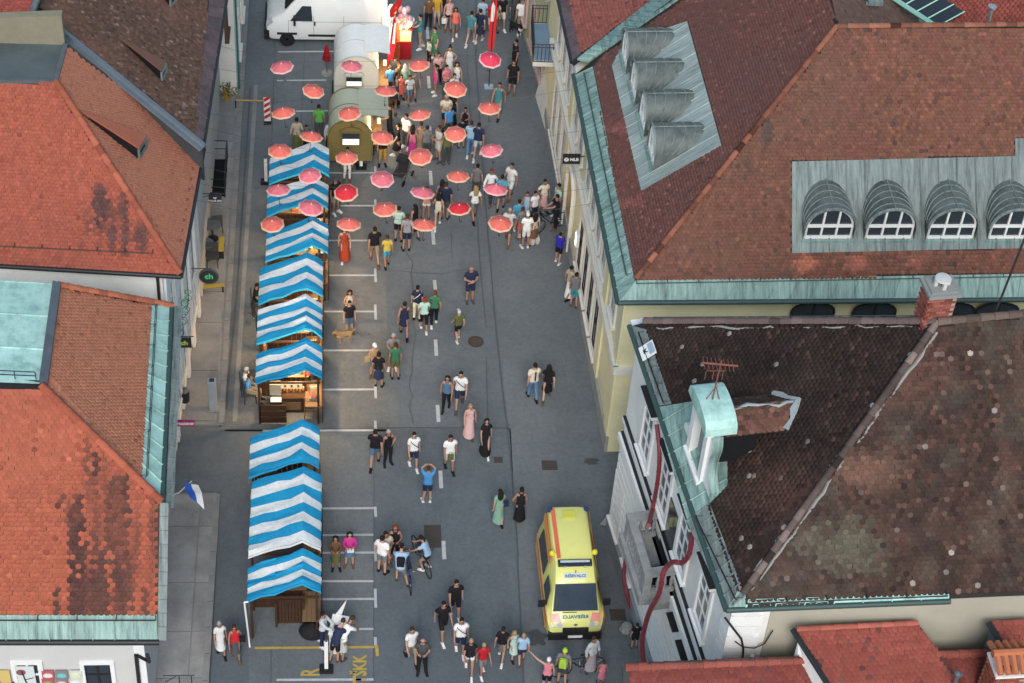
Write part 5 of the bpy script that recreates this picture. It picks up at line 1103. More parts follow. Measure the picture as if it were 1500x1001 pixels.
hose([wfp(1014, 782), wfp(1010, 810), wfp(1000, 824), wfp(985, 824, .5), wfp(972, 838, .9), wfp(966, 868, .9), wfp(950, 900, .9), wfp(941, 940, .9), wfp(944, 975, .8), wfp(950, 1010, .6)], 'long red hose looping under the balcony to the lower roof', .074)
hose([at(918, 812, 1.6), at(914, 840, 1.2), at(918, 870, .8), at(925, 892, .3), at(926, 898, .1)], 'short red hose hanging behind the ambulance', .06)
p = at(893, 765, .05); t = thing('covered_stack', 'grey sheet drawn over a wedge shaped stack at the white house corner', 'cover', p); mb = MB(); mb.add([(-.35, -.1, 0), (.35, -.35, 0), (.4, .55, 0), (.05, .5, 0), (.28, .1, 1.1), (.36, .4, 1.05)], [(0, 1, 4), (1, 2, 5, 4), (2, 3, 5), (3, 0, 4, 5), (0, 1, 2, 3)]); part(mb, 'sheet', mat('tarp_grey', (.30, .31, .31), .7, amount=.6, bmp=.3), t)
p = at(910, 700, .02); t = thing('barrier', 'red and white folding barrier standing in the narrow alley', 'barrier', p)
for i in range(4): part(MB().box((.0, -.36 + i * .24, .5), (.2, .09, 1.0)), 'board', mat('signal_red', (.45, .03, .03), .5) if i % 2 == 0 else M_WHITE, t)
part(MB().box((0, -.1, .08), (.3, .9, .1)), 'foot', M_RUB, t)
# blade markers on black rubber feet
def marker(px, h, label, wd=.12, striped=False):
    p = at(*px); t = thing('marker_post', label, 'marker', p)
    part(MB().box((0, .0, .05), (.42 if not striped else .3, .3, .1)), 'rubber_foot', M_RUB, t)
    if not striped: part(MB().box((0, 0, h / 2 + .1), (wd, .05, h)), 'blade', M_WHITE, t); part(MB().box((0, 0, h + .12), (wd * .6, .04, .05)), 'cap', M_FLASH, t)
    else:
        part(MB().box((0, 0, h / 2 + .1), (.26, .05, h)), 'blade', M_WHITE, t)
        for i in range(4):
            z = .2 + i * h / 4; part(MB().plate([(-.12, -.03, z), (.12, -.03, z + .17), (.12, -.03, z + .32), (-.12, -.03, z + .15)], (0, -.012, 0)), 'red_stripe', mat('signal_red'), t)
marker((392, 180), 1.15, 'red and white striped marker post standing beside the yellow barrier pole', striped=True)
marker((390, 268), 1.1, 'white blade marker on black foot left of the first stall'); marker((529, 246), 1.35, 'white blade marker on black foot before the olive trailer')
marker((478, 982), 1.35, 'white blade marker on black foot by the painted yellow letters', .11)
p = at(366, 948); t = thing('canopy_pole', 'leaning white metal pole left of the lowest stall', 'pole', p); part(MB().tube([(0, 0, 0), (-.1, .1, 2.1)], .03, 7), 'pole', M_WHITE, t); part(MB().tube([(-.1, .1, 2.1), (.02, .1, 2.12)], .03, 6), 'bracket', M_WHITE, t)

# ================================================================ hanging umbrellas
UMB = {}
def gore_canopy(R=.43, h=.17, n=8, trim=(0, .86)):
    mb = MB(); rs = [0.02, .3, .6, .8, trim[1]] if trim[0] == 0 else [trim[0], .93, 1.0]
    rings = []
    for f in rs:
        ring = []
        for j in range(n * 4):
            a_ = 2 * math.pi * j / (n * 4); k = abs((j % 4) - 0) if (j % 4) <= 2 else 1; q = [0, .75, 1.0, .75][j % 4]
            rr = R * f * (1 - .085 * q * f); ring.append((rr * math.cos(a_), rr * math.sin(a_), h * (1 - f ** 1.7) - .018 * q * f * math.sin(f * 2.6)))
        rings.append(ring)
    mb.loft(rings, caps=False, smooth=True)
    for q in mb.sm: pass
    return mb
UMB['c'] = gore_canopy(trim=(0, .87)).mesh('canopy', M_CLOTH); UMB['t'] = gore_canopy(trim=(.87, 1)).mesh('border', M_CLOTH)
UMB['s'] = MB().tube([(0, 0, -.5), (0, 0, .2)], .009, 6).mesh('shaft', M_BLACKM)
UMB['h'] = MB().tube([(0, 0, -.5), (0, 0, -.56), (.03, 0, -.6), (.06, 0, -.58), (.07, 0, -.54)], .014, 6).mesh('handle', M_WOOD)
UMB['f'] = MB().lathe([(.035, .165), (.03, .18), (.01, .2), (.008, .24)], n=8).mesh('finial', M_CLOTH)
mbr = MB()
for j in range(8): a_ = 2 * math.pi * j / 8; mbr.tube([(0, 0, .13), (.2 * math.cos(a_), .2 * math.sin(a_), .09), (.4 * math.cos(a_), .4 * math.sin(a_), -.01)], .004, 4)
UMB['r'] = mbr.mesh('ribs', M_BLACKM)
CORAL, PINK, RED = (.84, .19, .15), (.80, .20, .24), (.74, .045, .065)
rows = [('first', [(413, 97, PINK), (515, 96, PINK), (614, 94, CORAL), (718, 86, (.78, .07, .13))]), ('second', [(459, 132, CORAL), (565, 132, CORAL), (667, 129, CORAL)]),
        ('third', [(415, 164, CORAL), (512, 165, CORAL), (615, 167, CORAL), (717, 157, CORAL)]), ('fourth', [(456, 199, CORAL), (560, 200, CORAL), (667, 195, CORAL)]),
        ('fifth', [(410, 220, CORAL), (508, 230, CORAL), (616, 228, CORAL), (720, 219, PINK)]), ('sixth', [(454, 256, PINK), (560, 261, PINK), (671, 257, CORAL)]),
        ('seventh', [(408, 277, PINK), (507, 281, RED), (619, 281, PINK), (726, 276, PINK)]), ('eighth', [(455, 303, PINK), (564, 305, CORAL), (673, 304, RED)]),
        ('ninth', [(399, 327, CORAL), (511, 327, CORAL), (621, 328, CORAL), (733, 326, CORAL)])]
cn = {CORAL: 'coral', PINK: 'pink', RED: 'deep red', (.78, .07, .13): 'crimson'}
for rn, us in rows:
    pts = []
    for i, (x, y, c) in enumerate(us):
        z = 4.6; p = at(x, y, z + .06); pos = ['leftmost', 'second from left', 'third from left', 'rightmost'][i] if len(us) == 4 else ['left', 'middle', 'right'][i]
        t = thing('hanging_umbrella', '%s umbrella, %s in the %s hanging row from the top' % (cn[c], pos, rn), 'umbrella', (p[0], p[1], z), rng.uniform(0, .78), 'small umbrellas hung over the street')
        t.rotation_euler = (rng.uniform(-.2, .2), rng.uniform(-.17, .17), rng.uniform(0, .78)); s_ = rng.uniform(.99, 1.08); t.scale = (s_, s_, s_)
        cc = np.clip(np.array(c) * rng.uniform(.9, 1.08), 0, .95); link('canopy', UMB['c'], t, color=cc); link('border', UMB['t'], t, color=(.76, .50, .33) if c in (CORAL, RED) else (.78, .50, .48)); link('shaft', UMB['s'], t); link('handle', UMB['h'], t); link('finial', UMB['f'], t, color=(.8, .5, .4)); link('ribs', UMB['r'], t)
        pts.append(V3(p[0], p[1], z + .235))
    pts = [V3(-5.0, pts[0][1] + .1, 5.6)] + pts + [V3(8.7, pts[-1][1], 5.6)]
    solo(MB().tube(pts, .006, 4), 'suspension_cable', M_BLACKM, 'thin cable across the street carrying the %s row of umbrellas' % rn, 'cable', 'cables that carry the umbrellas')

# ================================================================ market stalls
M_BLUE = mat('awning_blue', (.02, .33, .60), .8, dirt=(.02, .27, .50), scale=2.2, fine=9, amount=.7, bmp=.55); M_AWW = mat('awning_white', (.80, .84, .84), .8, dirt=(.56, .60, .62), scale=2.2, fine=9, amount=.7, bmp=.55)
def stall(k, xl, ylb, ylf, ns, first, lit, label, prof=None):
    fl = at(xl[0], ylf, 2.05); bl = at(xl[1], ylb, 2.05); W_ = 2.2; D = bl[1] - fl[1]
    t = thing('market_stall', label, 'market stall', (fl[0], fl[1], 0), 0, 'stalls under striped awnings')
    PX = [-.02, 0, .42, .84, 1.26, 1.66, 1.93, W_, W_ + .02]; base = [1.97, 2.05, 2.27, 2.44, 2.64, 2.86, 2.68, 2.46, 2.38]
    mb = MB(); ny = ns * 3; vs = []; r_ = np.random.default_rng(100 + k); sag = r_.normal(0, .028, (ny + 1, len(PX))); tw = r_.uniform(-.12, .12)
    for j in range(ny + 1):
        for i, x in enumerate(PX):
            edge = 1 if j in (0, ny) else 0
            y = D * j / ny + tw * (x / W_ - .5) * (1 if True else 0) + r_.normal(0, .008)
            z = base[i] + sag[j, i] - .05 * math.sin(math.pi * j / ny) * (1 if i not in (5,) else .3) - edge * .03
            vs.append((x + r_.normal(0, .008), y + .012 * math.sin(x * 7 + j), z))
    nx = len(PX)
    for s_ in range(ns):
        fs = [(j * nx + i, j * nx + i + 1, (j + 1) * nx + i + 1, (j + 1) * nx + i) for j in range(s_ * 3, s_ * 3 + 3) for i in range(nx - 1)]
        m_ = (s_ + first) % 2; mb.f += fs; mb.m += [m_] * len(fs); mb.sm += [True] * len(fs)
    mb.v = vs; cano = part(mb, 'striped_awning', [M_BLUE, M_AWW], t)
    # hanging front edge of the awning
    mb = MB(); rings = [[(x, vs[i][1] - .012, base[i] + sag[0, i] - .03 + dz + (r_.normal(0, .012) if dz else 0)) for i, x in enumerate(PX)] for dz in (0, -.10)]
    mb.loft(rings, closed=False, caps=False, smooth=False); part(mb, 'valance', M_BLUE if first == 0 else M_AWW, t)
    for x, h_ in ((.1, 2.0), (W_ - .12, 2.42)):
        for y in (.12, D - .12): part(MB().box((x, y, h_ / 2), (.07, .07, h_)), 'post', M_WOOD, t)
    for y in (.14, D - .14):
        part(MB().tube([(0.04, y, 1.95), (.84, y, 2.28), (1.66, y, 2.68), (W_ - .03, y, 2.28)], .03, 4), 'rafter', M_WOOD, t); part(MB().box((W_ / 2, y, 1.98), (W_ - .1, .05, .08)), 'tie_beam', M_WOOD, t)
    part(MB().box((1.66, D / 2, 2.7), (.05, D - .1, .06)), 'ridge_pole', M_WOOD, t)
    # counter towards the street (right side) of planks, back shelf
    for i in range(4): part(MB().box((W_ - .5 + i * .14, D / 2, .86), (.132, D - .15, .035)), 'counter_plank', M_WOODL, t)
    for i in range(5): part(MB().box((W_ + .02, D / 2, .12 + i * .16), (.03, D - .2, .145)), 'front_board', M_WOOD, t)
    n_ = int((W_ - .35) / .17)
    for i in range(n_): part(MB().box((.2 + i * .17, D - .06, .75), (.155, .03, 1.35)), 'back_board', M_WOOD, t)
    if lit:
        for i in range(3): part(MB().box((.55, .1, .2 + i * .3), (.9, .03, .26)), 'side_board', M_WOOD, t)
    part(MB().box((1.0, D - .25, 1.35), (1.5, .3, .03)), 'shelf', M_WOODL, t)
    if lit:
        part(MB().lathe([(.05, 0), (.08, -.05), (.06, -.11), (.01, -.13)], (1.6, D * .4, 2.3), 10), 'bulb', M_LAMP, t); part(MB().box((1.3, D * .5, 2.2), (.8, .04, .05)), 'light_strip', M_LAMP, t)
        lamp('stall_light', t, (1.35, D * .4, 2.15), 95 * lit, (1, .62, .3), .12)
    for q in range(0 if not lit else 6):
        x, y, z = 1.0 + .35 * (q % 4) if q < 4 else .5 + .4 * (q % 2), (D - .25 if q < 4 else .5), (1.37 if q < 4 else .88)
        if q >= 4: x = W_ - .3
        g = thing('goods_box', 'small open box of goods on a shelf inside a striped stall', 'box', fl * V3(1, 1, 0) + V3(x, y if q < 4 else D * (.3 + .4 * (q - 4)), z), rng.uniform(-.2, .2), 'boxes of goods inside the stalls')
        cc = random.choice([(.35, .22, .1), (.5, .5, .45), (.3, .08, .05), (.1, .15, .2)]); part(MB().box((0, 0, .06), (.24, .2, .12)), 'box_body', M_PLAIN, g, cc)
        mb = MB()
        for u in range(5): mb.lathe([(.035, .12), (.04, .16), (.01, .2)], (-.08 + .04 * u, .03 * (-1) ** u, 0), 7)
        part(mb, 'contents', M_PLAIN, g, random.choice([(.6, .35, .1), (.5, .1, .08), (.7, .65, .5), (.2, .3, .1)]))
    return t, D
ST = [(392, 394, 230, 268, 4, 0, 0, 'striped stall at the top end beside the olive trailer'), (388, 391, 281, 315, 4, 0, 1.0, 'striped stall with three pink umbrellas over it'),
      (389, 389, 341, 382, 5, 0, 1.0, 'third striped stall from the top under the leftmost coral umbrella'), (382, 379, 393, 443, 5, 0, 1.3, 'fourth striped stall from the top with glowing inside'),
      (378, 376, 455, 503, 6, 0, 1.2, 'striped stall with a white front stripe beside the tan dog'), (373, 374, 519, 563, 5, 0, 1.8, 'brightly lit striped stall with open wooden counter and screen'),
      (365, 365, 639, 697, 5, 0, 0, 'striped stall directly behind the longest awning'), (366, 364, 706, 815, 8, 1, 0, 'longest striped awning with a white stripe at its far end'),
      (364, 362, 829, 879, 5, 0, 0, 'lowest striped stall with dark wooden back beneath')]
SO = []
for k, (xb, xf, yb, yf_, ns, first, lit, lab) in enumerate(ST): SO.append(stall(k, (xf, xb), yb, yf_, ns, first, lit, lab))
# open front of the bright stall
t6, D6 = SO[5]; L6 = np.array(t6.location)
def box_thing(name, label, cat, p, boxes, rz=0, group=None):
    t = thing(name, label, cat, p, rz, group)
    for nm, c, d, m_, col in boxes: part(MB().box(c, d), nm, m_, t, col)
    return t
c = at(428, 606); box_thing('display_counter', 'dark wooden counter with pale slatted crate front at the lit stall', 'counter', c, [('body', (0, .25, .35), (.95, .4, .7), M_WOOD, None), ('top', (0, .25, .73), (1.05, .5, .04), M_WOOD, None)] + [('slat', (0, .03, .22 + i * .13), (.62, .03, .1), M_WOODL, None) for i in range(3)] + [('post', (s_ * .48, .25, 1.0), (.06, .06, 2.0), M_WOOD, None) for s_ in (-1, 1)])
t = thing('notice_board', 'pale board with three dark prints hung in the lit stall', 'board', c + V3(0, .2, 1.05)); part(MB().box((0, 0, .12), (.72, .03, .26)), 'board', mat('cream_board', (.55, .52, .4), .6), t)
for i in range(3): part(MB().box((-.22 + i * .22, -.02, .12), (.07, .01, .09)), 'print', M_BLACKM, t)
part(MB().box((0, .25, .75), (.9, .4, .02)), 'backing_shelf', M_WOODL, t)
for i in range(8):
    g = thing('jar', 'small amber jar standing on the lit stall counter', 'jar', c + V3(-.38 + i * .11, .3 + .08 * (i % 2), .75), 0, 'amber jars on the lit counter'); part(MB().lathe([(.03, 0), (.035, .02), (.035, .12), (.02, .15)], n=9), 'glass', M_PLAIN, g, (.6, .25, .05)); part(MB().lathe([(.03, .15), (.03, .18)], n=9), 'lid', M_PLAIN, g, (.5, .4, .2))
lamp('counter_light', thing('string_light', 'warm bare bulb hanging in the lit stall front', 'lamp', c + V3(.1, .45, 1.6)), (0, 0, 0), 45, (1, .62, .28)); 
lt_ = [o for o in bpy.data.objects if o.name.startswith('string_light')][0]; part(MB().lathe([(.04, .06), (.06, 0), (.01, -.06)], n=10), 'bulb', M_LAMP, lt_)
c = at(405, 612); box_thing('supply_cabinet', 'cluttered cabinet with white papers and wooden drawer left of the lit counter', 'cabinet', c, [('drawer', (0, .15, .2), (.42, .35, .4), M_WOODL, None), ('body', (0, .15, .6), (.42, .35, .4), M_WOOD, None), ('papers', (0, .05, .83), (.36, .2, .05), M_PLAIN, (.6, .66, .7)), ('tray', (.0, .2, .84), (.3, .12, .06), M_PLAIN, (.1, .1, .1)), ('upper_box', (-.02, .3, 1.15), (.38, .2, .5), M_PLAIN, (.3, .27, .22))])
c = at(455, 614); t = thing('lattice_screen', 'light wicker lattice screen at the right corner of the lit stall', 'screen', c, .1); mb = MB()
for s_ in (-1, 1): part(MB().box((s_ * .2, 0, .55), (.035, .035, 1.1)), 'post', M_WOODL, t)
for i in range(7):
    part(MB().tube([(-.2, 0, .05 + i * .15), (.2, 0, .2 + i * .15 if i < 6 else 1.05)], .012, 4), 'lattice_lath', M_WOODL, t); part(MB().tube([(.2, 0.01, .05 + i * .15), (-.2, 0.01, .2 + i * .15 if i < 6 else 1.05)], .012, 4), 'lattice_lath', M_WOODL, t)
# dark wooden back of the lowest stall
c = at(425, 925); t = thing('slatted_crate', 'tall dark slatted wooden rack under the lowest awning', 'rack', c)
for i in range(9): part(MB().box((-.4 + i * .1, .3, .62), (.085, .05, 1.15)), 'slat', M_WOOD, t)
for z in (.1, .6, 1.1): part(MB().box((0, .35, z), (.9, .06, .06)), 'rail', M_WOOD, t)
for s_ in (-1, 1): part(MB().box((s_ * .42, .35, .6), (.07, .4, 1.2)), 'side', M_WOOD, t)
c = at(458, 930); t = thing('dark_bag', 'large black sack lying behind the white lectern', 'bag', c); mb = MB(); mb.lathe([(.05, 0), (.34, .05), (.4, .22), (.3, .4), (.12, .5), (.02, .52)], n=12, sx=1.1, sy=.8); part(mb, 'sack', M_CLOTH, t, (.018, .018, .022)); part(MB().lathe([(.03, .5), (.07, .56), (.02, .6)], n=8), 'knot', M_CLOTH, t, (.02, .02, .02))
# white lectern box with triangular sail
c = at(493, 950); t = thing('voting_desk', 'white cardboard desk with an upright white panel between standing people', 'desk', c, -.12)
mb = MB(); mb.plate([(-.2, -.2, 0), (.24, -.26, 0), (.3, .35, 0), (-.14, .4, 0)], (0, 0, 0.95)); part(mb, 'body', M_WHITE, t); mb = MB(); mb.plate([(-.23, -.24, .96), (.28, -.3, .96), (.34, .4, 1.1), (-.17, .45, 1.1)], (0, 0, .03)); part(mb, 'sloping_top', M_WHITE, t)
mb = MB(); mb.plate([(-.1, .42, 1.1), (.1, .45, 1.1), (.26, .48, 1.85)], (0, .03, 0)); part(mb, 'sail_panel', M_WHITE, t); part(MB().tube([(.16, .44, .9), (.26, .46, 1.85)], .012, 5), 'sail_rod', M_FLASH, t)

# ================================================================ trailers
def trailer(xl, xr, ybot, ytop, depth, colf, colr, label, flapw, win, z0=.42):
    a, b = at(xl, ybot, z0), at(xr, ybot, z0); W_ = b[0] - a[0]; Y0 = (a[1] + b[1]) / 2; H = zat((xl + xr) / 2, ytop, Y0)[2]
    t = thing('food_trailer', label, 'trailer', ((a[0] + b[0]) / 2, Y0, 0)); n = 14; hs = H - W_ * .42
    prof = [(-W_ / 2, z0), (-W_ / 2, hs * .85)] + [(-W_ / 2 * math.cos(math.pi * k / n), hs * .85 + (H - hs * .85) * math.sin(math.pi * k / n) ** .85) for k in range(1, n)] + [(W_ / 2, hs * .85), (W_ / 2, z0)]
    mb = MB(); mb.loft([[(x, y, z) for x, z in prof] for y in (0.02, depth)], closed=False, caps=False); mb.plate([(x, depth, z) for x, z in prof], (0, -.03, 0)); part(mb, 'body_shell', M_PLAIN, t, colr)
    wx, wz, ww, wh = win; mb = MB(); mb.plate([(x, 0, z) for x, z in prof], (0, .04, 0)); part(mb, 'front_panel', M_PLAIN, t, colf)
    for yy, r_ in ((-.005, .03), (depth * .5, .018), (depth, .03)): mb = MB(); mb.tube([(x * 1.005, yy, z0 + (z - z0) * 1.003) for x, z in prof], r_, 5); part(mb, 'trim_band', M_PLAIN, t, [c_ * .75 for c_ in colf])
    f = MB(); f.box((wx, -.03, wz), (ww + .12, .05, wh + .12)); wn = part(f, 'window', M_PLAIN, t, [c_ * .8 for c_ in colf]); part(MB().box((wx, -.06, wz), (ww, .03, wh)), 'pane', M_GLASS, wn); part(MB().box((wx, -.075, wz - wh * .22), (ww * .96, .02, wh * .5)), 'lit_menu', mat('lit_menu', (1, .97, .9), .5, emit=(1, .95, .85, .55)), wn)
    mb = MB(); mb.tube([(wx - ww / 2 - .1, -.03, wz + wh / 2 + .06)] + [(wx + (ww / 2 + .1) * -math.cos(math.pi * k / 8), -.03, wz + wh / 2 + .06 + .22 * math.sin(math.pi * k / 8)) for k in range(1, 8)] + [(wx + ww / 2 + .1, -.03, wz + wh / 2 + .06)], .02, 5); part(mb, 'window_arch', M_PLAIN, t, [c_ * .6 for c_ in colf])
    # raised side flap and lit serving hatch
    mb = MB(); y0, y1 = depth * .12, depth * .95; rings = [[(W_ * .18 + flapw * s_, y, H + .02 + .08 * math.sin(s_ * 2.4) - .12 * s_ * s_) for s_ in np.linspace(0, 1, 7)] for y in (y0, y1)]; mb.loft(rings, closed=False, caps=False)
    mb.loft([[(x, y, z - .035) for x, y, z in r_] for r_ in rings], closed=False, caps=False); part(mb, 'raised_flap', M_PLAIN, t, colr)
    part(MB().box((W_ / 2 - .02, (y0 + y1) / 2, 1.45), (.06, y1 - y0 - .1, .9)), 'serving_hatch', mat('hatch_interior', (.25, .18, .1), .6), t); part(MB().box((W_ / 2 + .2, (y0 + y1) / 2, 1.0), (.4, y1 - y0 - .1, .05)), 'serving_shelf', M_WOODL, t)
    part(MB().box((W_ / 2 + .25, y0 + .3, 1.98), (.12, .3, .05)), 'lamp_fitting', M_LAMP, t); lamp('hatch_light', t, (W_ / 2 + .35, y0 + .4, 1.85), 75, (1, .7, .4))
    for s_ in (-1, 1): o = part(MB().lathe([(.1, -.09), (.3, -.08), (.3, .08), (.1, .09)], n=16), 'wheel', M_RUB, t); o.rotation_euler = (0, math.pi / 2, 0); o.location = (s_ * (W_ / 2 + .02), depth * .5, .3)
    part(MB().tube([(-.3, 0, z0), (0, -.6, z0), (.3, 0, z0)], .03, 5).tube([(0, -.6, 0), (0, -.6, z0 + .1)], .03, 6), 'drawbar', M_BLACKM, t)
    return t, H
t2, H2 = trailer(481, 545, 236, 176, 2.0, (.20, .16, .055), (.42, .45, .35), 'rounded trailer with olive brown front and sage green roof', 1.15, (.02, 1.55, .66, .55))
t1, H1 = trailer(490, 554, 150, 83, 2.2, (.62, .62, .54), (.80, .82, .80), 'rounded cream trailer with white roof and small serving window', 1.0, (-.1, 1.5, .62, .42))
t3 = None
closed_parasol((479, 108), 1.5, .15, (.30, .012, .02), 'small folded dark red parasol by the van', z0=0)
closed_parasol((528, 60), 3.4, .17, (.33, .008, .018), 'tall folded dark red parasol between the white van and the trailer', z0=0)
p = at(716, 128); t = thing('beach_flag', 'tall red vertical flag with white tip on a square base', 'flag', p); part(MB().box((0, 0, .03), (.36, .3, .06)), 'base', mat('pale_blue_base', (.35, .45, .52), .6), t); part(MB().tube([(0, 0, 0), (0, 0, 4.6)], .02, 6), 'mast', M_BLACKM, t)
mb = MB(); mb.plate([(-.13, 0, 1.9), (.1, 0, 1.9), (.14, 0, 3.2), (.1, 0, 4.5), (-.05, 0, 4.7), (-.14, 0, 3.6)], (0, .02, 0)); part(mb, 'red_cloth', M_CLOTH, t, (.6, .03, .04)); mb = MB(); mb.plate([(-.1, -.012, 3.3), (.02, -.012, 3.3), (.05, -.012, 4.0), (-.04, -.012, 4.25), (-.1, -.012, 4.0)], (0, -.005, 0)); part(mb, 'white_print', M_CLOTH, t, (.8, .78, .75))
p = at(566, 128); t = thing('beach_flag', 'slim red and white flag leaning beside the cream trailer hatch', 'flag', p); part(MB().tube([(0, 0, 0), (.25, 0, 3.6)], .02, 6), 'mast', M_BLACKM, t); mb = MB(); mb.plate([(-.02, 0, .8), (.15, 0, .8), (.38, 0, 2.4), (.3, 0, 3.6), (.18, 0, 3.0)], (0, .02, 0)); part(mb, 'red_cloth', M_CLOTH, t, (.50, .012, .03)); mb = MB(); mb.plate([(.2, -.012, 2.2), (.3, -.012, 2.2), (.33, -.012, 3.2), (.26, -.012, 3.2)], (0, -.006, 0)); part(mb, 'white_print', M_CLOTH, t, (.75, .7, .68))
# popcorn cart and balloons
p = at(593, 88); t = thing('snack_cart', 'red snack cart with a glowing glass box on top', 'cart', p); part(MB().box((0, .25, .45), (.52, .5, .9)), 'cabinet', M_PLAIN, t, (.28, .008, .015)); part(MB().box((0, .25, 1.2), (.46, .44, .56)), 'glass_box', mat('lit_glass', (.9, .6, .25), .3, emit=(1, .62, .2, .7)), t); part(MB().box((0, .25, 1.52), (.54, .52, .08)), 'roof', M_PLAIN, t, (.35, .01, .02))
for sx in (-1, 1):
    for sy in (0, 1): part(MB().box((sx * .24, .04 + sy * .44, 1.2), (.03, .03, .6)), 'corner_post', M_PLAIN, t, (.5, .05, .03))
lamp('cart_light', t, (0, -.2, 1.5), 30, (1, .6, .25))
p = at(580, 95); t = thing('snack_cart', 'narrow orange lit stand left of the red snack cart', 'cart', p); part(MB().box((0, .4, .6), (.3, .9, 1.2)), 'cabinet', M_PLAIN, t, (.45, .08, .02)); part(MB().box((0, .4, 1.5), (.22, .7, .5)), 'glass_box', mat('lit_orange', (.8, .3, .1), .4, emit=(1, .3, .08, .35)), t)
M_BALL = mat('balloon', (1, 1, 1), .2, objcol=True, amount=.1, bmp=0)
bc = at(590, 92); me_b = MB().lathe([(.005, -.2), (.03, -.19), (.1, -.1), (.14, 0), (.12, .1), (.06, .15), (.005, .165)], n=12).mesh('balloon_skin', M_BALL); me_s = MB().tube([(0, 0, -.2), (0, 0, -.9)], .003, 3).mesh('string', M_BALL)
for i in range(15):
    col = [(.7, .35, .38), (.75, .5, .5), (.78, .72, .68), (.55, .35, .42), (.8, .8, .82)][i % 5]; x, y_ = [(588, 25), (583, 30), (594, 31), (600, 28), (578, 33), (589, 36), (596, 38), (592, 16), (597, 14), (601, 34), (586, 13), (591, 42), (586, 40), (593, 24), (603, 30)][i]
    q = zat(x, y_, bc[1] + .3 + .1 * (i % 3)); g = thing('balloon', ['salmon', 'pale pink', 'cream white', 'mauve', 'white'][i % 5] + ' balloon in the cluster above the red snack cart', 'balloon', q, 0, 'balloons above the snack cart'); link('balloon_skin', me_b, g, color=col); link('string', me_s, g, color=(.5, .5, .5))
g = thing('balloon_figure', 'large red long balloon figure floating at the top of the cart', 'balloon', zat(577, 14, bc[1] + .4)); part(MB().tube([(-.1, 0, -.35), (-.02, 0, -.1), (.12, 0, .2), (.26, 0, .5)], [.08, .17, .16, .07], 10), 'red_body', M_BALL, g, (.45, .02, .015)); part(MB().lathe([(.01, -.1), (.1, 0), (.01, .1)], (.3, 0, .6), 10), 'orange_tip', M_BALL, g, (.7, .3, .05)); part(MB().tube([(-.1, 0, -.35), (-.12, 0, -.8)], .02, 5), 'tail', M_BALL, g, (.7, .4, .1))
g = thing('standing_sign', 'glowing white figure shaped panel beside the cream trailer', 'sign', at(571, 72)); part(MB().tube([(0, 0, .3), (0, 0, 1.0), (.02, 0, 1.9), (.03, 0, 2.2)], [.14, .2, .18, .1], 10), 'panel', mat('lit_sign', (1, .95, .85), .5, emit=(1, .9, .75, .8)), g); part(MB().box((0, 0, .15), (.1, .1, .3)), 'foot', M_BLACKM, g)

# ================================================================ vehicles
def vloft(secs, n=0):
    """cross sections along y: (y, zbot, zbelt, ztop, half width low, half width top, corner)"""
    rings = []
    for y, zb_, zm, zt, hl, ht, c_ in secs:
        r = [(-hl + .04, zb_), (-hl, zb_ + .08), (-hl, zm)] + [(-ht - (0), zt - c_), (-ht + c_ * .3, zt - c_ * .3), (-ht + c_, zt)] + [(-ht * .4, zt + .015), (ht * .4, zt + .015)] + [(ht - c_, zt), (ht - c_ * .3, zt - c_ * .3), (ht, zt - c_), (hl, zm), (hl, zb_ + .08), (hl - .04, zb_)]
        rings.append([(x, y, z) for x, z in r])
    return rings
def wheel(t, x, y, r=.33, wd=.22):
    w_ = part(MB().lathe([(r * .55, -wd / 2), (r * .93, -wd / 2), (r, -wd * .35), (r, wd * .35), (r * .93, wd / 2), (r * .55, wd / 2)], n=24), 'wheel', M_RUB, t); w_.rotation_euler = (0, math.pi / 2, 0); w_.location = (x, y, r)
    part(MB().lathe([(r * .6, -wd * .46), (r * .5, -wd * .38), (r * .12, -wd * .5), (.01, -wd * .5)], n=20).lathe([(r * .6, wd * .46), (r * .5, wd * .38), (r * .12, wd * .5), (.01, wd * .5)], n=20), 'rim', M_CHROME, w_)
YELLOW, ORANGE, SALM = (.76, .76, .25), (.82, .27, .08), (.80, .30, .24)
fa, fb_ = at(803, 940), at(878, 940); ac = (fa + fb_) / 2; ra = at(783, 792); dirv = V3(-.155, 1, 0)
sc = (fb_[0] - fa[0]) / 1.86 * 1.04; AM = thing('ambulance', 'yellow and orange ambulance van with blue light bar and mirrored lettering on its bonnet', 'ambulance', ac, .02); AM.scale = (sc, sc * .84, sc * .97)
S = [(0, .3, .62, .66, .78, .74, .05), (.05, .26, .72, .84, .88, .82, .08), (.18, .24, .85, .98, .94, .86, .1), (.44, .24, 1.02, 1.15, .99, .86, .1), (.75, .24, 1.1, 1.5, 1.0, .82, .1), (1.2, .24, 1.1, 2.0, 1.0, .74, .12), (1.42, .24, 1.1, 2.14, 1.0, .72, .14), (1.9, .24, 1.1, 2.42, 1.0, .70, .16), (4.75, .24, 1.1, 2.48, .98, .70, .16), (4.92, .28, 1.1, 2.4, .95, .66, .16)]
part(MB().loft(vloft(S)), 'body', M_GLOSS, AM, YELLOW)
def spatch(pts, name, m_, col, parent=AM, off=(0, 0, .012)):
    mb = MB(); mb.plate(pts, off); return part(mb, name, m_, parent, col)
spatch([(-.78, .48, 1.24), (.78, .48, 1.24), (.70, 1.19, 2.01), (-.70, 1.19, 2.01)], 'windscreen', mat('windscreen_sky_paint', (.05, .07, .10), .12, amount=.5, scale=1.2, dirt=(.015, .02, .03), bmp=0), None, off=(0, -.03, .035))  # bluish base colour stands in for sky reflected in the glass
spatch([(-.70, 1.07, 1.36), (0, 1.07, 1.36), (-.05, 1.66, 1.99), (-.62, 1.66, 1.99)], 'sky_reflection_visor', mat('tinted_visor', (.10, .14, .2), .2, bmp=0), None, off=(0, -.034, .04)) if False else None
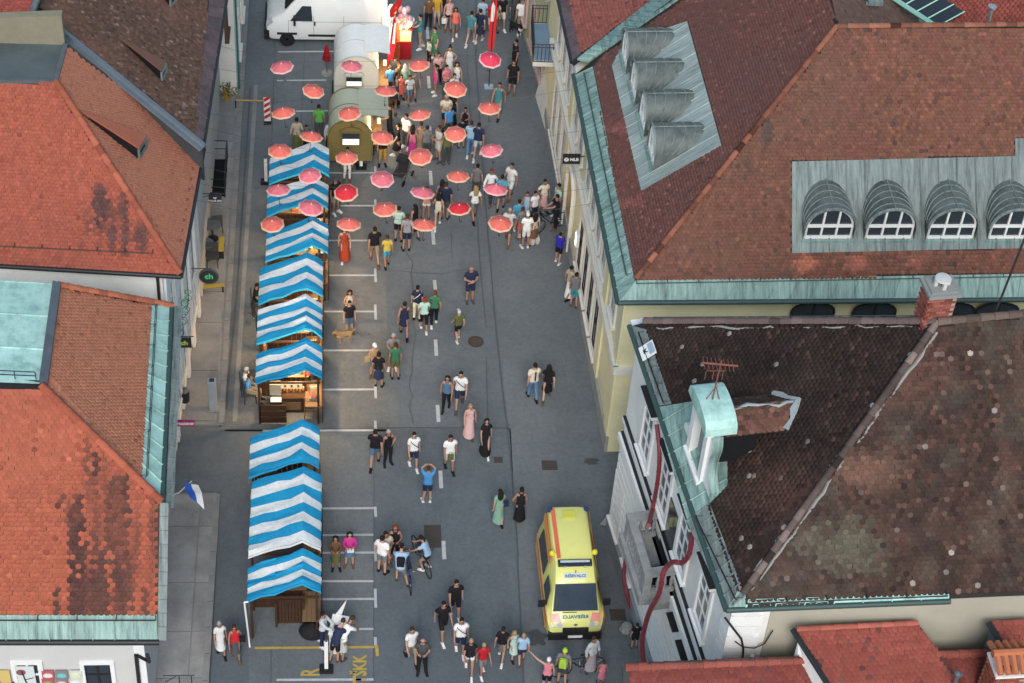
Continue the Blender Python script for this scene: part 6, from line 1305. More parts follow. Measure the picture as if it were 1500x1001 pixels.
for s_ in (-1, 1):
    spatch([(s_ * .50, .17, .975), (s_ * .85, .17, .95), (s_ * .86, .44, 1.12), (s_ * .58, .44, 1.16)], 'bonnet_panel', M_GLOSS, SALM, off=(0, 0, .02)); spatch([(s_ * .45, .03, .80), (s_ * .86, .05, .78), (s_ * .86, .22, .95), (s_ * .5, .18, .97)], 'headlight', mat('headlight', (.5, .55, .58), .15, bmp=0), None, off=(0, -.02, .015))
    X = s_ * 1.0
    for nm, y0, y1, z0_, z1, m_, c_ in (('side_stripe', .3, 4.8, .60, 1.1, M_GLOSS, ORANGE), ('checker_band', 1.0, 4.8, .42, .6, M_GLOSS, YELLOW), ('sill_band', .5, 4.8, .28, .4, M_GLOSS, (.8, .35, .05))):
        mb = MB(); mb.box((X, (y0 + y1) / 2, (z0_ + z1) / 2), (.016, y1 - y0, z1 - z0_)); part(mb, nm, m_, AM, c_)
    def side(y, z): return s_ * (.995 - (z - 1.1) * .205 + .012)
    for nm, y0, y1, z0_, z1 in (('side_window', .98, 1.9, 1.2, 1.78), ('side_window', 2.4, 4.3, 1.25, 1.85)):
        spatch([(side(y0, z0_), y0 + (0 if y0 > 2 else -.18), z0_), (side(y1, z0_), y1, z0_), (side(y1, z1), y1, z1), (side(y0, z1), y0 + .1, z1)], nm, M_GLASS, None, off=(s_ * .012, 0, 0))
    spatch([(side(0, 2.0), 2.2, 2.0), (side(0, 2.0), 4.8, 2.0), (side(0, 2.25), 4.8, 2.25), (side(0, 2.25), 2.35, 2.25)], 'upper_stripe', M_GLOSS, ORANGE, off=(s_ * .01, 0, 0))
    m_ = part(MB().box((s_ * 1.14, .95, 1.2), (.24, .1, .3)).tube([(s_ * .96, 1.0, 1.1), (s_ * 1.1, .97, 1.15)], .03, 5), 'mirror', M_BLACKM, AM)
    wheel(AM, s_ * .86, .85); wheel(AM, s_ * .86, 3.95)
    part(MB().lathe([(.1, 2.46), (.1, 2.56), (.06, 2.62), (.01, 2.63)], (s_ * .74, 2.4, -.05), 12), 'side_beacon', M_GLOSS, AM, (.75, .70, .05)); part(MB().lathe([(.09, 2.4), (.09, 2.54), (.01, 2.58)], (s_ * .64, 4.72, 0), 12), 'rear_beacon', M_GLOSS, AM, (.02, .05, .14))
spatch([(-.6, 2.15, 2.44), (-.46, 2.15, 2.445), (-.48, 4.75, 2.51), (-.62, 4.75, 2.505)], 'roof_stripe', M_GLOSS, (.75, .16, .08), off=(0, 0, .012))
o = part(MB().lathe([(.13, 0), (.13, .012)], n=20), 'roundel', M_GLOSS, AM, (.7, .72, .75)); o.location = (-.90, 3.4, 1.55); o.rotation_euler = (0, -math.pi / 2 + .16, 0); o2 = part(MB().lathe([(.085, .013), (.085, .02), (.05, .021), (.05, .013)], n=20), 'roundel_ring', M_GLOSS, AM, (.05, .1, .3)); o2.location = o.location; o2.rotation_euler = o.rotation_euler
lb = part(MB().box((0, 1.86, 2.46), (1.18, .26, .13)), 'light_bar', mat('lightbar_blue', (.02, .035, .06), .2), AM); part(MB().box((0, 1.88, 2.535), (1.02, .1, .025)), 'bar_reflector', M_GLOSS, lb, (.6, .65, .68))
for s_ in (-1, 1): part(MB().box((s_ * .35, 1.72, 2.40), (.1, .06, .05)), 'bar_lamp', M_GLOSS, lb, (.5, .5, .5))
spatch([(-.22, 4.2, 2.5), (.22, 4.2, 2.5), (.22, 4.58, 2.51), (-.22, 4.58, 2.51)], 'roof_hatch', M_GLOSS, (.62, .60, .1), off=(0, 0, .05)); part(MB().tube([(0, 1.5, 2.1), (.02, 1.58, 2.36)], .012, 4), 'antenna', M_BLACKM, AM)
spatch([(-.4, 1.36, 2.13), (.4, 1.36, 2.13), (.4, 1.54, 2.23), (-.4, 1.54, 2.23)], 'name_panel', M_GLOSS, (.6, .68, .72), off=(0, -.01, .018)); M_TXT = mat('lettering_teal', (.02, .16, .30), .4, bmp=0)
text('RESEVALCI', .15, 'lettering', M_TXT, AM, basis((0, 1.42, 2.20), (1, 0, 0), (0, .16, .09)), .004, .006)
text('RESEVALCI', .2, 'lettering', M_TXT, AM, basis((0, .30, 1.095), (1, 0, 0), (0, .7, .42)) @ Matrix.Diagonal((-.95, .85, 1, 1)), .004, .008)
for c_, s2, q in (((.25, .38, 1.145), .08, (0, .7, .42)), ((-.19, 1.50, 2.235), .07, (0, .16, .09))): text('v', s2, 'caron', M_TXT, AM, basis(c_, (1, 0, 0), q), .004, .006)
part(MB().box((0, .02, .40), (1.84, .24, .34)), 'bumper', M_BLACKM, AM); part(MB().box((0, -.02, .72), (.9, .1, .16)), 'grille', M_BLACKM, AM); part(MB().lathe([(.06, 0), (.06, .02), (.01, .03)], (0, .06, .9), 12), 'bonnet_mark', M_CHROME, AM); part(MB().box((0, -.115, .42), (.5, .02, .12)), 'number_plate', M_WHITE, AM); part(MB().box((-.2, .45, 1.2), (.5, .02, .02)), 'wiper', M_BLACKM, AM)
part(MB().box((.25, 1.9, 1.5), (.3, .1, .3)), 'seat_back', mat('seat_red', (.2, .03, .04), .6), AM)
# white van parked across the street end, facing left
va = at(390, 69); VN = thing('delivery_van', 'white panel van parked across the top of the street facing left', 'van', (va[0], va[1] + 1.1, 0), -math.pi / 2); VN.scale = (1.06, .92, 1.08)
WV = (.74, .78, .78)
S = [(0, .42, .7, .8, .8, .76, .06), (.06, .35, .8, .98, .92, .86, .1), (.35, .32, .9, 1.22, .98, .9, .14), (.85, .32, 1.1, 1.5, 1.0, .86, .12), (1.15, .32, 1.15, 1.85, 1.0, .82, .14), (1.6, .32, 1.2, 2.25, 1.0, .8, .2), (1.95, .32, 1.2, 2.42, 1.0, .82, .2), (5.35, .32, 1.2, 2.45, 1.0, .84, .2), (5.45, .4, 1.2, 2.4, .98, .82, .2)]
part(MB().loft(vloft(S)), 'body', M_GLOSS, VN, WV); spatch([(-.80, .9, 1.62), (.80, .9, 1.62), (.74, 1.52, 2.27), (-.74, 1.52, 2.27)], 'windscreen', mat('dark_glass', (.012, .014, .017), .35, bmp=0), None, VN, (0, -.035, .035))
for s_ in (-1, 1):
    def side(z): return s_ * (1.0 - max(0, z - 1.2) * .13 + .012)
    spatch([(side(1.2), 1.1, 1.22), (side(1.2), 2.1, 1.22), (side(1.85), 2.05, 1.85), (side(1.85), 1.65, 1.85)], 'side_window', M_GLASS, None, VN, (s_ * .012, 0, 0)); spatch([(s_ * 1.005, 1.9, .5), (s_ * 1.005, 5.0, .5), (s_ * 1.005, 5.0, .6), (s_ * 1.005, 1.9, .6)], 'side_moulding', M_BLACKM, None, VN, (s_ * .012, 0, 0))
    part(MB().box((s_ * 1.14, 1.3, 1.32), (.2, .1, .36)), 'mirror', M_BLACKM, VN); part(MB().box((s_ * 1.008, 2.2, 1.1), (.02, .07, .18)), 'door_handle', M_BLACKM, VN); wheel(VN, s_ * .9, .95, .34); wheel(VN, s_ * .9, 4.5, .34)
    for y_ in (1.02, 2.15, 3.5, 5.2): part(MB().box((s_ * 1.002, y_, .95), (.006, .018, 1.0 if y_ > 1.5 else .6)), 'door_gap', mat('panel_gap', (.2, .21, .21), .6), VN)
    part(MB().box((s_ * 1.002, 3.4, 1.18), (.008, 3.6, .015)), 'body_crease', mat('panel_gap'), VN); part(MB().box((s_ * .97, .95, .62), (.09, .9, .1)), 'wheel_arch', M_BLACKM, VN)
    spatch([(s_ * .6, .05, .92), (s_ * .93, .1, .9), (s_ * .94, .34, 1.1), (s_ * .66, .26, 1.14)], 'headlight', mat('headlight'), None, VN, (0, -.03, .02))
part(MB().box((0, .05, .52), (1.88, .26, .4)), 'bumper', M_BLACKM, VN); part(MB().box((0, .06, .85), (1.0, .1, .16)), 'grille', M_BLACKM, VN)
# ================================================================ people
BONES = [('pelvis', 'waist', 'torso'), ('waist', 'chest', 'torso'), ('chest', 'neckb', 'torso'), ('neckb', 'neck', 'neck'), ('neck', 'head', 'head'), ('head', 'crown', 'head')]
for s_ in 'LR':
    BONES += [('chest', 'sh' + s_, 'shoulder'), ('sh' + s_, 'el' + s_, 'uparm'), ('el' + s_, 'wr' + s_, 'forearm'), ('wr' + s_, 'ha' + s_, 'hand'),
              ('pelvis', 'hip' + s_, 'hips'), ('hip' + s_, 'kn' + s_, 'thigh'), ('kn' + s_, 'an' + s_, 'calf'), ('an' + s_, 'toe' + s_, 'foot')]
RAD = dict(pelvis=.125, waist=.108, chest=.13, neckb=.07, neck=.052, head=.072, crown=.074, sh=.058, el=.042, wr=.028, ha=.034, hip=.092, kn=.058, an=.038, toe=.034)
def pose(kind):
    J = dict(pelvis=(0, 0, .95), waist=(0, .0, 1.10), chest=(0, 0, 1.29), neckb=(0, .005, 1.43), neck=(0, 0, 1.50), head=(0, -.012, 1.585), crown=(0, -.005, 1.655))
    def limb(s, el, wr, ha, kn, an, toe, hip=(.09, 0, .89)):
        sg = 1 if s == 'L' else -1
        for n_, p in (('sh', (.175, 0, 1.385)), ('el', el), ('wr', wr), ('ha', ha), ('hip', hip), ('kn', kn), ('an', an), ('toe', toe)): J[n_ + s] = (p[0] * sg, p[1], p[2])
    down = ((.225, .02, 1.12), (.24, -.03, .88), (.24, -.06, .80)); leg = ((.10, -.01, .49), (.105, .02, .085), (.12, -.12, .035))
    phone = ((.22, .0, 1.12), (.12, -.22, 1.16), (.07, -.28, 1.19)); cross = ((.24, -.02, 1.13), (.04, -.19, 1.13), (-.06, -.19, 1.15))
    if kind == 'stand': limb('L', *down, *leg); limb('R', *down, (.11, .0, .49), (.14, .05, .085), (.19, -.09, .035))
    elif kind == 'walk':
        limb('L', (.22, -.11, 1.13), (.22, -.28, .94), (.21, -.34, .88), (.10, .05, .50), (.10, .32, .18), (.10, .25, .06)); limb('R', (.23, .14, 1.13), (.24, .14, .88), (.24, .12, .80), (.09, -.19, .52), (.09, -.24, .09), (.09, -.38, .05))
    elif kind == 'walk2':
        limb('R', (.22, -.08, 1.13), (.23, -.22, .92), (.22, -.28, .85), (.10, .02, .49), (.10, .22, .13), (.10, .12, .04)); limb('L', (.23, .1, 1.13), (.24, .08, .88), (.24, .05, .80), (.09, -.12, .50), (.10, -.14, .085), (.11, -.28, .035))
    elif kind == 'phone': limb('L', *phone, *leg); limb('R', *phone, (.11, .0, .49), (.14, .03, .085), (.19, -.1, .035))
    elif kind == 'cross': limb('L', *cross, *leg); limb('R', (.24, -.02, 1.13), (.04, -.22, 1.09), (-.06, -.21, 1.08), *leg)
    elif kind == 'hip': limb('L', (.32, .06, 1.15), (.17, -.02, .99), (.12, -.05, .97), *leg); limb('R', *down, (.11, -.03, .49), (.15, -.02, .085), (.2, -.15, .035))
    elif kind == 'reach': limb('L', (.2, -.2, 1.25), (.16, -.44, 1.25), (.15, -.53, 1.26), *leg); limb('R', (.22, -.12, 1.16), (.15, -.34, 1.1), (.13, -.42, 1.1), (.11, .06, .50), (.13, .2, .10), (.15, .08, .035))
    elif kind == 'up': limb('L', (.25, -.2, 1.42), (.1, -.22, 1.58), (.04, -.2, 1.60), *leg); limb('R', (.25, -.2, 1.42), (.1, -.22, 1.58), (.04, -.2, 1.60), (.11, 0, .49), (.16, .03, .085), (.21, -.1, .035))
    elif kind == 'point': limb('R', (.42, -.1, 1.45), (.62, -.15, 1.62), (.70, -.17, 1.68), *leg); limb('L', *down, *leg)
    elif kind == 'sit':
        for n_ in list(J): x, y, z = J[n_]; J[n_] = (x, y - (z - .95) * .12, z - .42)
        limb('L', (.23, -.08, .72), (.14, -.3, .62), (.1, -.36, .62), (.12, -.44, .52), (.13, -.40, .09), (.15, -.55, .04), (.09, -.03, .50)); limb('R', (.23, -.08, .72), (.14, -.3, .6), (.1, -.36, .6), (.12, -.44, .52), (.13, -.46, .09), (.15, -.61, .04), (.09, -.03, .50))
        for s_ in 'LR': x, y, z = J['sh' + s_]; J['sh' + s_] = (x, -.05, .965)
    elif kind == 'ride':
        for n_ in list(J): x, y, z = J[n_]; J[n_] = (x, y - max(0, z - .95) * .45, z + .03)
        limb('L', (.26, -.38, 1.22), (.26, -.56, 1.07), (.25, -.62, 1.05), (.13, -.25, .62), (.13, -.12, .22), (.14, -.26, .19)); limb('R', (.26, -.38, 1.22), (.26, -.56, 1.07), (.25, -.62, 1.05), (.17, -.12, .5), (.27, -.02, .085), (.3, -.16, .035))
        for s_ in 'LR': x, y, z = J['sh' + s_]; J['sh' + s_] = (x, -.17, 1.38)
    elif kind == 'crouch':
        for n_ in list(J): x, y, z = J[n_]; J[n_] = (x, y - (z - .95) * .75 , .5 + (z - .95) * .82)
        limb('L', (.22, -.42, .72), (.15, -.56, .55), (.12, -.6, .5), (.2, -.35, .52), (.14, .0, .10), (.16, -.14, .035), (.1, -.02, .44)); limb('R', (.22, -.42, .72), (.15, -.56, .5), (.12, -.6, .44), (.2, -.3, .3), (.14, .12, .12), (.15, .02, .04), (.1, -.02, .44))
        for s_ in 'LR': x, y, z = J['sh' + s_]; J['sh' + s_] = (x, -.32, .85)
    elif kind == 'lean':
        for n_ in list(J): x, y, z = J[n_]; J[n_] = (x, y - max(0, z - .98) ** 1.3 * .9, z - max(0, z - .98) * .22)
        limb('L', (.2, -.5, 1.02), (.14, -.6, .98), (.1, -.66, .98), *leg); limb('R', (.2, -.5, 1.02), (.14, -.58, .96), (.1, -.64, .95), (.11, .05, .49), (.13, .15, .085), (.15, .02, .035))
        for s_ in 'LR': x, y, z = J['sh' + s_]; J['sh' + s_] = (x, -.30, 1.28)
    return J
POSE = {}
def get_pose(kind, fem):
    if (kind, fem) in POSE: return POSE[(kind, fem)]
    J = pose(kind); names = list(J); idx = {n_: i for i, n_ in enumerate(names)}
    def rad(n_):
        k = n_ if n_ in RAD else n_[:-1]; r = RAD[k]
        if fem: r *= {'chest': .92, 'waist': .86, 'sh': .84, 'pelvis': 1.03, 'hip': 1.05, 'neck': .88, 'el': .86, 'wr': .88}.get(k, .96)
        return r
    if fem:
        for n_ in J:
            if n_[:2] == 'sh': J[n_] = (J[n_][0] * .88, J[n_][1], J[n_][2])
    me = bpy.data.meshes.new('skel'); me.from_pydata([J[n_] for n_ in names], [(idx[a], idx[b]) for a, b, _ in BONES], [])
    ob = bpy.data.objects.new('skel', me); COL.objects.link(ob); ob.modifiers.new('skin', 'SKIN')
    for i, n_ in enumerate(names):
        v = me.skin_vertices[0].data[i]; r = rad(n_); v.radius = (r, r); v.use_root = n_ == 'pelvis'
    ss = ob.modifiers.new('sub', 'SUBSURF'); ss.levels = 2; ss.render_levels = 2
    dg = bpy.context.evaluated_depsgraph_get(); dg.update(); bm_ = bpy.data.meshes.new_from_object(ob.evaluated_get(dg)); bpy.data.objects.remove(ob)
    V = np.empty(len(bm_.vertices) * 3); bm_.vertices.foreach_get('co', V); V = V.reshape(-1, 3); N = np.empty_like(V); 
    bm_.vertices.foreach_get('normal', N.reshape(-1)) if False else None
    F = [tuple(p.vertices) for p in bm_.polygons]
    # nearest bone
    best = np.full(len(V), 1e9); reg = np.zeros(len(V), int); tt = np.zeros(len(V))
    for b, (a, c, rg) in enumerate(BONES):
        A, C = np.array(J[a]), np.array(J[c]); d = C - A; t = np.clip(((V - A) @ d) / (d @ d), 0, 1); ra, rc = rad(a), rad(c)
        dist = np.linalg.norm(V - (A + t[:, None] * d), axis=1) / (ra + (rc - ra) * t); k = dist < best; best[k] = dist[k]; reg[k] = b; tt[k] = t[k]
    R = np.array([BONES[b][2] for b in reg])
    tor = np.isin(R, ['torso']); V[tor, 0] *= 1.12; V[tor, 1] *= .88
    # normals from faces
    N = np.zeros_like(V)
    for f in F:
        n_ = np.cross(V[f[1]] - V[f[0]], V[f[2]] - V[f[0]]) if len(f) == 3 else np.cross(V[f[2]] - V[f[0]], V[f[3]] - V[f[1]])
        for i in f: N[i] += n_
    N /= np.maximum(np.linalg.norm(N, axis=1, keepdims=True), 1e-9)
    bpy.data.meshes.remove(bm_)
    POSE[(kind, fem)] = dict(J={k: np.array(v) for k, v in J.items()}, V=V, F=F, R=R, T=tt, N=N); return POSE[(kind, fem)]
PM = {}
def body_mesh(kind, fem):
    k = ('body', kind, fem)
    if k in PM: return PM[k]
    P = get_pose(kind, fem); mb = MB(); mb.add(P['V'], P['F'], 0, True); J = P['J']
    for s_ in 'LR':        # five unequal, slightly curled fingers rooted in each palm
        w_, h_ = J['wr' + s_], J['ha' + s_]; d = nrm(h_ - w_); sg = 1 if s_ == 'L' else -1
        side = nrm(np.cross(d, V3(sg, 0, .2))) if abs(d[0]) < .8 else V3(0, 1, 0); palm = nrm(np.cross(side, d))
        for i, L in enumerate((.062, .07, .066, .052)):
            o = h_ + side * (.024 - .016 * i); mb.tube([o, o + d * (.02 + L * .5), o + d * (.02 + L * .9) + palm * .012, o + d * (.02 + L) + palm * .03], [.0095, .009, .008, .006], 5)
        o = w_ + d * .02 + side * .02; mb.tube([o, o + side * .03 + d * .035, o + side * .035 + d * .065 + palm * .01], [.011, .010, .008], 5)
    h = J['head']; mb.add([h + V3(-.013, -.07, .0), h + V3(.013, -.07, .0), h + V3(0, -.105, -.005), h + V3(0, -.072, .045)], [(0, 1, 2), (0, 2, 3), (1, 3, 2)], 0, True)
    for s_ in (-1, 1): mb.lathe([(.004, -.028), (.018, -.01), (.018, .012), (.004, .028)], (h[0] + s_ * .078, h[1] + .01, h[2]), 6)
    PM[k] = mb.mesh('body', M_SKIN); return PM[k]
def cloth_mesh(kind, fem, piece):
    k = (kind, fem, piece)
    if k in PM: return PM[k]
    P = get_pose(kind, fem); V, F, R, T, N, J = (P[x] for x in 'VFRTNJ'); zc = J['pelvis'][2]
    upper = np.isin(R, ['torso', 'shoulder']); pants_hip = np.isin(R, ['hips']) | ((R == 'torso') & (V[:, 2] < zc + .07) & (kind not in ('lean', 'crouch')))
    if piece in ('tshirt', 'tank', 'longsleeve'):
        m_ = (upper | ((R == 'hips') & (V[:, 2] > zc - .06))); m_ &= ~((R == 'neck'))
        if piece == 'tshirt': m_ |= (R == 'uparm') & (T < .55)
        if piece == 'longsleeve': m_ |= (R == 'uparm') | ((R == 'forearm') & (T < .92))
        if piece == 'tank': m_ &= ~((R == 'shoulder') & (T > .75)); m_ |= False
        off = .020
    elif piece == 'shorts': m_ = pants_hip | ((R == 'thigh') & (T < .8)); off = .016
    elif piece == 'minishorts': m_ = pants_hip | ((R == 'thigh') & (T < .38)); off = .012
    elif piece == 'capris': m_ = pants_hip | (R == 'thigh') | ((R == 'calf') & (T < .35)); off = .011
    elif piece == 'trousers': m_ = pants_hip | (R == 'thigh') | ((R == 'calf') & (T < .93)); off = .015
    elif piece == 'shoes': m_ = (R == 'foot') | ((R == 'calf') & (T > .93)); off = .012
    elif piece == 'socks': m_ = (R == 'foot') | ((R == 'calf') & (T > .75)); off = .007
    mb = MB()
    if piece in ('miniskirt', 'skirt', 'longskirt'):
        hem = {'miniskirt': .58, 'skirt': .44, 'longskirt': .14}[piece]; kn = [J['knL'], J['knR']]; an = [J['anL'], J['anR']]; n_ = 20; rings = []; zt = zc + .10
        for z in np.linspace(zt, zt - (1.05 - hem), 7):
            f = (zt - z) / .95; zz = max(z, .12)
            c = J['pelvis'] * (1 - min(1, f * 1.2)) + (kn[0] + kn[1]) / 2 * min(1, f * 1.2); rx = .135 + .10 * f; ry = .105 + .08 * f
            if f > .35: sp = abs(an[0][1] - an[1][1]) * .28 * (f - .3); ry += sp
            rings.append([(c[0] + (rx + .016 * f * math.sin(5 * a_)) * math.cos(a_), c[1] + (ry + .016 * f * math.cos(4 * a_)) * math.sin(a_), zz + .008 * math.sin(3 * a_) * f) for a_ in np.linspace(0, 2 * math.pi, n_, endpoint=False)])
        mb.loft(rings, caps=False)
    else:
        idx = np.where(m_)[0]; mp = {v: i for i, v in enumerate(idx)}; W = V[idx] + N[idx] * off
        if piece in ('tshirt', 'longsleeve', 'tank') and kind in ('stand', 'walk', 'walk2', 'phone', 'cross', 'hip', 'up', 'reach', 'point'):
            low = W[:, 2] < zc + .16; c = J['pelvis']; W[low, :2] = c[:2] + (W[low, :2] - c[:2]) * 1.05
        fs = [tuple(mp[i] for i in f) for f in F if all(i in mp for i in f)]; mb.add(W, fs, 0, True)
        if piece == 'shoes':
            for s_ in 'LR': t_, a_ = J['toe' + s_], J['an' + s_]; c = (t_ + a_) / 2; ang = math.atan2((t_ - a_)[0], -(t_ - a_)[1]); mb.box((c[0], c[1], min(t_[2], a_[2]) - .02), (.09, .25, .03), ang)
    PM[k] = mb.mesh(piece, M_CLOTH); return PM[k]
def hair_mesh(kind, style):
    k = ('hair', kind, style)
    if k in PM: return PM[k]
    J = get_pose(kind, style not in ('short',))['J']; h = J['head'] * .45 + J['crown'] * .55; mb = MB(); n_ = 14; rings = []
    R_ = .092 if style != 'short' else .087; low = {'short': .2, 'bald': .2, 'cap': .05, 'helmet': .0}.get(style, .35)
    for th in np.linspace(.02, 1.0, 7):
        ring = []
        for a_ in np.linspace(0, 2 * math.pi, n_, endpoint=False):
            front = max(0, -math.sin(a_)); T_ = th * (math.pi * (.5 + low * (1 - front * 1.9)));
            ring.append(tuple(h + V3(R_ * .96 * math.sin(T_) * math.cos(a_), R_ * 1.08 * math.sin(T_) * math.sin(a_) + .012, R_ * 1.12 * math.cos(T_))))
        rings.append(ring)
    mb.loft(rings, caps=False)
    if style == 'long':
        rr = []
        for z, w_, d_, y_ in ((.04, .1, .05, .05), (-.06, .115, .05, .075), (-.18, .12, .045, .095), (-.28, .10, .04, .10), (-.34, .06, .03, .10)): rr.append([tuple(h + V3(w_ * math.cos(a_), y_ + d_ * math.sin(a_), z)) for a_ in np.linspace(0, 2 * math.pi, 10, endpoint=False)])
        mb.loft(rr)
    if style == 'bun': mb.lathe([(.01, -.05), (.045, -.03), (.055, 0), (.045, .035), (.01, .05)], tuple(h + V3(0, .05, .12)), 10)
    if style == 'tail': mb.tube([h + V3(0, .08, .03), h + V3(0, .14, 0), h + V3(0, .15, -.12), h + V3(0, .13, -.22)], [.03, .035, .03, .012], 7)
    if style == 'cap': mb.plate([h + V3(-.07, -.08, .04), h + V3(-.055, -.17, .025), h + V3(.055, -.17, .025), h + V3(.07, -.08, .04)], (0, 0, .012))
    PM[k] = mb.mesh('cap' if style in ('cap', 'helmet') else 'hair', M_CLOTH); return PM[k]
def eyes_mesh(kind, fem):
    k = ('eyes', kind)
    if k in PM: return PM[k]
    h = get_pose(kind, fem)['J']['head']; mb = MB()
    for s_ in (-1, 1): mb.lathe([(.002, -.008), (.011, 0), (.002, .008)], (h[0] + s_ * .03, h[1] - .077, h[2] + .025), 6)
    PM[k] = mb.mesh('eyes', M_BLACKM); return PM[k]
def mouth_mesh(kind, fem):
    k = ('mouth', kind)
    if k in PM: return PM[k]
    h = get_pose(kind, fem)['J']['head']; PM[k] = MB().box((h[0], h[1] - .074, h[2] - .04), (.042, .014, .012)).mesh('mouth', mat('lips', (.35, .12, .1), .6)); return PM[k]
PM['bag'] = MB().box((0, 0, 0), (.2, .09, .24)).tube([(-.08, 0, .12), (-.06, 0, .22), (.06, 0, .22), (.08, 0, .12)], .01, 4).mesh('bag', M_CLOTH)
mb = MB(); mb.loft([[(x * .15 * k_, .17 + y * .07 * k_, 1.25 + z) for x, y in ((-1, -.6), (-.8, 1), (.8, 1), (1, -.6))] for z, k_ in ((-.24, .8), (-.2, 1), (.1, 1), (.18, .7))]); PM['backpack'] = mb.mesh('backpack', M_CLOTH)
PM['sling'] = MB().tube([(-.17, .0, 1.42), (-.12, -.13, 1.36), (.02, -.155, 1.22), (.15, -.12, 1.08), (.17, .02, 1.02), (.1, .13, 1.15), (-.08, .13, 1.33), (-.17, .0, 1.42)], .013, 5).mesh('strap', M_CLOTH)
K = dict(black=(.016, .016, .02), navy=(.025, .035, .075), white=(.76, .78, .78), cream=(.68, .64, .52), grey=(.20, .21, .22), darkgrey=(.07, .075, .08), pale=(.5, .54, .55), red=(.48, .02, .03), pink=(.66, .22, .28), magenta=(.60, .05, .28), coral=(.75, .17, .13), yellow=(.62, .5, .10), mustard=(.55, .33, .05), olive=(.13, .14, .055), green=(.05, .17, .09), brightgreen=(.12, .42, .09), mint=(.42, .62, .55), teal=(.06, .22, .25), blue=(.07, .26, .55), royalblue=(.03, .03, .42), lightblue=(.32, .48, .66), skyblue=(.08, .38, .58), denim=(.09, .17, .28), jeans=(.12, .24, .42), khaki=(.30, .25, .16), tan=(.42, .30, .17), brown=(.16, .09, .05), beige=(.48, .42, .33), rust=(.38, .06, .03), palepink=(.62, .42, .42), sage=(.22, .40, .30), floral=(.42, .38, .42), peach=(.55, .28, .18), patterned=(.16, .15, .15), turquoise=(.05, .33, .38))
KN = dict(darkgrey='dark grey', brightgreen='bright green', royalblue='royal blue', lightblue='light blue', skyblue='sky blue', palepink='pale pink', pale='pale grey', patterned='dark patterned', sage='sage green', peach='peach')
HK = dict(dark=(.02, .016, .014), brown=(.06, .035, .02), blond=(.34, .24, .12), grey=(.34, .34, .33), red=(.24, .03, .02), auburn=(.16, .06, .03), white=(.62, .62, .6))
SK = [(.44, .26, .18), (.38, .21, .145), (.33, .175, .12), (.48, .30, .22)]
def person(hx, hy, face, kind, top, tc, bot, bc, hair='short', hc='dark', h=1.76, who='man', loc='', shoe=None, extra=(), fem=None, zb=0.0, group='people out in the street', cap=None, skin=None):
    fem = (who in ('woman', 'girl')) if fem is None else fem; P = get_pose(kind, fem); J = P['J']; sc_ = h / 1.76
    head = (J['head'] * .5 + J['crown'] * .5) * sc_; a = math.radians(face + (rng.uniform(-14, 14) if kind not in ('sit', 'ride', 'reach', 'lean') else 0)); ca, sa = math.cos(a), math.sin(a)
    p = at(hx, hy, head[2] + zb); ox, oy = head[0] * ca - head[1] * sa, head[0] * sa + head[1] * ca
    one = top == bot or bot is None; nm = lambda c: KN.get(c, c)
    garment = {'tshirt': 't-shirt', 'tank': 'sleeveless top', 'longsleeve': 'shirt', 'minishorts': 'short shorts', 'miniskirt': 'short skirt', 'longskirt': 'long skirt', 'cyclewear': 'top'}
    if bot in ('miniskirt', 'skirt', 'longskirt') and bc == tc: desc = '%s in %s %s dress' % (who, nm(tc), {'miniskirt': 'short', 'skirt': 'knee length', 'longskirt': 'long'}[bot])
    else: desc = '%s in %s %s and %s %s' % (who, nm(tc), garment.get(top, top), nm(bc), garment.get(bot, bot))
    lab = (desc + ', ' + loc); t = thing('person', lab, 'person', (p[0] - ox, p[1] - oy, zb), a, group); t.scale = (sc_ * (-1 if rng.random() < .5 and kind != 'ride' and not extra else 1) * rng.uniform(.86, .98), sc_ * rng.uniform(.92, 1.0), sc_)
    sk = skin or SK[int(rng.integers(0, 4))]; link('body', body_mesh(kind, fem), t, color=sk)
    v = lambda c: np.clip(np.array(c) * rng.uniform(.88, 1.12), .008, .85)
    link('top' if not (one) else 'top', cloth_mesh(kind, fem, top), t, color=v(K[tc])); b = link({'shorts': 'shorts'}.get(bot, bot), cloth_mesh(kind, fem, bot), t, color=v(K[bc]))
    link('shoes', cloth_mesh(kind, fem, 'shoes'), t, color=K[shoe] if shoe else random.choice([K['white'], K['darkgrey'], K['black'], K['brown']]))
    if hair != 'bald': link('hair' if hair not in ('cap', 'helmet') else hair, hair_mesh(kind, hair), t, color=K.get(cap) if cap and cap in K else (cap if cap else v(HK[hc])))
    if hair in ('cap', 'helmet'): pass
    link('eyes', eyes_mesh(kind, fem), t); link('mouth', mouth_mesh(kind, fem), t)
    for e in extra:
        nm_, col = e[0], K.get(e[1], e[1])
        if nm_ == 'bag': o = link('bag', PM['bag'], t, tuple(J['haR'] + V3(0, 0, -.2) if len(e) < 3 else V3(*e[2])), col)
        else: link(nm_, PM[nm_], t, color=col)
    if tc in ('floral', 'patterned', 'palepink') and True:      # printed cloth: scattered blossoms as small raised motifs
        V, N, R = P['V'], P['N'], P['R']; c = np.where(np.isin(R, ['torso']))[0]; r_ = np.random.default_rng(int(hx * 7 + hy)); mb = MB()
        for i in r_.choice(c, min(40, len(c)), replace=False):
            q = V[i] + N[i] * .024; u_ = nrm(np.cross(N[i], V3(.3, .2, 1))); w_ = np.cross(N[i], u_); s2 = r_.uniform(.012, .024); mb.add([q + u_ * s2, q + w_ * s2, q - u_ * s2, q - w_ * s2], [(0, 1, 2, 3)])
        o = link('cloth_print', mb.mesh('cloth_print', M_CLOTH), t, color={'floral': (.07, .07, .14), 'patterned': (.4, .38, .32), 'palepink': (.4, .06, .1)}[tc])
    return t
W_, M_, G_, B_ = 'woman', 'man', 'girl', 'boy'
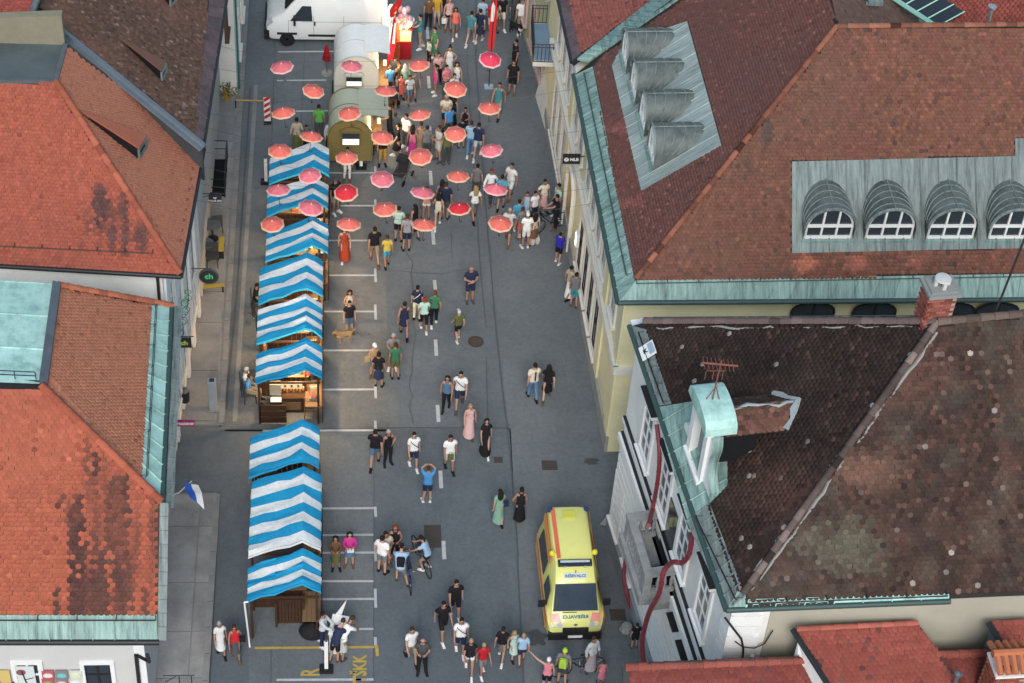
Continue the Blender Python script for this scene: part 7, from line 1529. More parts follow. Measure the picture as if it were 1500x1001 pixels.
PEOPLE = [
 # top end
 (615.7, 24, -75, 'reach', 'tshirt', 'teal', 'shorts', 'khaki', 'short', 'dark', 1.78, M_, 'reaching to the snack cart'),
 (641, -6, 10, 'stand', 'tshirt', 'mustard', 'shorts', 'beige', 'short', 'dark', 1.75, M_, 'at the top edge'),
 (659, 0, 0, 'stand', 'tank', 'palepink', 'minishorts', 'black', 'short', 'brown', 1.74, W_, 'holding a white bag', dict(extra=(('bag', 'white'),))),
 (668, 14, 5, 'walk2', 'tank', 'coral', 'shorts', 'patterned', 'long', 'brown', 1.6, G_, 'right of the white bag'),
 (629, -2, 180, 'stand', 'tshirt', 'brown', 'trousers', 'black', 'short', 'dark', 1.7, M_, 'left of the mustard shirt'),
 (637.5, 43, -70, 'stand', 'tshirt', 'green', 'skirt', 'green', 'short', 'dark', 1.68, W_, 'beside the centre dash at the top'),
 (629, 60, -60, 'stand', 'tshirt', 'mint', 'trousers', 'black', 'short', 'dark', 1.15, B_, 'small, beside the green dress'),
 (643, 80, 20, 'phone', 'tshirt', 'palepink', 'trousers', 'black', 'short', 'brown', 1.66, W_, 'behind the magenta top'),
 (659.5, 71, 5, 'hip', 'tank', 'white', 'longskirt', 'white', 'bun', 'dark', 1.70, W_, 'with hair in a bun'),
 (670, 94, 0, 'stand', 'tank', 'white', 'shorts', 'denim', 'long', 'dark', 1.62, W_, 'with very long dark hair'),
 (655, 98, 20, 'phone', 'tshirt', 'pink', 'trousers', 'darkgrey', 'short', 'dark', 1.62, W_, 'above the right second row umbrella'),
 (666, 111, 10, 'stand', 'tshirt', 'pale', 'trousers', 'black', 'tail', 'dark', 1.62, W_, 'half under the right second row umbrella'),
 (638.5, 97, -70, 'stand', 'tank', 'magenta', 'minishorts', 'magenta', 'tail', 'dark', 1.58, G_, 'in white shoes facing left', dict(shoe='white')),
 (585, 94, 30, 'stand', 'tshirt', 'brown', 'trousers', 'brown', 'short', 'brown', 1.76, M_, 'in the queue by the red cart'),
 (572, 98, 200, 'stand', 'tshirt', 'blue', 'trousers', 'navy', 'short', 'dark', 1.7, M_, 'at the cream trailer hatch'),
 (579, 84, 150, 'stand', 'tshirt', 'darkgrey', 'trousers', 'brown', 'short', 'dark', 1.72, M_, 'behind the blue shirt at the hatch'),
 (594, 96, 170, 'stand', 'longsleeve', 'sage', 'trousers', 'darkgrey', 'long', 'grey', 1.70, W_, 'in the queue, grey haired'),
 (588, 112, 0, 'stand', 'tank', 'coral', 'skirt', 'coral', 'long', 'dark', 1.28, G_, 'small in the queue'),
 (601, 113, 10, 'walk2', 'tshirt', 'pale', 'shorts', 'denim', 'short', 'dark', 1.45, B_, 'at the queue edge'),
 (609, 107, 15, 'walk', 'tshirt', 'patterned', 'shorts', 'patterned', 'short', 'dark', 1.35, B_, 'under the first row coral umbrella'),
 (581, 109, 90, 'stand', 'tank', 'black', 'longskirt', 'black', 'long', 'dark', 1.72, W_, 'left in the queue'),
 (577, 122, 160, 'stand', 'tshirt', 'navy', 'shorts', 'brown', 'short', 'brown', 1.74, M_, 'just above the sage trailer flap'),
 (570.5, 155, -80, 'reach', 'tshirt', 'black', 'trousers', 'black', 'short', 'dark', 1.76, M_, 'at the olive trailer hatch'),
 (595, 170, -40, 'stand', 'tshirt', 'white', 'trousers', 'darkgrey', 'short', 'dark', 1.74, M_, 'right of the olive trailer'),
 (654.5, 142, 5, 'phone', 'tshirt', 'cream', 'shorts', 'navy', 'short', 'grey', 1.82, M_, 'broad, under the second row umbrella'),
 (664, 143, 170, 'stand', 'tank', 'black', 'longskirt', 'black', 'long', 'dark', 1.68, W_, 'behind the cream t-shirt'),
 (659, 158, 200, 'walk2', 'tshirt', 'blue', 'trousers', 'darkgrey', 'short', 'grey', 1.66, M_, 'grey haired above the fourth row umbrella'),
 (682, 160, -20, 'phone', 'tank', 'black', 'trousers', 'darkgrey', 'short', 'dark', 1.5, G_, 'beside the road seam'),
 (678, 176, 190, 'stand', 'tshirt', 'black', 'shorts', 'black', 'short', 'dark', 1.5, B_, 'behind the right fourth row umbrella'),
 (583, 184, -80, 'walk2', 'tshirt', 'black', 'skirt', 'black', 'tail', 'dark', 1.72, W_, 'in white trainers by the pushchair', dict(shoe='white')),
 (561.5, 196, 0, 'stand', 'tshirt', 'black', 'capris', 'mustard', 'short', 'dark', 1.72, M_, 'under the middle fourth row umbrella'),
 (643, 187, -60, 'phone', 'tshirt', 'pale', 'shorts', 'pale', 'short', 'brown', 1.80, M_, 'in the middle of the street'),
 (656, 192, 180, 'stand', 'tshirt', 'olive', 'trousers', 'darkgrey', 'short', 'dark', 1.78, M_, 'under the right fourth row umbrella'),
 (617, 181, 180, 'stand', 'tank', 'tan', 'longskirt', 'khaki', 'short', 'brown', 1.72, W_, 'under the third row umbrella'),
 (605, 186, 160, 'stand', 'tank', 'pink', 'longskirt', 'magenta', 'long', 'dark', 1.64, W_, 'left of the tan top'),
 (626, 187, 180, 'stand', 'tshirt', 'grey', 'trousers', 'darkgrey', 'short', 'dark', 1.72, M_, 'right of the tan top'),
 (691, 180, 180, 'walk2', 'tshirt', 'lightblue', 'trousers', 'jeans', 'short', 'brown', 1.76, M_, 'beside the grey shorts man'),
 (702, 183, 180, 'walk', 'tshirt', 'navy', 'shorts', 'pale', 'short', 'dark', 1.80, M_, 'above the pink fifth row umbrella'),
 (732, 124, -20, 'walk', 'tank', 'teal', 'skirt', 'teal', 'short', 'brown', 1.76, W_, 'striding behind the rightmost third row umbrella'),
 (756, 61, -70, 'stand', 'tshirt', 'black', 'trousers', 'black', 'short', 'dark', 1.82, M_, 'on the right side below the dog'),
 (753, 91, -30, 'stand', 'tshirt', 'black', 'shorts', 'black', 'short', 'dark', 1.80, M_, 'bare legged near the right wall'),
 (766, 1, 10, 'stand', 'tshirt', 'white', 'shorts', 'khaki', 'short', 'brown', 1.84, M_, 'beside the black and white dog'),
 (778, -3, 0, 'stand', 'longsleeve', 'black', 'trousers', 'black', 'short', 'dark', 1.78, M_, 'at the balcony foot'),
 (737, -4, 0, 'walk2', 'tshirt', 'black', 'shorts', 'cream', 'short', 'dark', 1.80, M_, 'at the top right of the street'),
 (722, 4, 185, 'walk2', 'tshirt', 'red', 'shorts', 'pale', 'short', 'brown', 1.78, M_, 'beside the tall red flag'),
 (727, 3, 180, 'stand', 'tshirt', 'palepink', 'trousers', 'brown', 'long', 'brown', 1.72, W_, 'behind the red t-shirt'),
 (704.5, 16, 175, 'walk2', 'tshirt', 'navy', 'skirt', 'navy', 'short', 'dark', 1.70, W_, 'left of the tall red flag'),
 (691.5, 19, 160, 'walk', 'tshirt', 'teal', 'shorts', 'grey', 'short', 'dark', 1.74, M_, 'walking away beside the navy dress'),
 (708, 0, 180, 'stand', 'tshirt', 'lightblue', 'trousers', 'grey', 'short', 'brown', 1.72, M_, 'at the top by the flag tip'),
 (757, -12, 0, 'stand', 'longsleeve', 'darkgrey', 'trousers', 'darkgrey', 'short', 'dark', 1.80, M_, 'cut by the top edge'),
 (649, -14, 180, 'stand', 'tshirt', 'black', 'shorts', 'darkgrey', 'short', 'dark', 1.76, M_, 'cut by the top edge'),
 # middle
 (750, 242, -45, 'walk2', 'tshirt', 'white', 'shorts', 'white', 'short', 'dark', 1.80, M_, 'looking down right of the pink umbrella'),
 (720.5, 251, -20, 'walk', 'longsleeve', 'white', 'trousers', 'navy', 'short', 'red', 1.70, W_, 'with short red hair', ),
 (736.5, 259, 175, 'walk2', 'tshirt', 'skyblue', 'shorts', 'darkgrey', 'short', 'dark', 1.74, M_, 'behind the rightmost pink umbrella'),
 (700, 243, 180, 'stand', 'tshirt', 'patterned', 'trousers', 'darkgrey', 'short', 'dark', 1.72, W_, 'with curly dark hair'),
 (697, 275, 180, 'walk', 'tshirt', 'white', 'shorts', 'grey', 'long', 'blond', 1.74, W_, 'with long blond hair'),
 (799, 266, 10, 'hip', 'tshirt', 'cream', 'skirt', 'palepink', 'short', 'dark', 1.70, W_, 'by the yellow wall'),
 (785, 283, 20, 'stand', 'tshirt', 'white', 'trousers', 'navy', 'short', 'dark', 1.55, B_, 'left of the cream top'),
 (773, 284, 10, 'stand', 'tank', 'lightblue', 'longskirt', 'lightblue', 'short', 'brown', 1.5, G_, 'in the wall group'),
 (761, 295, 170, 'walk2', 'tshirt', 'skyblue', 'shorts', 'grey', 'short', 'dark', 1.72, M_, 'left in the wall group'),
 (818.5, 272, -60, 'stand', 'tshirt', 'mint', 'trousers', 'darkgrey', 'short', 'dark', 1.74, M_, 'leaning at the yellow wall'),
 (816, 288, -75, 'reach', 'tshirt', 'black', 'trousers', 'black', 'short', 'dark', 1.78, M_, 'holding the bicycle by the wall'),
 (773.5, 314, 190, 'stand', 'tshirt', 'white', 'shorts', 'white', 'cap', 'white', 1.78, M_, 'in a white cap', dict(cap='white', shoe='white')),
 (784, 313, 185, 'stand', 'tshirt', 'beige', 'skirt', 'brown', 'long', 'dark', 1.70, W_, 'right of the white cap'),
 (747, 308, -30, 'walk', 'tshirt', 'pale', 'shorts', 'darkgrey', 'short', 'grey', 1.76, M_, 'grey haired by the last umbrella'),
 (766, 306, 180, 'stand', 'tshirt', 'grey', 'shorts', 'coral', 'short', 'brown', 1.62, B_, 'behind the white cap'),
 (821.5, 343, 150, 'reach', 'tshirt', 'royalblue', 'shorts', 'black', 'short', 'dark', 1.50, B_, 'using the glowing wall box', dict(shoe='white')),
 (838, 392, 130, 'walk2', 'tshirt', 'beige', 'longskirt', 'white', 'short', 'dark', 1.66, W_, 'leaning on the yellow wall'),
 (845, 402, 160, 'stand', 'tshirt', 'grey', 'shorts', 'turquoise', 'short', 'dark', 1.72, M_, 'at the yellow wall'),
 (648, 266, 190, 'stand', 'tank', 'black', 'trousers', 'black', 'long', 'dark', 1.70, W_, 'close beside the broad navy shirt'),
 (654, 270, 175, 'stand', 'tshirt', 'navy', 'shorts', 'darkgrey', 'short', 'brown', 1.86, M_, 'broad shouldered between pink and orange umbrellas'),
 (643, 286, 178, 'walk', 'tank', 'black', 'minishorts', 'cream', 'long', 'dark', 1.70, W_, 'with a cream backpack', dict(shoe='white', extra=(('backpack', 'cream'),))),
 (626, 276, 178, 'stand', 'tank', 'peach', 'minishorts', 'white', 'short', 'brown', 1.68, W_, 'under the pink seventh row umbrella'),
 (584.5, 305, 175, 'phone', 'tshirt', 'mint', 'shorts', 'black', 'short', 'dark', 1.74, M_, 'beside the eighth row umbrella'),
 (597, 317, 180, 'stand', 'tshirt', 'floral', 'shorts', 'navy', 'short', 'brown', 1.80, M_, 'left of the third ninth row umbrella'),
 (608, 302, 200, 'walk2', 'tank', 'black', 'skirt', 'black', 'long', 'dark', 1.70, W_, 'with pale shoulder bag', dict(extra=(('bag', 'white'),))),
 (549, 335.5, 178, 'walk', 'tshirt', 'black', 'shorts', 'khaki', 'short', 'dark', 1.84, M_, 'walking away alone'),
 (567.5, 347, 182, 'walk2', 'tshirt', 'yellow', 'shorts', 'skyblue', 'short', 'brown', 1.58, B_, 'walking beside the black shirt'),
 (505, 336, -10, 'walk2', 'tank', 'rust', 'longskirt', 'rust', 'long', 'brown', 1.66, W_, 'under an umbrella beside the stalls'),
 (492, 263, 30, 'stand', 'tshirt', 'black', 'shorts', 'grey', 'cap', 'dark', 1.84, M_, 'in a cap at the stalls', dict(shoe='white', cap='darkgrey')),
 (509, 219, 0, 'stand', 'tshirt', 'white', 'trousers', 'white', 'short', 'dark', 1.70, M_, 'under the umbrella before the olive trailer'),
 (467, 156, 190, 'stand', 'tshirt', 'brightgreen', 'trousers', 'darkgrey', 'short', 'dark', 1.78, M_, 'left of the olive trailer'),
 (434.5, 175, 170, 'stand', 'longsleeve', 'beige', 'longskirt', 'olive', 'short', 'dark', 1.74, W_, 'between two coral umbrellas'),
 (449, 186, 0, 'stand', 'tshirt', 'darkgrey', 'trousers', 'black', 'short', 'dark', 1.55, M_, 'half hidden by an umbrella'),
 (485, 178, 0, 'stand', 'longsleeve', 'pale', 'trousers', 'darkgrey', 'short', 'white', 1.7, M_, 'white haired at the olive trailer corner'),
 (512.5, 428.5, 0, 'cross', 'tank', 'cream', 'trousers', 'black', 'long', 'dark', 1.70, W_, 'with long dark hair by the lit stall'),
 (512, 444, 10, 'stand', 'tshirt', 'black', 'shorts', 'denim', 'short', 'dark', 1.66, M_, 'holding the tan dog lead'),
 (612, 421, 180, 'stand', 'tshirt', 'navy', 'trousers', 'cream', 'short', 'dark', 1.72, W_, 'with a white shoulder strap', dict(extra=(('sling', 'white'),))),
 (622.5, 438, 182, 'walk2', 'tshirt', 'mint', 'capris', 'black', 'short', 'red', 1.68, W_, 'with bright red hair', dict(extra=(('bag', 'black'),))),
 (637.5, 429, 178, 'walk2', 'tshirt', 'green', 'trousers', 'black', 'short', 'auburn', 1.70, W_, 'with auburn hair'),
 (593, 445, 176, 'walk', 'tank', 'navy', 'miniskirt', 'navy', 'short', 'dark', 1.74, W_, 'walking alone left of the trio'),
 (691, 393, 0, 'cross', 'tshirt', 'navy', 'shorts', 'navy', 'bald', 'dark', 1.82, M_, 'bald with folded arms'),
 (672.7, 457, 185, 'walk2', 'tshirt', 'olive', 'shorts', 'black', 'cap', 'dark', 1.50, B_, 'in a pale cap', dict(cap='pale', shoe='white')),
 (577, 492, 20, 'phone', 'tshirt', 'grey', 'shorts', 'darkgrey', 'short', 'grey', 1.78, M_, 'facing a green shirt'),
 (579.5, 505, 178, 'stand', 'tshirt', 'green', 'shorts', 'olive', 'short', 'brown', 1.78, M_, 'seen from behind by the bay lines'),
 (549, 506, 10, 'phone', 'tank', 'tan', 'shorts', 'denim', 'cap', 'blond', 1.66, W_, 'in a white cap with tan bag', dict(cap='white', extra=(('bag', 'tan', (-.3, 0, .95)),))),
 (555, 519, 185, 'stand', 'tshirt', 'black', 'skirt', 'navy', 'bun', 'dark', 1.68, W_, 'with her hair in a bun'),
 (655.6, 554, 0, 'walk2', 'tank', 'denim', 'trousers', 'black', 'long', 'dark', 1.68, W_, 'beside the white t-shirt'),
 (675.4, 548, 5, 'walk', 'tshirt', 'white', 'shorts', 'navy', 'short', 'dark', 1.80, M_, 'with a black sling walking with a woman', dict(extra=(('sling', 'black'),))),
 (689.5, 595, 0, 'walk2', 'tank', 'palepink', 'longskirt', 'palepink', 'short', 'blond', 1.64, W_, 'blond in the flowered gown'),
 (713.5, 617, -5, 'walk', 'tshirt', 'black', 'longskirt', 'black', 'long', 'dark', 1.74, W_, 'in white trainers at the seam', dict(shoe='white')),
 (550, 632, 170, 'walk', 'tshirt', 'black', 'shorts', 'denim', 'short', 'dark', 1.84, M_, 'with an arm round someone'),
 (569.5, 633, 10, 'hip', 'tank', 'black', 'trousers', 'black', 'short', 'grey', 1.68, W_, 'grey haired facing the denim shorts'),
 (607, 637, 0, 'walk2', 'tshirt', 'white', 'shorts', 'navy', 'short', 'dark', 1.78, M_, 'with a black chest sling', dict(shoe='white', extra=(('sling', 'black'),))),
 (660.4, 641, 3, 'walk2', 'tshirt', 'white', 'shorts', 'pale', 'short', 'dark', 1.76, M_, 'carrying an olive bag', dict(extra=(('bag', 'olive', (0, -.15, .8)),))),
 (628, 686, 172, 'up', 'tshirt', 'blue', 'shorts', 'navy', 'short', 'brown', 1.78, M_, 'taking a photo with raised arms'),
 (784, 535, 180, 'walk2', 'tshirt', 'cream', 'trousers', 'jeans', 'short', 'dark', 1.80, M_, 'with a dark stripe down the back'),
 (805, 537.5, 175, 'walk', 'tshirt', 'black', 'skirt', 'black', 'long', 'dark', 1.74, W_, 'walking by the yellow building'),
 (733, 720, 178, 'walk2', 'tshirt', 'sage', 'longskirt', 'sage', 'long', 'dark', 1.72, W_, 'with a small dark bag', dict(extra=(('bag', 'navy', (-.26, 0, .95)),))),
 (764.5, 717, 176, 'hip', 'tank', 'black', 'longskirt', 'black', 'bun', 'dark', 1.72, W_, 'above the ambulance'),
 (491.5, 789, 0, 'phone', 'longsleeve', 'brown', 'skirt', 'olive', 'long', 'dark', 1.66, W_, 'near the longest awning'),
 (512.5, 783, 5, 'phone', 'longsleeve', 'magenta', 'miniskirt', 'denim', 'long', 'dark', 1.70, W_, 'holding white papers'),
 (560.5, 788, 150, 'stand', 'tshirt', 'white', 'shorts', 'grey', 'short', 'dark', 1.82, M_, 'in the cyclists group'),
 (565.5, 782.5, 30, 'phone', 'tshirt', 'beige', 'shorts', 'tan', 'short', 'dark', 1.76, M_, 'behind the white t-shirt'),
 (579.4, 773, 0, 'phone', 'tank', 'black', 'skirt', 'black', 'long', 'auburn', 1.78, W_, 'facing the cyclists'),
 (588.4, 799, 175, 'ride', 'tshirt', 'lightblue', 'shorts', 'grey', 'short', 'dark', 1.78, M_, 'astride a bicycle', dict(extra=())),
 (615.5, 787, -115, 'ride', 'tshirt', 'lightblue', 'minishorts', 'black', 'tail', 'dark', 1.72, W_, 'on a dark bicycle', dict(shoe='white')),
 (669, 854, 3, 'walk2', 'tshirt', 'black', 'shorts', 'black', 'short', 'dark', 1.82, M_, 'leading the walking group', dict(shoe='white')),
 (650.5, 885, 8, 'walk', 'tshirt', 'black', 'shorts', 'black', 'short', 'dark', 1.84, M_, 'left of the white t-shirt', dict(shoe='white')),
 (676.6, 909, 5, 'walk2', 'tshirt', 'white', 'shorts', 'navy', 'short', 'dark', 1.80, M_, 'with a dark sling in the bottom group', dict(extra=(('sling', 'darkgrey'),))),
 (604, 923, 8, 'walk', 'tshirt', 'white', 'shorts', 'khaki', 'short', 'brown', 1.72, W_, 'beside the grey t-shirt', dict(fem=True)),
 (619.6, 938, 0, 'phone', 'tshirt', 'darkgrey', 'trousers', 'black', 'bald', 'dark', 1.80, M_, 'bald at the bottom'),
 (690.4, 939.5, 5, 'walk', 'tshirt', 'black', 'minishorts', 'white', 'short', 'blond', 1.74, W_, 'striding at the bottom', dict(shoe='white')),
 (709.6, 945.5, 3, 'walk2', 'tshirt', 'red', 'shorts', 'grey', 'short', 'blond', 1.58, B_, 'right of the striding woman', dict(shoe='white')),
 (737.5, 921, 172, 'walk', 'tshirt', 'black', 'miniskirt', 'patterned', 'short', 'dark', 1.70, W_, 'left of a small green dress'),
 (754.6, 927, 10, 'walk2', 'tank', 'mint', 'skirt', 'mint', 'long', 'blond', 1.40, G_, 'blond beside the light blue boy'),
 (767.5, 930.5, 175, 'walk2', 'tshirt', 'lightblue', 'shorts', 'navy', 'short', 'blond', 1.52, B_, 'by the ambulance front'),
 (503.5, 908, 150, 'lean', 'tshirt', 'navy', 'shorts', 'black', 'short', 'brown', 1.74, M_, 'leaning over the white desk'),
 (517, 905, 140, 'lean', 'tshirt', 'white', 'skirt', 'pale', 'short', 'brown', 1.72, W_, 'bending beside the white desk'),
 (473.5, 900, 60, 'reach', 'longsleeve', 'pale', 'trousers', 'navy', 'short', 'dark', 1.74, W_, 'at the left of the white desk', dict(shoe='white')),
 (321, 914, 0, 'walk2', 'tshirt', 'white', 'skirt', 'white', 'short', 'grey', 1.68, W_, 'grey haired beside the left kerb'),
 (343, 919, 5, 'walk2', 'tank', 'red', 'skirt', 'darkgrey', 'short', 'brown', 1.70, W_, 'with black shoulder bag', dict(extra=(('bag', 'black', (.27, 0, .95)),))),
 (871, 936, 20, 'stand', 'longsleeve', 'pale', 'longskirt', 'floral', 'short', 'brown', 1.72, W_, 'at the ambulance bonnet'),
 (884.5, 969.5, 185, 'stand', 'tank', 'pink', 'skirt', 'pink', 'short', 'brown', 1.16, G_, 'small, beside the lower bicycle'),
 (828, 953, 170, 'stand', 'tshirt', 'grey', 'shorts', 'darkgrey', 'helmet', 'dark', 1.78, M_, 'in a lime cycle helmet', dict(cap=(.45, .75, .05), extra=(('backpack', (.4, .6, .08)),))),
 (804.4, 966, 175, 'point', 'tank', 'pink', 'shorts', 'black', 'helmet', 'dark', 1.70, W_, 'in a white helmet pointing', dict(cap='white')),
 (934, 915, 190, 'stand', 'tshirt', 'black', 'shorts', 'black', 'short', 'dark', 1.25, B_, 'small, between the ambulance and the hose'),
 (366, 551, 75, 'sit', 'tshirt', 'blue', 'trousers', 'khaki', 'short', 'brown', 1.76, M_, 'seated beside the bright stall'),
 (361.5, 541, 80, 'sit', 'tshirt', 'white', 'trousers', 'darkgrey', 'short', 'white', 1.70, M_, 'white haired, seated behind the blue shirt'),
 (387, 500, 90, 'stand', 'tshirt', 'brown', 'trousers', 'black', 'short', 'dark', 1.72, M_, 'between two lit stalls'),
 (469, 386, -90, 'stand', 'tshirt', 'pale', 'trousers', 'navy', 'short', 'dark', 1.5, B_, 'tucked between two stalls'),
 (377, 418, 85, 'sit', 'tshirt', 'black', 'trousers', 'black', 'short', 'dark', 1.72, M_, 'sitting behind the glowing stall'),
]
for P_ in PEOPLE:
    kw = P_[13] if len(P_) > 13 else {}; person(*P_[:13], **kw)
for (hx, hy, lab) in ((366, 551, 'folding chair under the seated blue t-shirt'), (361.5, 541, 'folding chair under the white haired seated man'), (377, 418, 'folding chair behind the glowing stall')):
    J = get_pose('sit', False)['J']; hd = J['head'] * .5 + J['crown'] * .5; p = at(hx, hy, hd[2]); chair(p[0] + hd[1] * .97 + .05, p[1], math.pi / 2 + .15, lab, z=.0, group='folding chairs behind the stalls')

# ================================================================ bicycles, pushchair, dogs
def bicycle(px, rz, label, col, lean=0.0, group='bicycles in the street'):
    p = at(*px); t = thing('bicycle', label, 'bicycle', p, rz, group); t.rotation_euler = (lean * math.sin(rz) * 0, lean, rz)
    for y, nm in ((-.52, 'front_wheel'), (.52, 'rear_wheel')):
        w_ = part(MB().tube([(0, y + .33 * math.cos(a_), .34 + .33 * math.sin(a_)) for a_ in np.linspace(0, 2 * math.pi, 25)], .017, 6, cap=False), nm, M_RUB, t)
        sp = MB()
        for a_ in np.linspace(0, math.pi, 7)[:-1]: sp.tube([(0, y - .32 * math.cos(a_), .34 - .32 * math.sin(a_)), (0, y + .32 * math.cos(a_), .34 + .32 * math.sin(a_))], .0035, 3)
        part(sp, 'spokes', M_CHROME, w_); part(MB().tube([(-.03, y, .34), (.03, y, .34)], .02, 6), 'hub', M_CHROME, w_)
    f = MB()
    for a_, b_ in (((0, -.36, .82), (0, .08, .32)), ((0, .08, .32), (0, .2, .82)), ((0, .2, .78), (0, -.36, .80)), ((0, .08, .32), (0, .52, .34)), ((0, .52, .34), (0, .2, .78)), ((0, -.36, .9), (0, -.52, .34))): f.tube([a_, b_], .018, 6)
    part(f, 'frame', M_GLOSS, t, col); part(MB().tube([(-.29, -.28, .98), (-.1, -.4, 1.0), (.1, -.4, 1.0), (.29, -.28, .98)], .014, 6).tube([(0, -.4, 1.0), (0, -.36, .86)], .015, 5), 'handlebar', M_BLACKM, t)
    part(MB().loft([[(x * k_, .2 + y, z) for x, y in ((-.06, .12), (-.02, -.16), (.02, -.16), (.06, .12))] for z, k_ in ((.88, .7), (.93, 1), (.95, .8))]), 'saddle', M_BLACKM, t); part(MB().tube([(.02, .08, .32), (.1, .08, .18), (.16, .08, .18)], .012, 5).tube([(-.02, .08, .32), (-.1, .08, .46), (-.16, .08, .46)], .012, 5).lathe([(.09, -.008), (.09, .008)], (0, .08, .32), 14), 'crank', M_CHROME, t)
    return t
bicycle((599, 848), math.pi + .05, 'dark blue bicycle ridden by the backpack cyclist', (.02, .05, .25)); bicycle((617, 826), .35, 'black bicycle under the ponytailed woman', (.03, .03, .035))
bicycle((845, 987), -1.35, 'black bicycle lying behind the pink sleeveless cyclist', (.02, .02, .02)); bicycle((804, 337), -1.1, 'black bicycle held by the man at the yellow wall', (.02, .02, .022)); bicycle((374, 478), .2, 'dark bicycle leaning behind the fifth stall', (.03, .03, .03))
def pushchair(px, rz, label):
    p = at(*px); t = thing('pushchair', label, 'pushchair', p, rz)
    for x, y in ((-.25, -.38), (.25, -.38), (-.27, .35), (.27, .35)): o = part(MB().lathe([(.04, -.02), (.12, -.018), (.12, .018), (.04, .02)], n=14), 'wheel', M_RUB, t); o.rotation_euler = (0, math.pi / 2, 0); o.location = (x, y, .12)
    part(MB().tube([(-.25, -.38, .12), (-.24, .1, .6), (-.24, .5, 1.02), (.24, .5, 1.02), (.24, .1, .6), (.25, -.38, .12)], .016, 6).tube([(-.27, .35, .12), (-.24, .0, .5)], .016, 5).tube([(.27, .35, .12), (.24, .0, .5)], .016, 5), 'frame', M_BLACKM, t)
    mb = MB(); mb.plate([(-.2, -.42, .42), (.2, -.42, .42), (.2, .0, .4), (-.2, .0, .4)], (0, 0, .06)); mb.plate([(-.2, .0, .42), (.2, .0, .42), (.2, .28, .86), (-.2, .28, .86)], (0, -.04, .05)); part(mb, 'seat', M_CLOTH, t, (.03, .03, .035))
    rings = [[(x, .1 + .34 * math.cos(a_) * .9, .72 + .34 * math.sin(a_)) for a_ in np.linspace(.2, 2.6, 8)] for x in (-.22, -.1, .1, .22)]; part(MB().loft(rings, closed=False, caps=False), 'hood', M_CLOTH, t, (.02, .022, .026))
pushchair((589, 262), -.5, 'black pushchair with hood below the coral umbrellas')
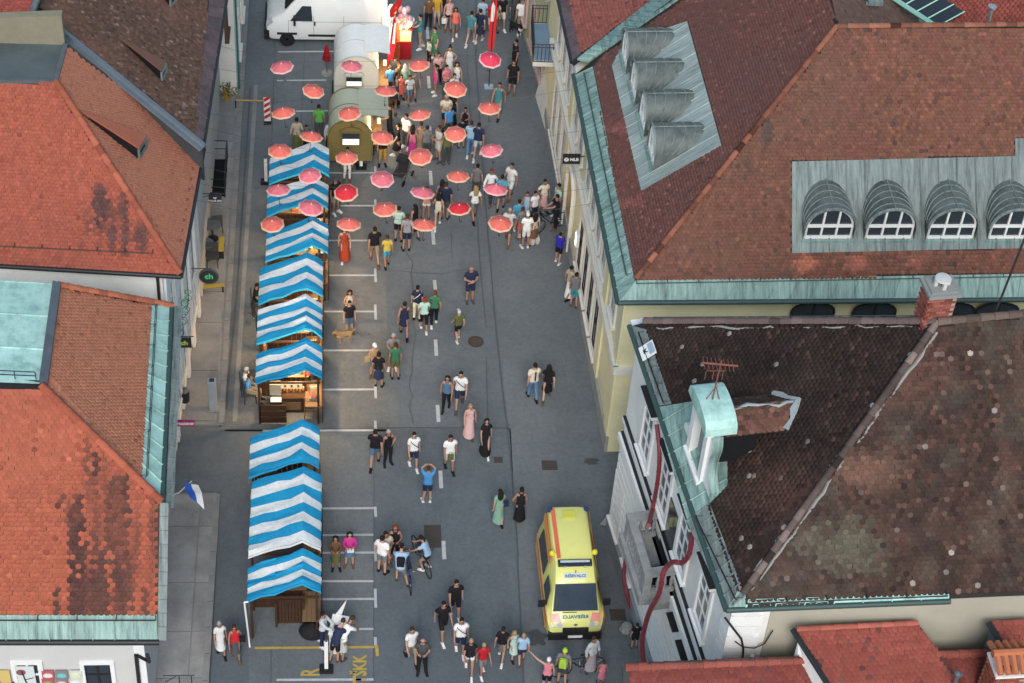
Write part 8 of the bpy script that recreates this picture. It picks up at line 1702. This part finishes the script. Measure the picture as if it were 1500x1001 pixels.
def dog(px, rz, label, col, col2, s=1.0):
    p = at(*px); t = thing('dog', label, 'dog', p, rz); t.scale = (s, s, s); mb = MB()
    V = [(0, .22, .42), (0, .0, .42), (0, -.2, .44), (0, -.32, .54), (0, -.40, .63), (0, -.47, .62), (0, -.56, .58), (0, .34, .5), (0, .46, .6)]; E = [(0, 1), (1, 2), (2, 3), (3, 4), (4, 5), (5, 6), (0, 7), (7, 8)]; Rr = [.10, .10, .12, .085, .08, .06, .032, .025, .014]
    for x in (-.08, .08):
        b = len(V); V += [(x, -.22, .34), (x, -.20, .18), (x, -.22, .05), (x, -.27, .02)]; E += [(2, b), (b, b + 1), (b + 1, b + 2), (b + 2, b + 3)]; Rr += [.05, .03, .022, .024]
        b = len(V); V += [(x, .22, .32), (x, .14, .24), (x, .29, .15), (x, .25, .04), (x, .19, .02)]; E += [(0, b), (b, b + 1), (b + 1, b + 2), (b + 2, b + 3), (b + 3, b + 4)]; Rr += [.065, .045, .024, .02, .024]
    me = bpy.data.meshes.new('s'); me.from_pydata(V, E, []); ob = bpy.data.objects.new('s', me); COL.objects.link(ob); ob.modifiers.new('k', 'SKIN')
    for i, r in enumerate(Rr): me.skin_vertices[0].data[i].radius = (r, r); me.skin_vertices[0].data[i].use_root = i == 1
    ob.modifiers.new('u', 'SUBSURF').levels = 2; dg = bpy.context.evaluated_depsgraph_get(); dg.update(); m2 = bpy.data.meshes.new_from_object(ob.evaluated_get(dg)); bpy.data.objects.remove(ob)
    m2.materials.clear(); m2.materials.append(M_CLOTH); m2.materials.append(M_PLAIN); m2.name = 'dog_body'; m2.polygons.foreach_set('use_smooth', [True] * len(m2.polygons)); link('body', m2, t, color=col)
    for x in (-.05, .05): part(MB().plate([(x - .03, -.38, .68), (x + .03, -.38, .68), (x, -.36, .77)], (0, .02, 0)), 'ear', M_CLOTH, t, col)
    part(MB().lathe([(.01, -.02), (.022, 0), (.01, .02)], (0, -.59, .59), 8), 'nose', M_BLACKM, t); part(MB().tube([(0, -.27, .38), (0, -.30, .50)], .125, 10, cap=False).tube([(0, -.245, .36), (0, -.255, .40)], .13, 8, cap=False), 'chest_patch', M_CLOTH, t, col2)
    for x in (-.08, .08): part(MB().tube([(x, -.22, .0), (x, -.215, .16)], .034, 7), 'pale_paw', M_CLOTH, t, col2)
dog((505, 500), -1.3, 'tan dog standing by the bay line near the lit stall', (.34, .22, .11), (.42, .30, .18), .85); dog((755, 50), .8, 'black and white dog beside the white shirted man', (.02, .02, .022), (.6, .6, .58), 1.0)
bg_ = at(783, 357); t = thing('shopping_bag', 'white shopping bag on the ground beside the white cap man', 'bag', bg_, .3); mb = MB(); mb.loft([[(x * k_, y * k_, z) for x, y in ((-.17, -.08), (.17, -.08), (.17, .08), (-.17, .08))] for z, k_ in ((0, .9), (.2, 1.05), (.36, .85))]); part(mb, 'sack', M_CLOTH, t, (.5, .52, .52)); part(MB().tube([(-.08, 0, .34), (-.05, 0, .46), (.05, 0, .46), (.08, 0, .34)], .008, 4), 'handle', M_CLOTH, t, (.5, .5, .5))
bb = at(917, 925); t = thing('bag', 'pale grey mesh sack beside the small black clad boy', 'bag', bb); part(MB().lathe([(.02, 0), (.2, .03), (.24, .16), (.16, .3), (.03, .34)], n=14), 'sack', M_CLOTH, t, (.28, .29, .28)); mb = MB()
for a_ in np.linspace(0, math.pi, 6)[:-1]: mb.tube([(.245 * math.cos(a_) * math.cos(b_), .245 * math.sin(a_) * math.cos(b_), .16 + .17 * math.sin(b_)) for b_ in np.linspace(0, 2 * math.pi, 16)], .008, 4)
part(mb, 'netting', M_CLOTH, t, (.12, .12, .12))
bk = next(o for o in bpy.data.objects if o.get('label', '').endswith('astride a bicycle')); link('backpack', PM['backpack'], bk, (0, -.17, .0), K['black'])
for o in bpy.data.objects:       # white papers in the hands of the woman in magenta
    if o.get('label', '').endswith('holding white papers'): part(MB().box((.02, -.3, 1.12), (.24, .18, .02)), 'papers', M_WHITE, o)
    if o.get('label', '').endswith('down the back'): part(MB().box((0, .135, 1.2), (.05, .02, .42)), 'dark_stripe', M_BLACKM, o)
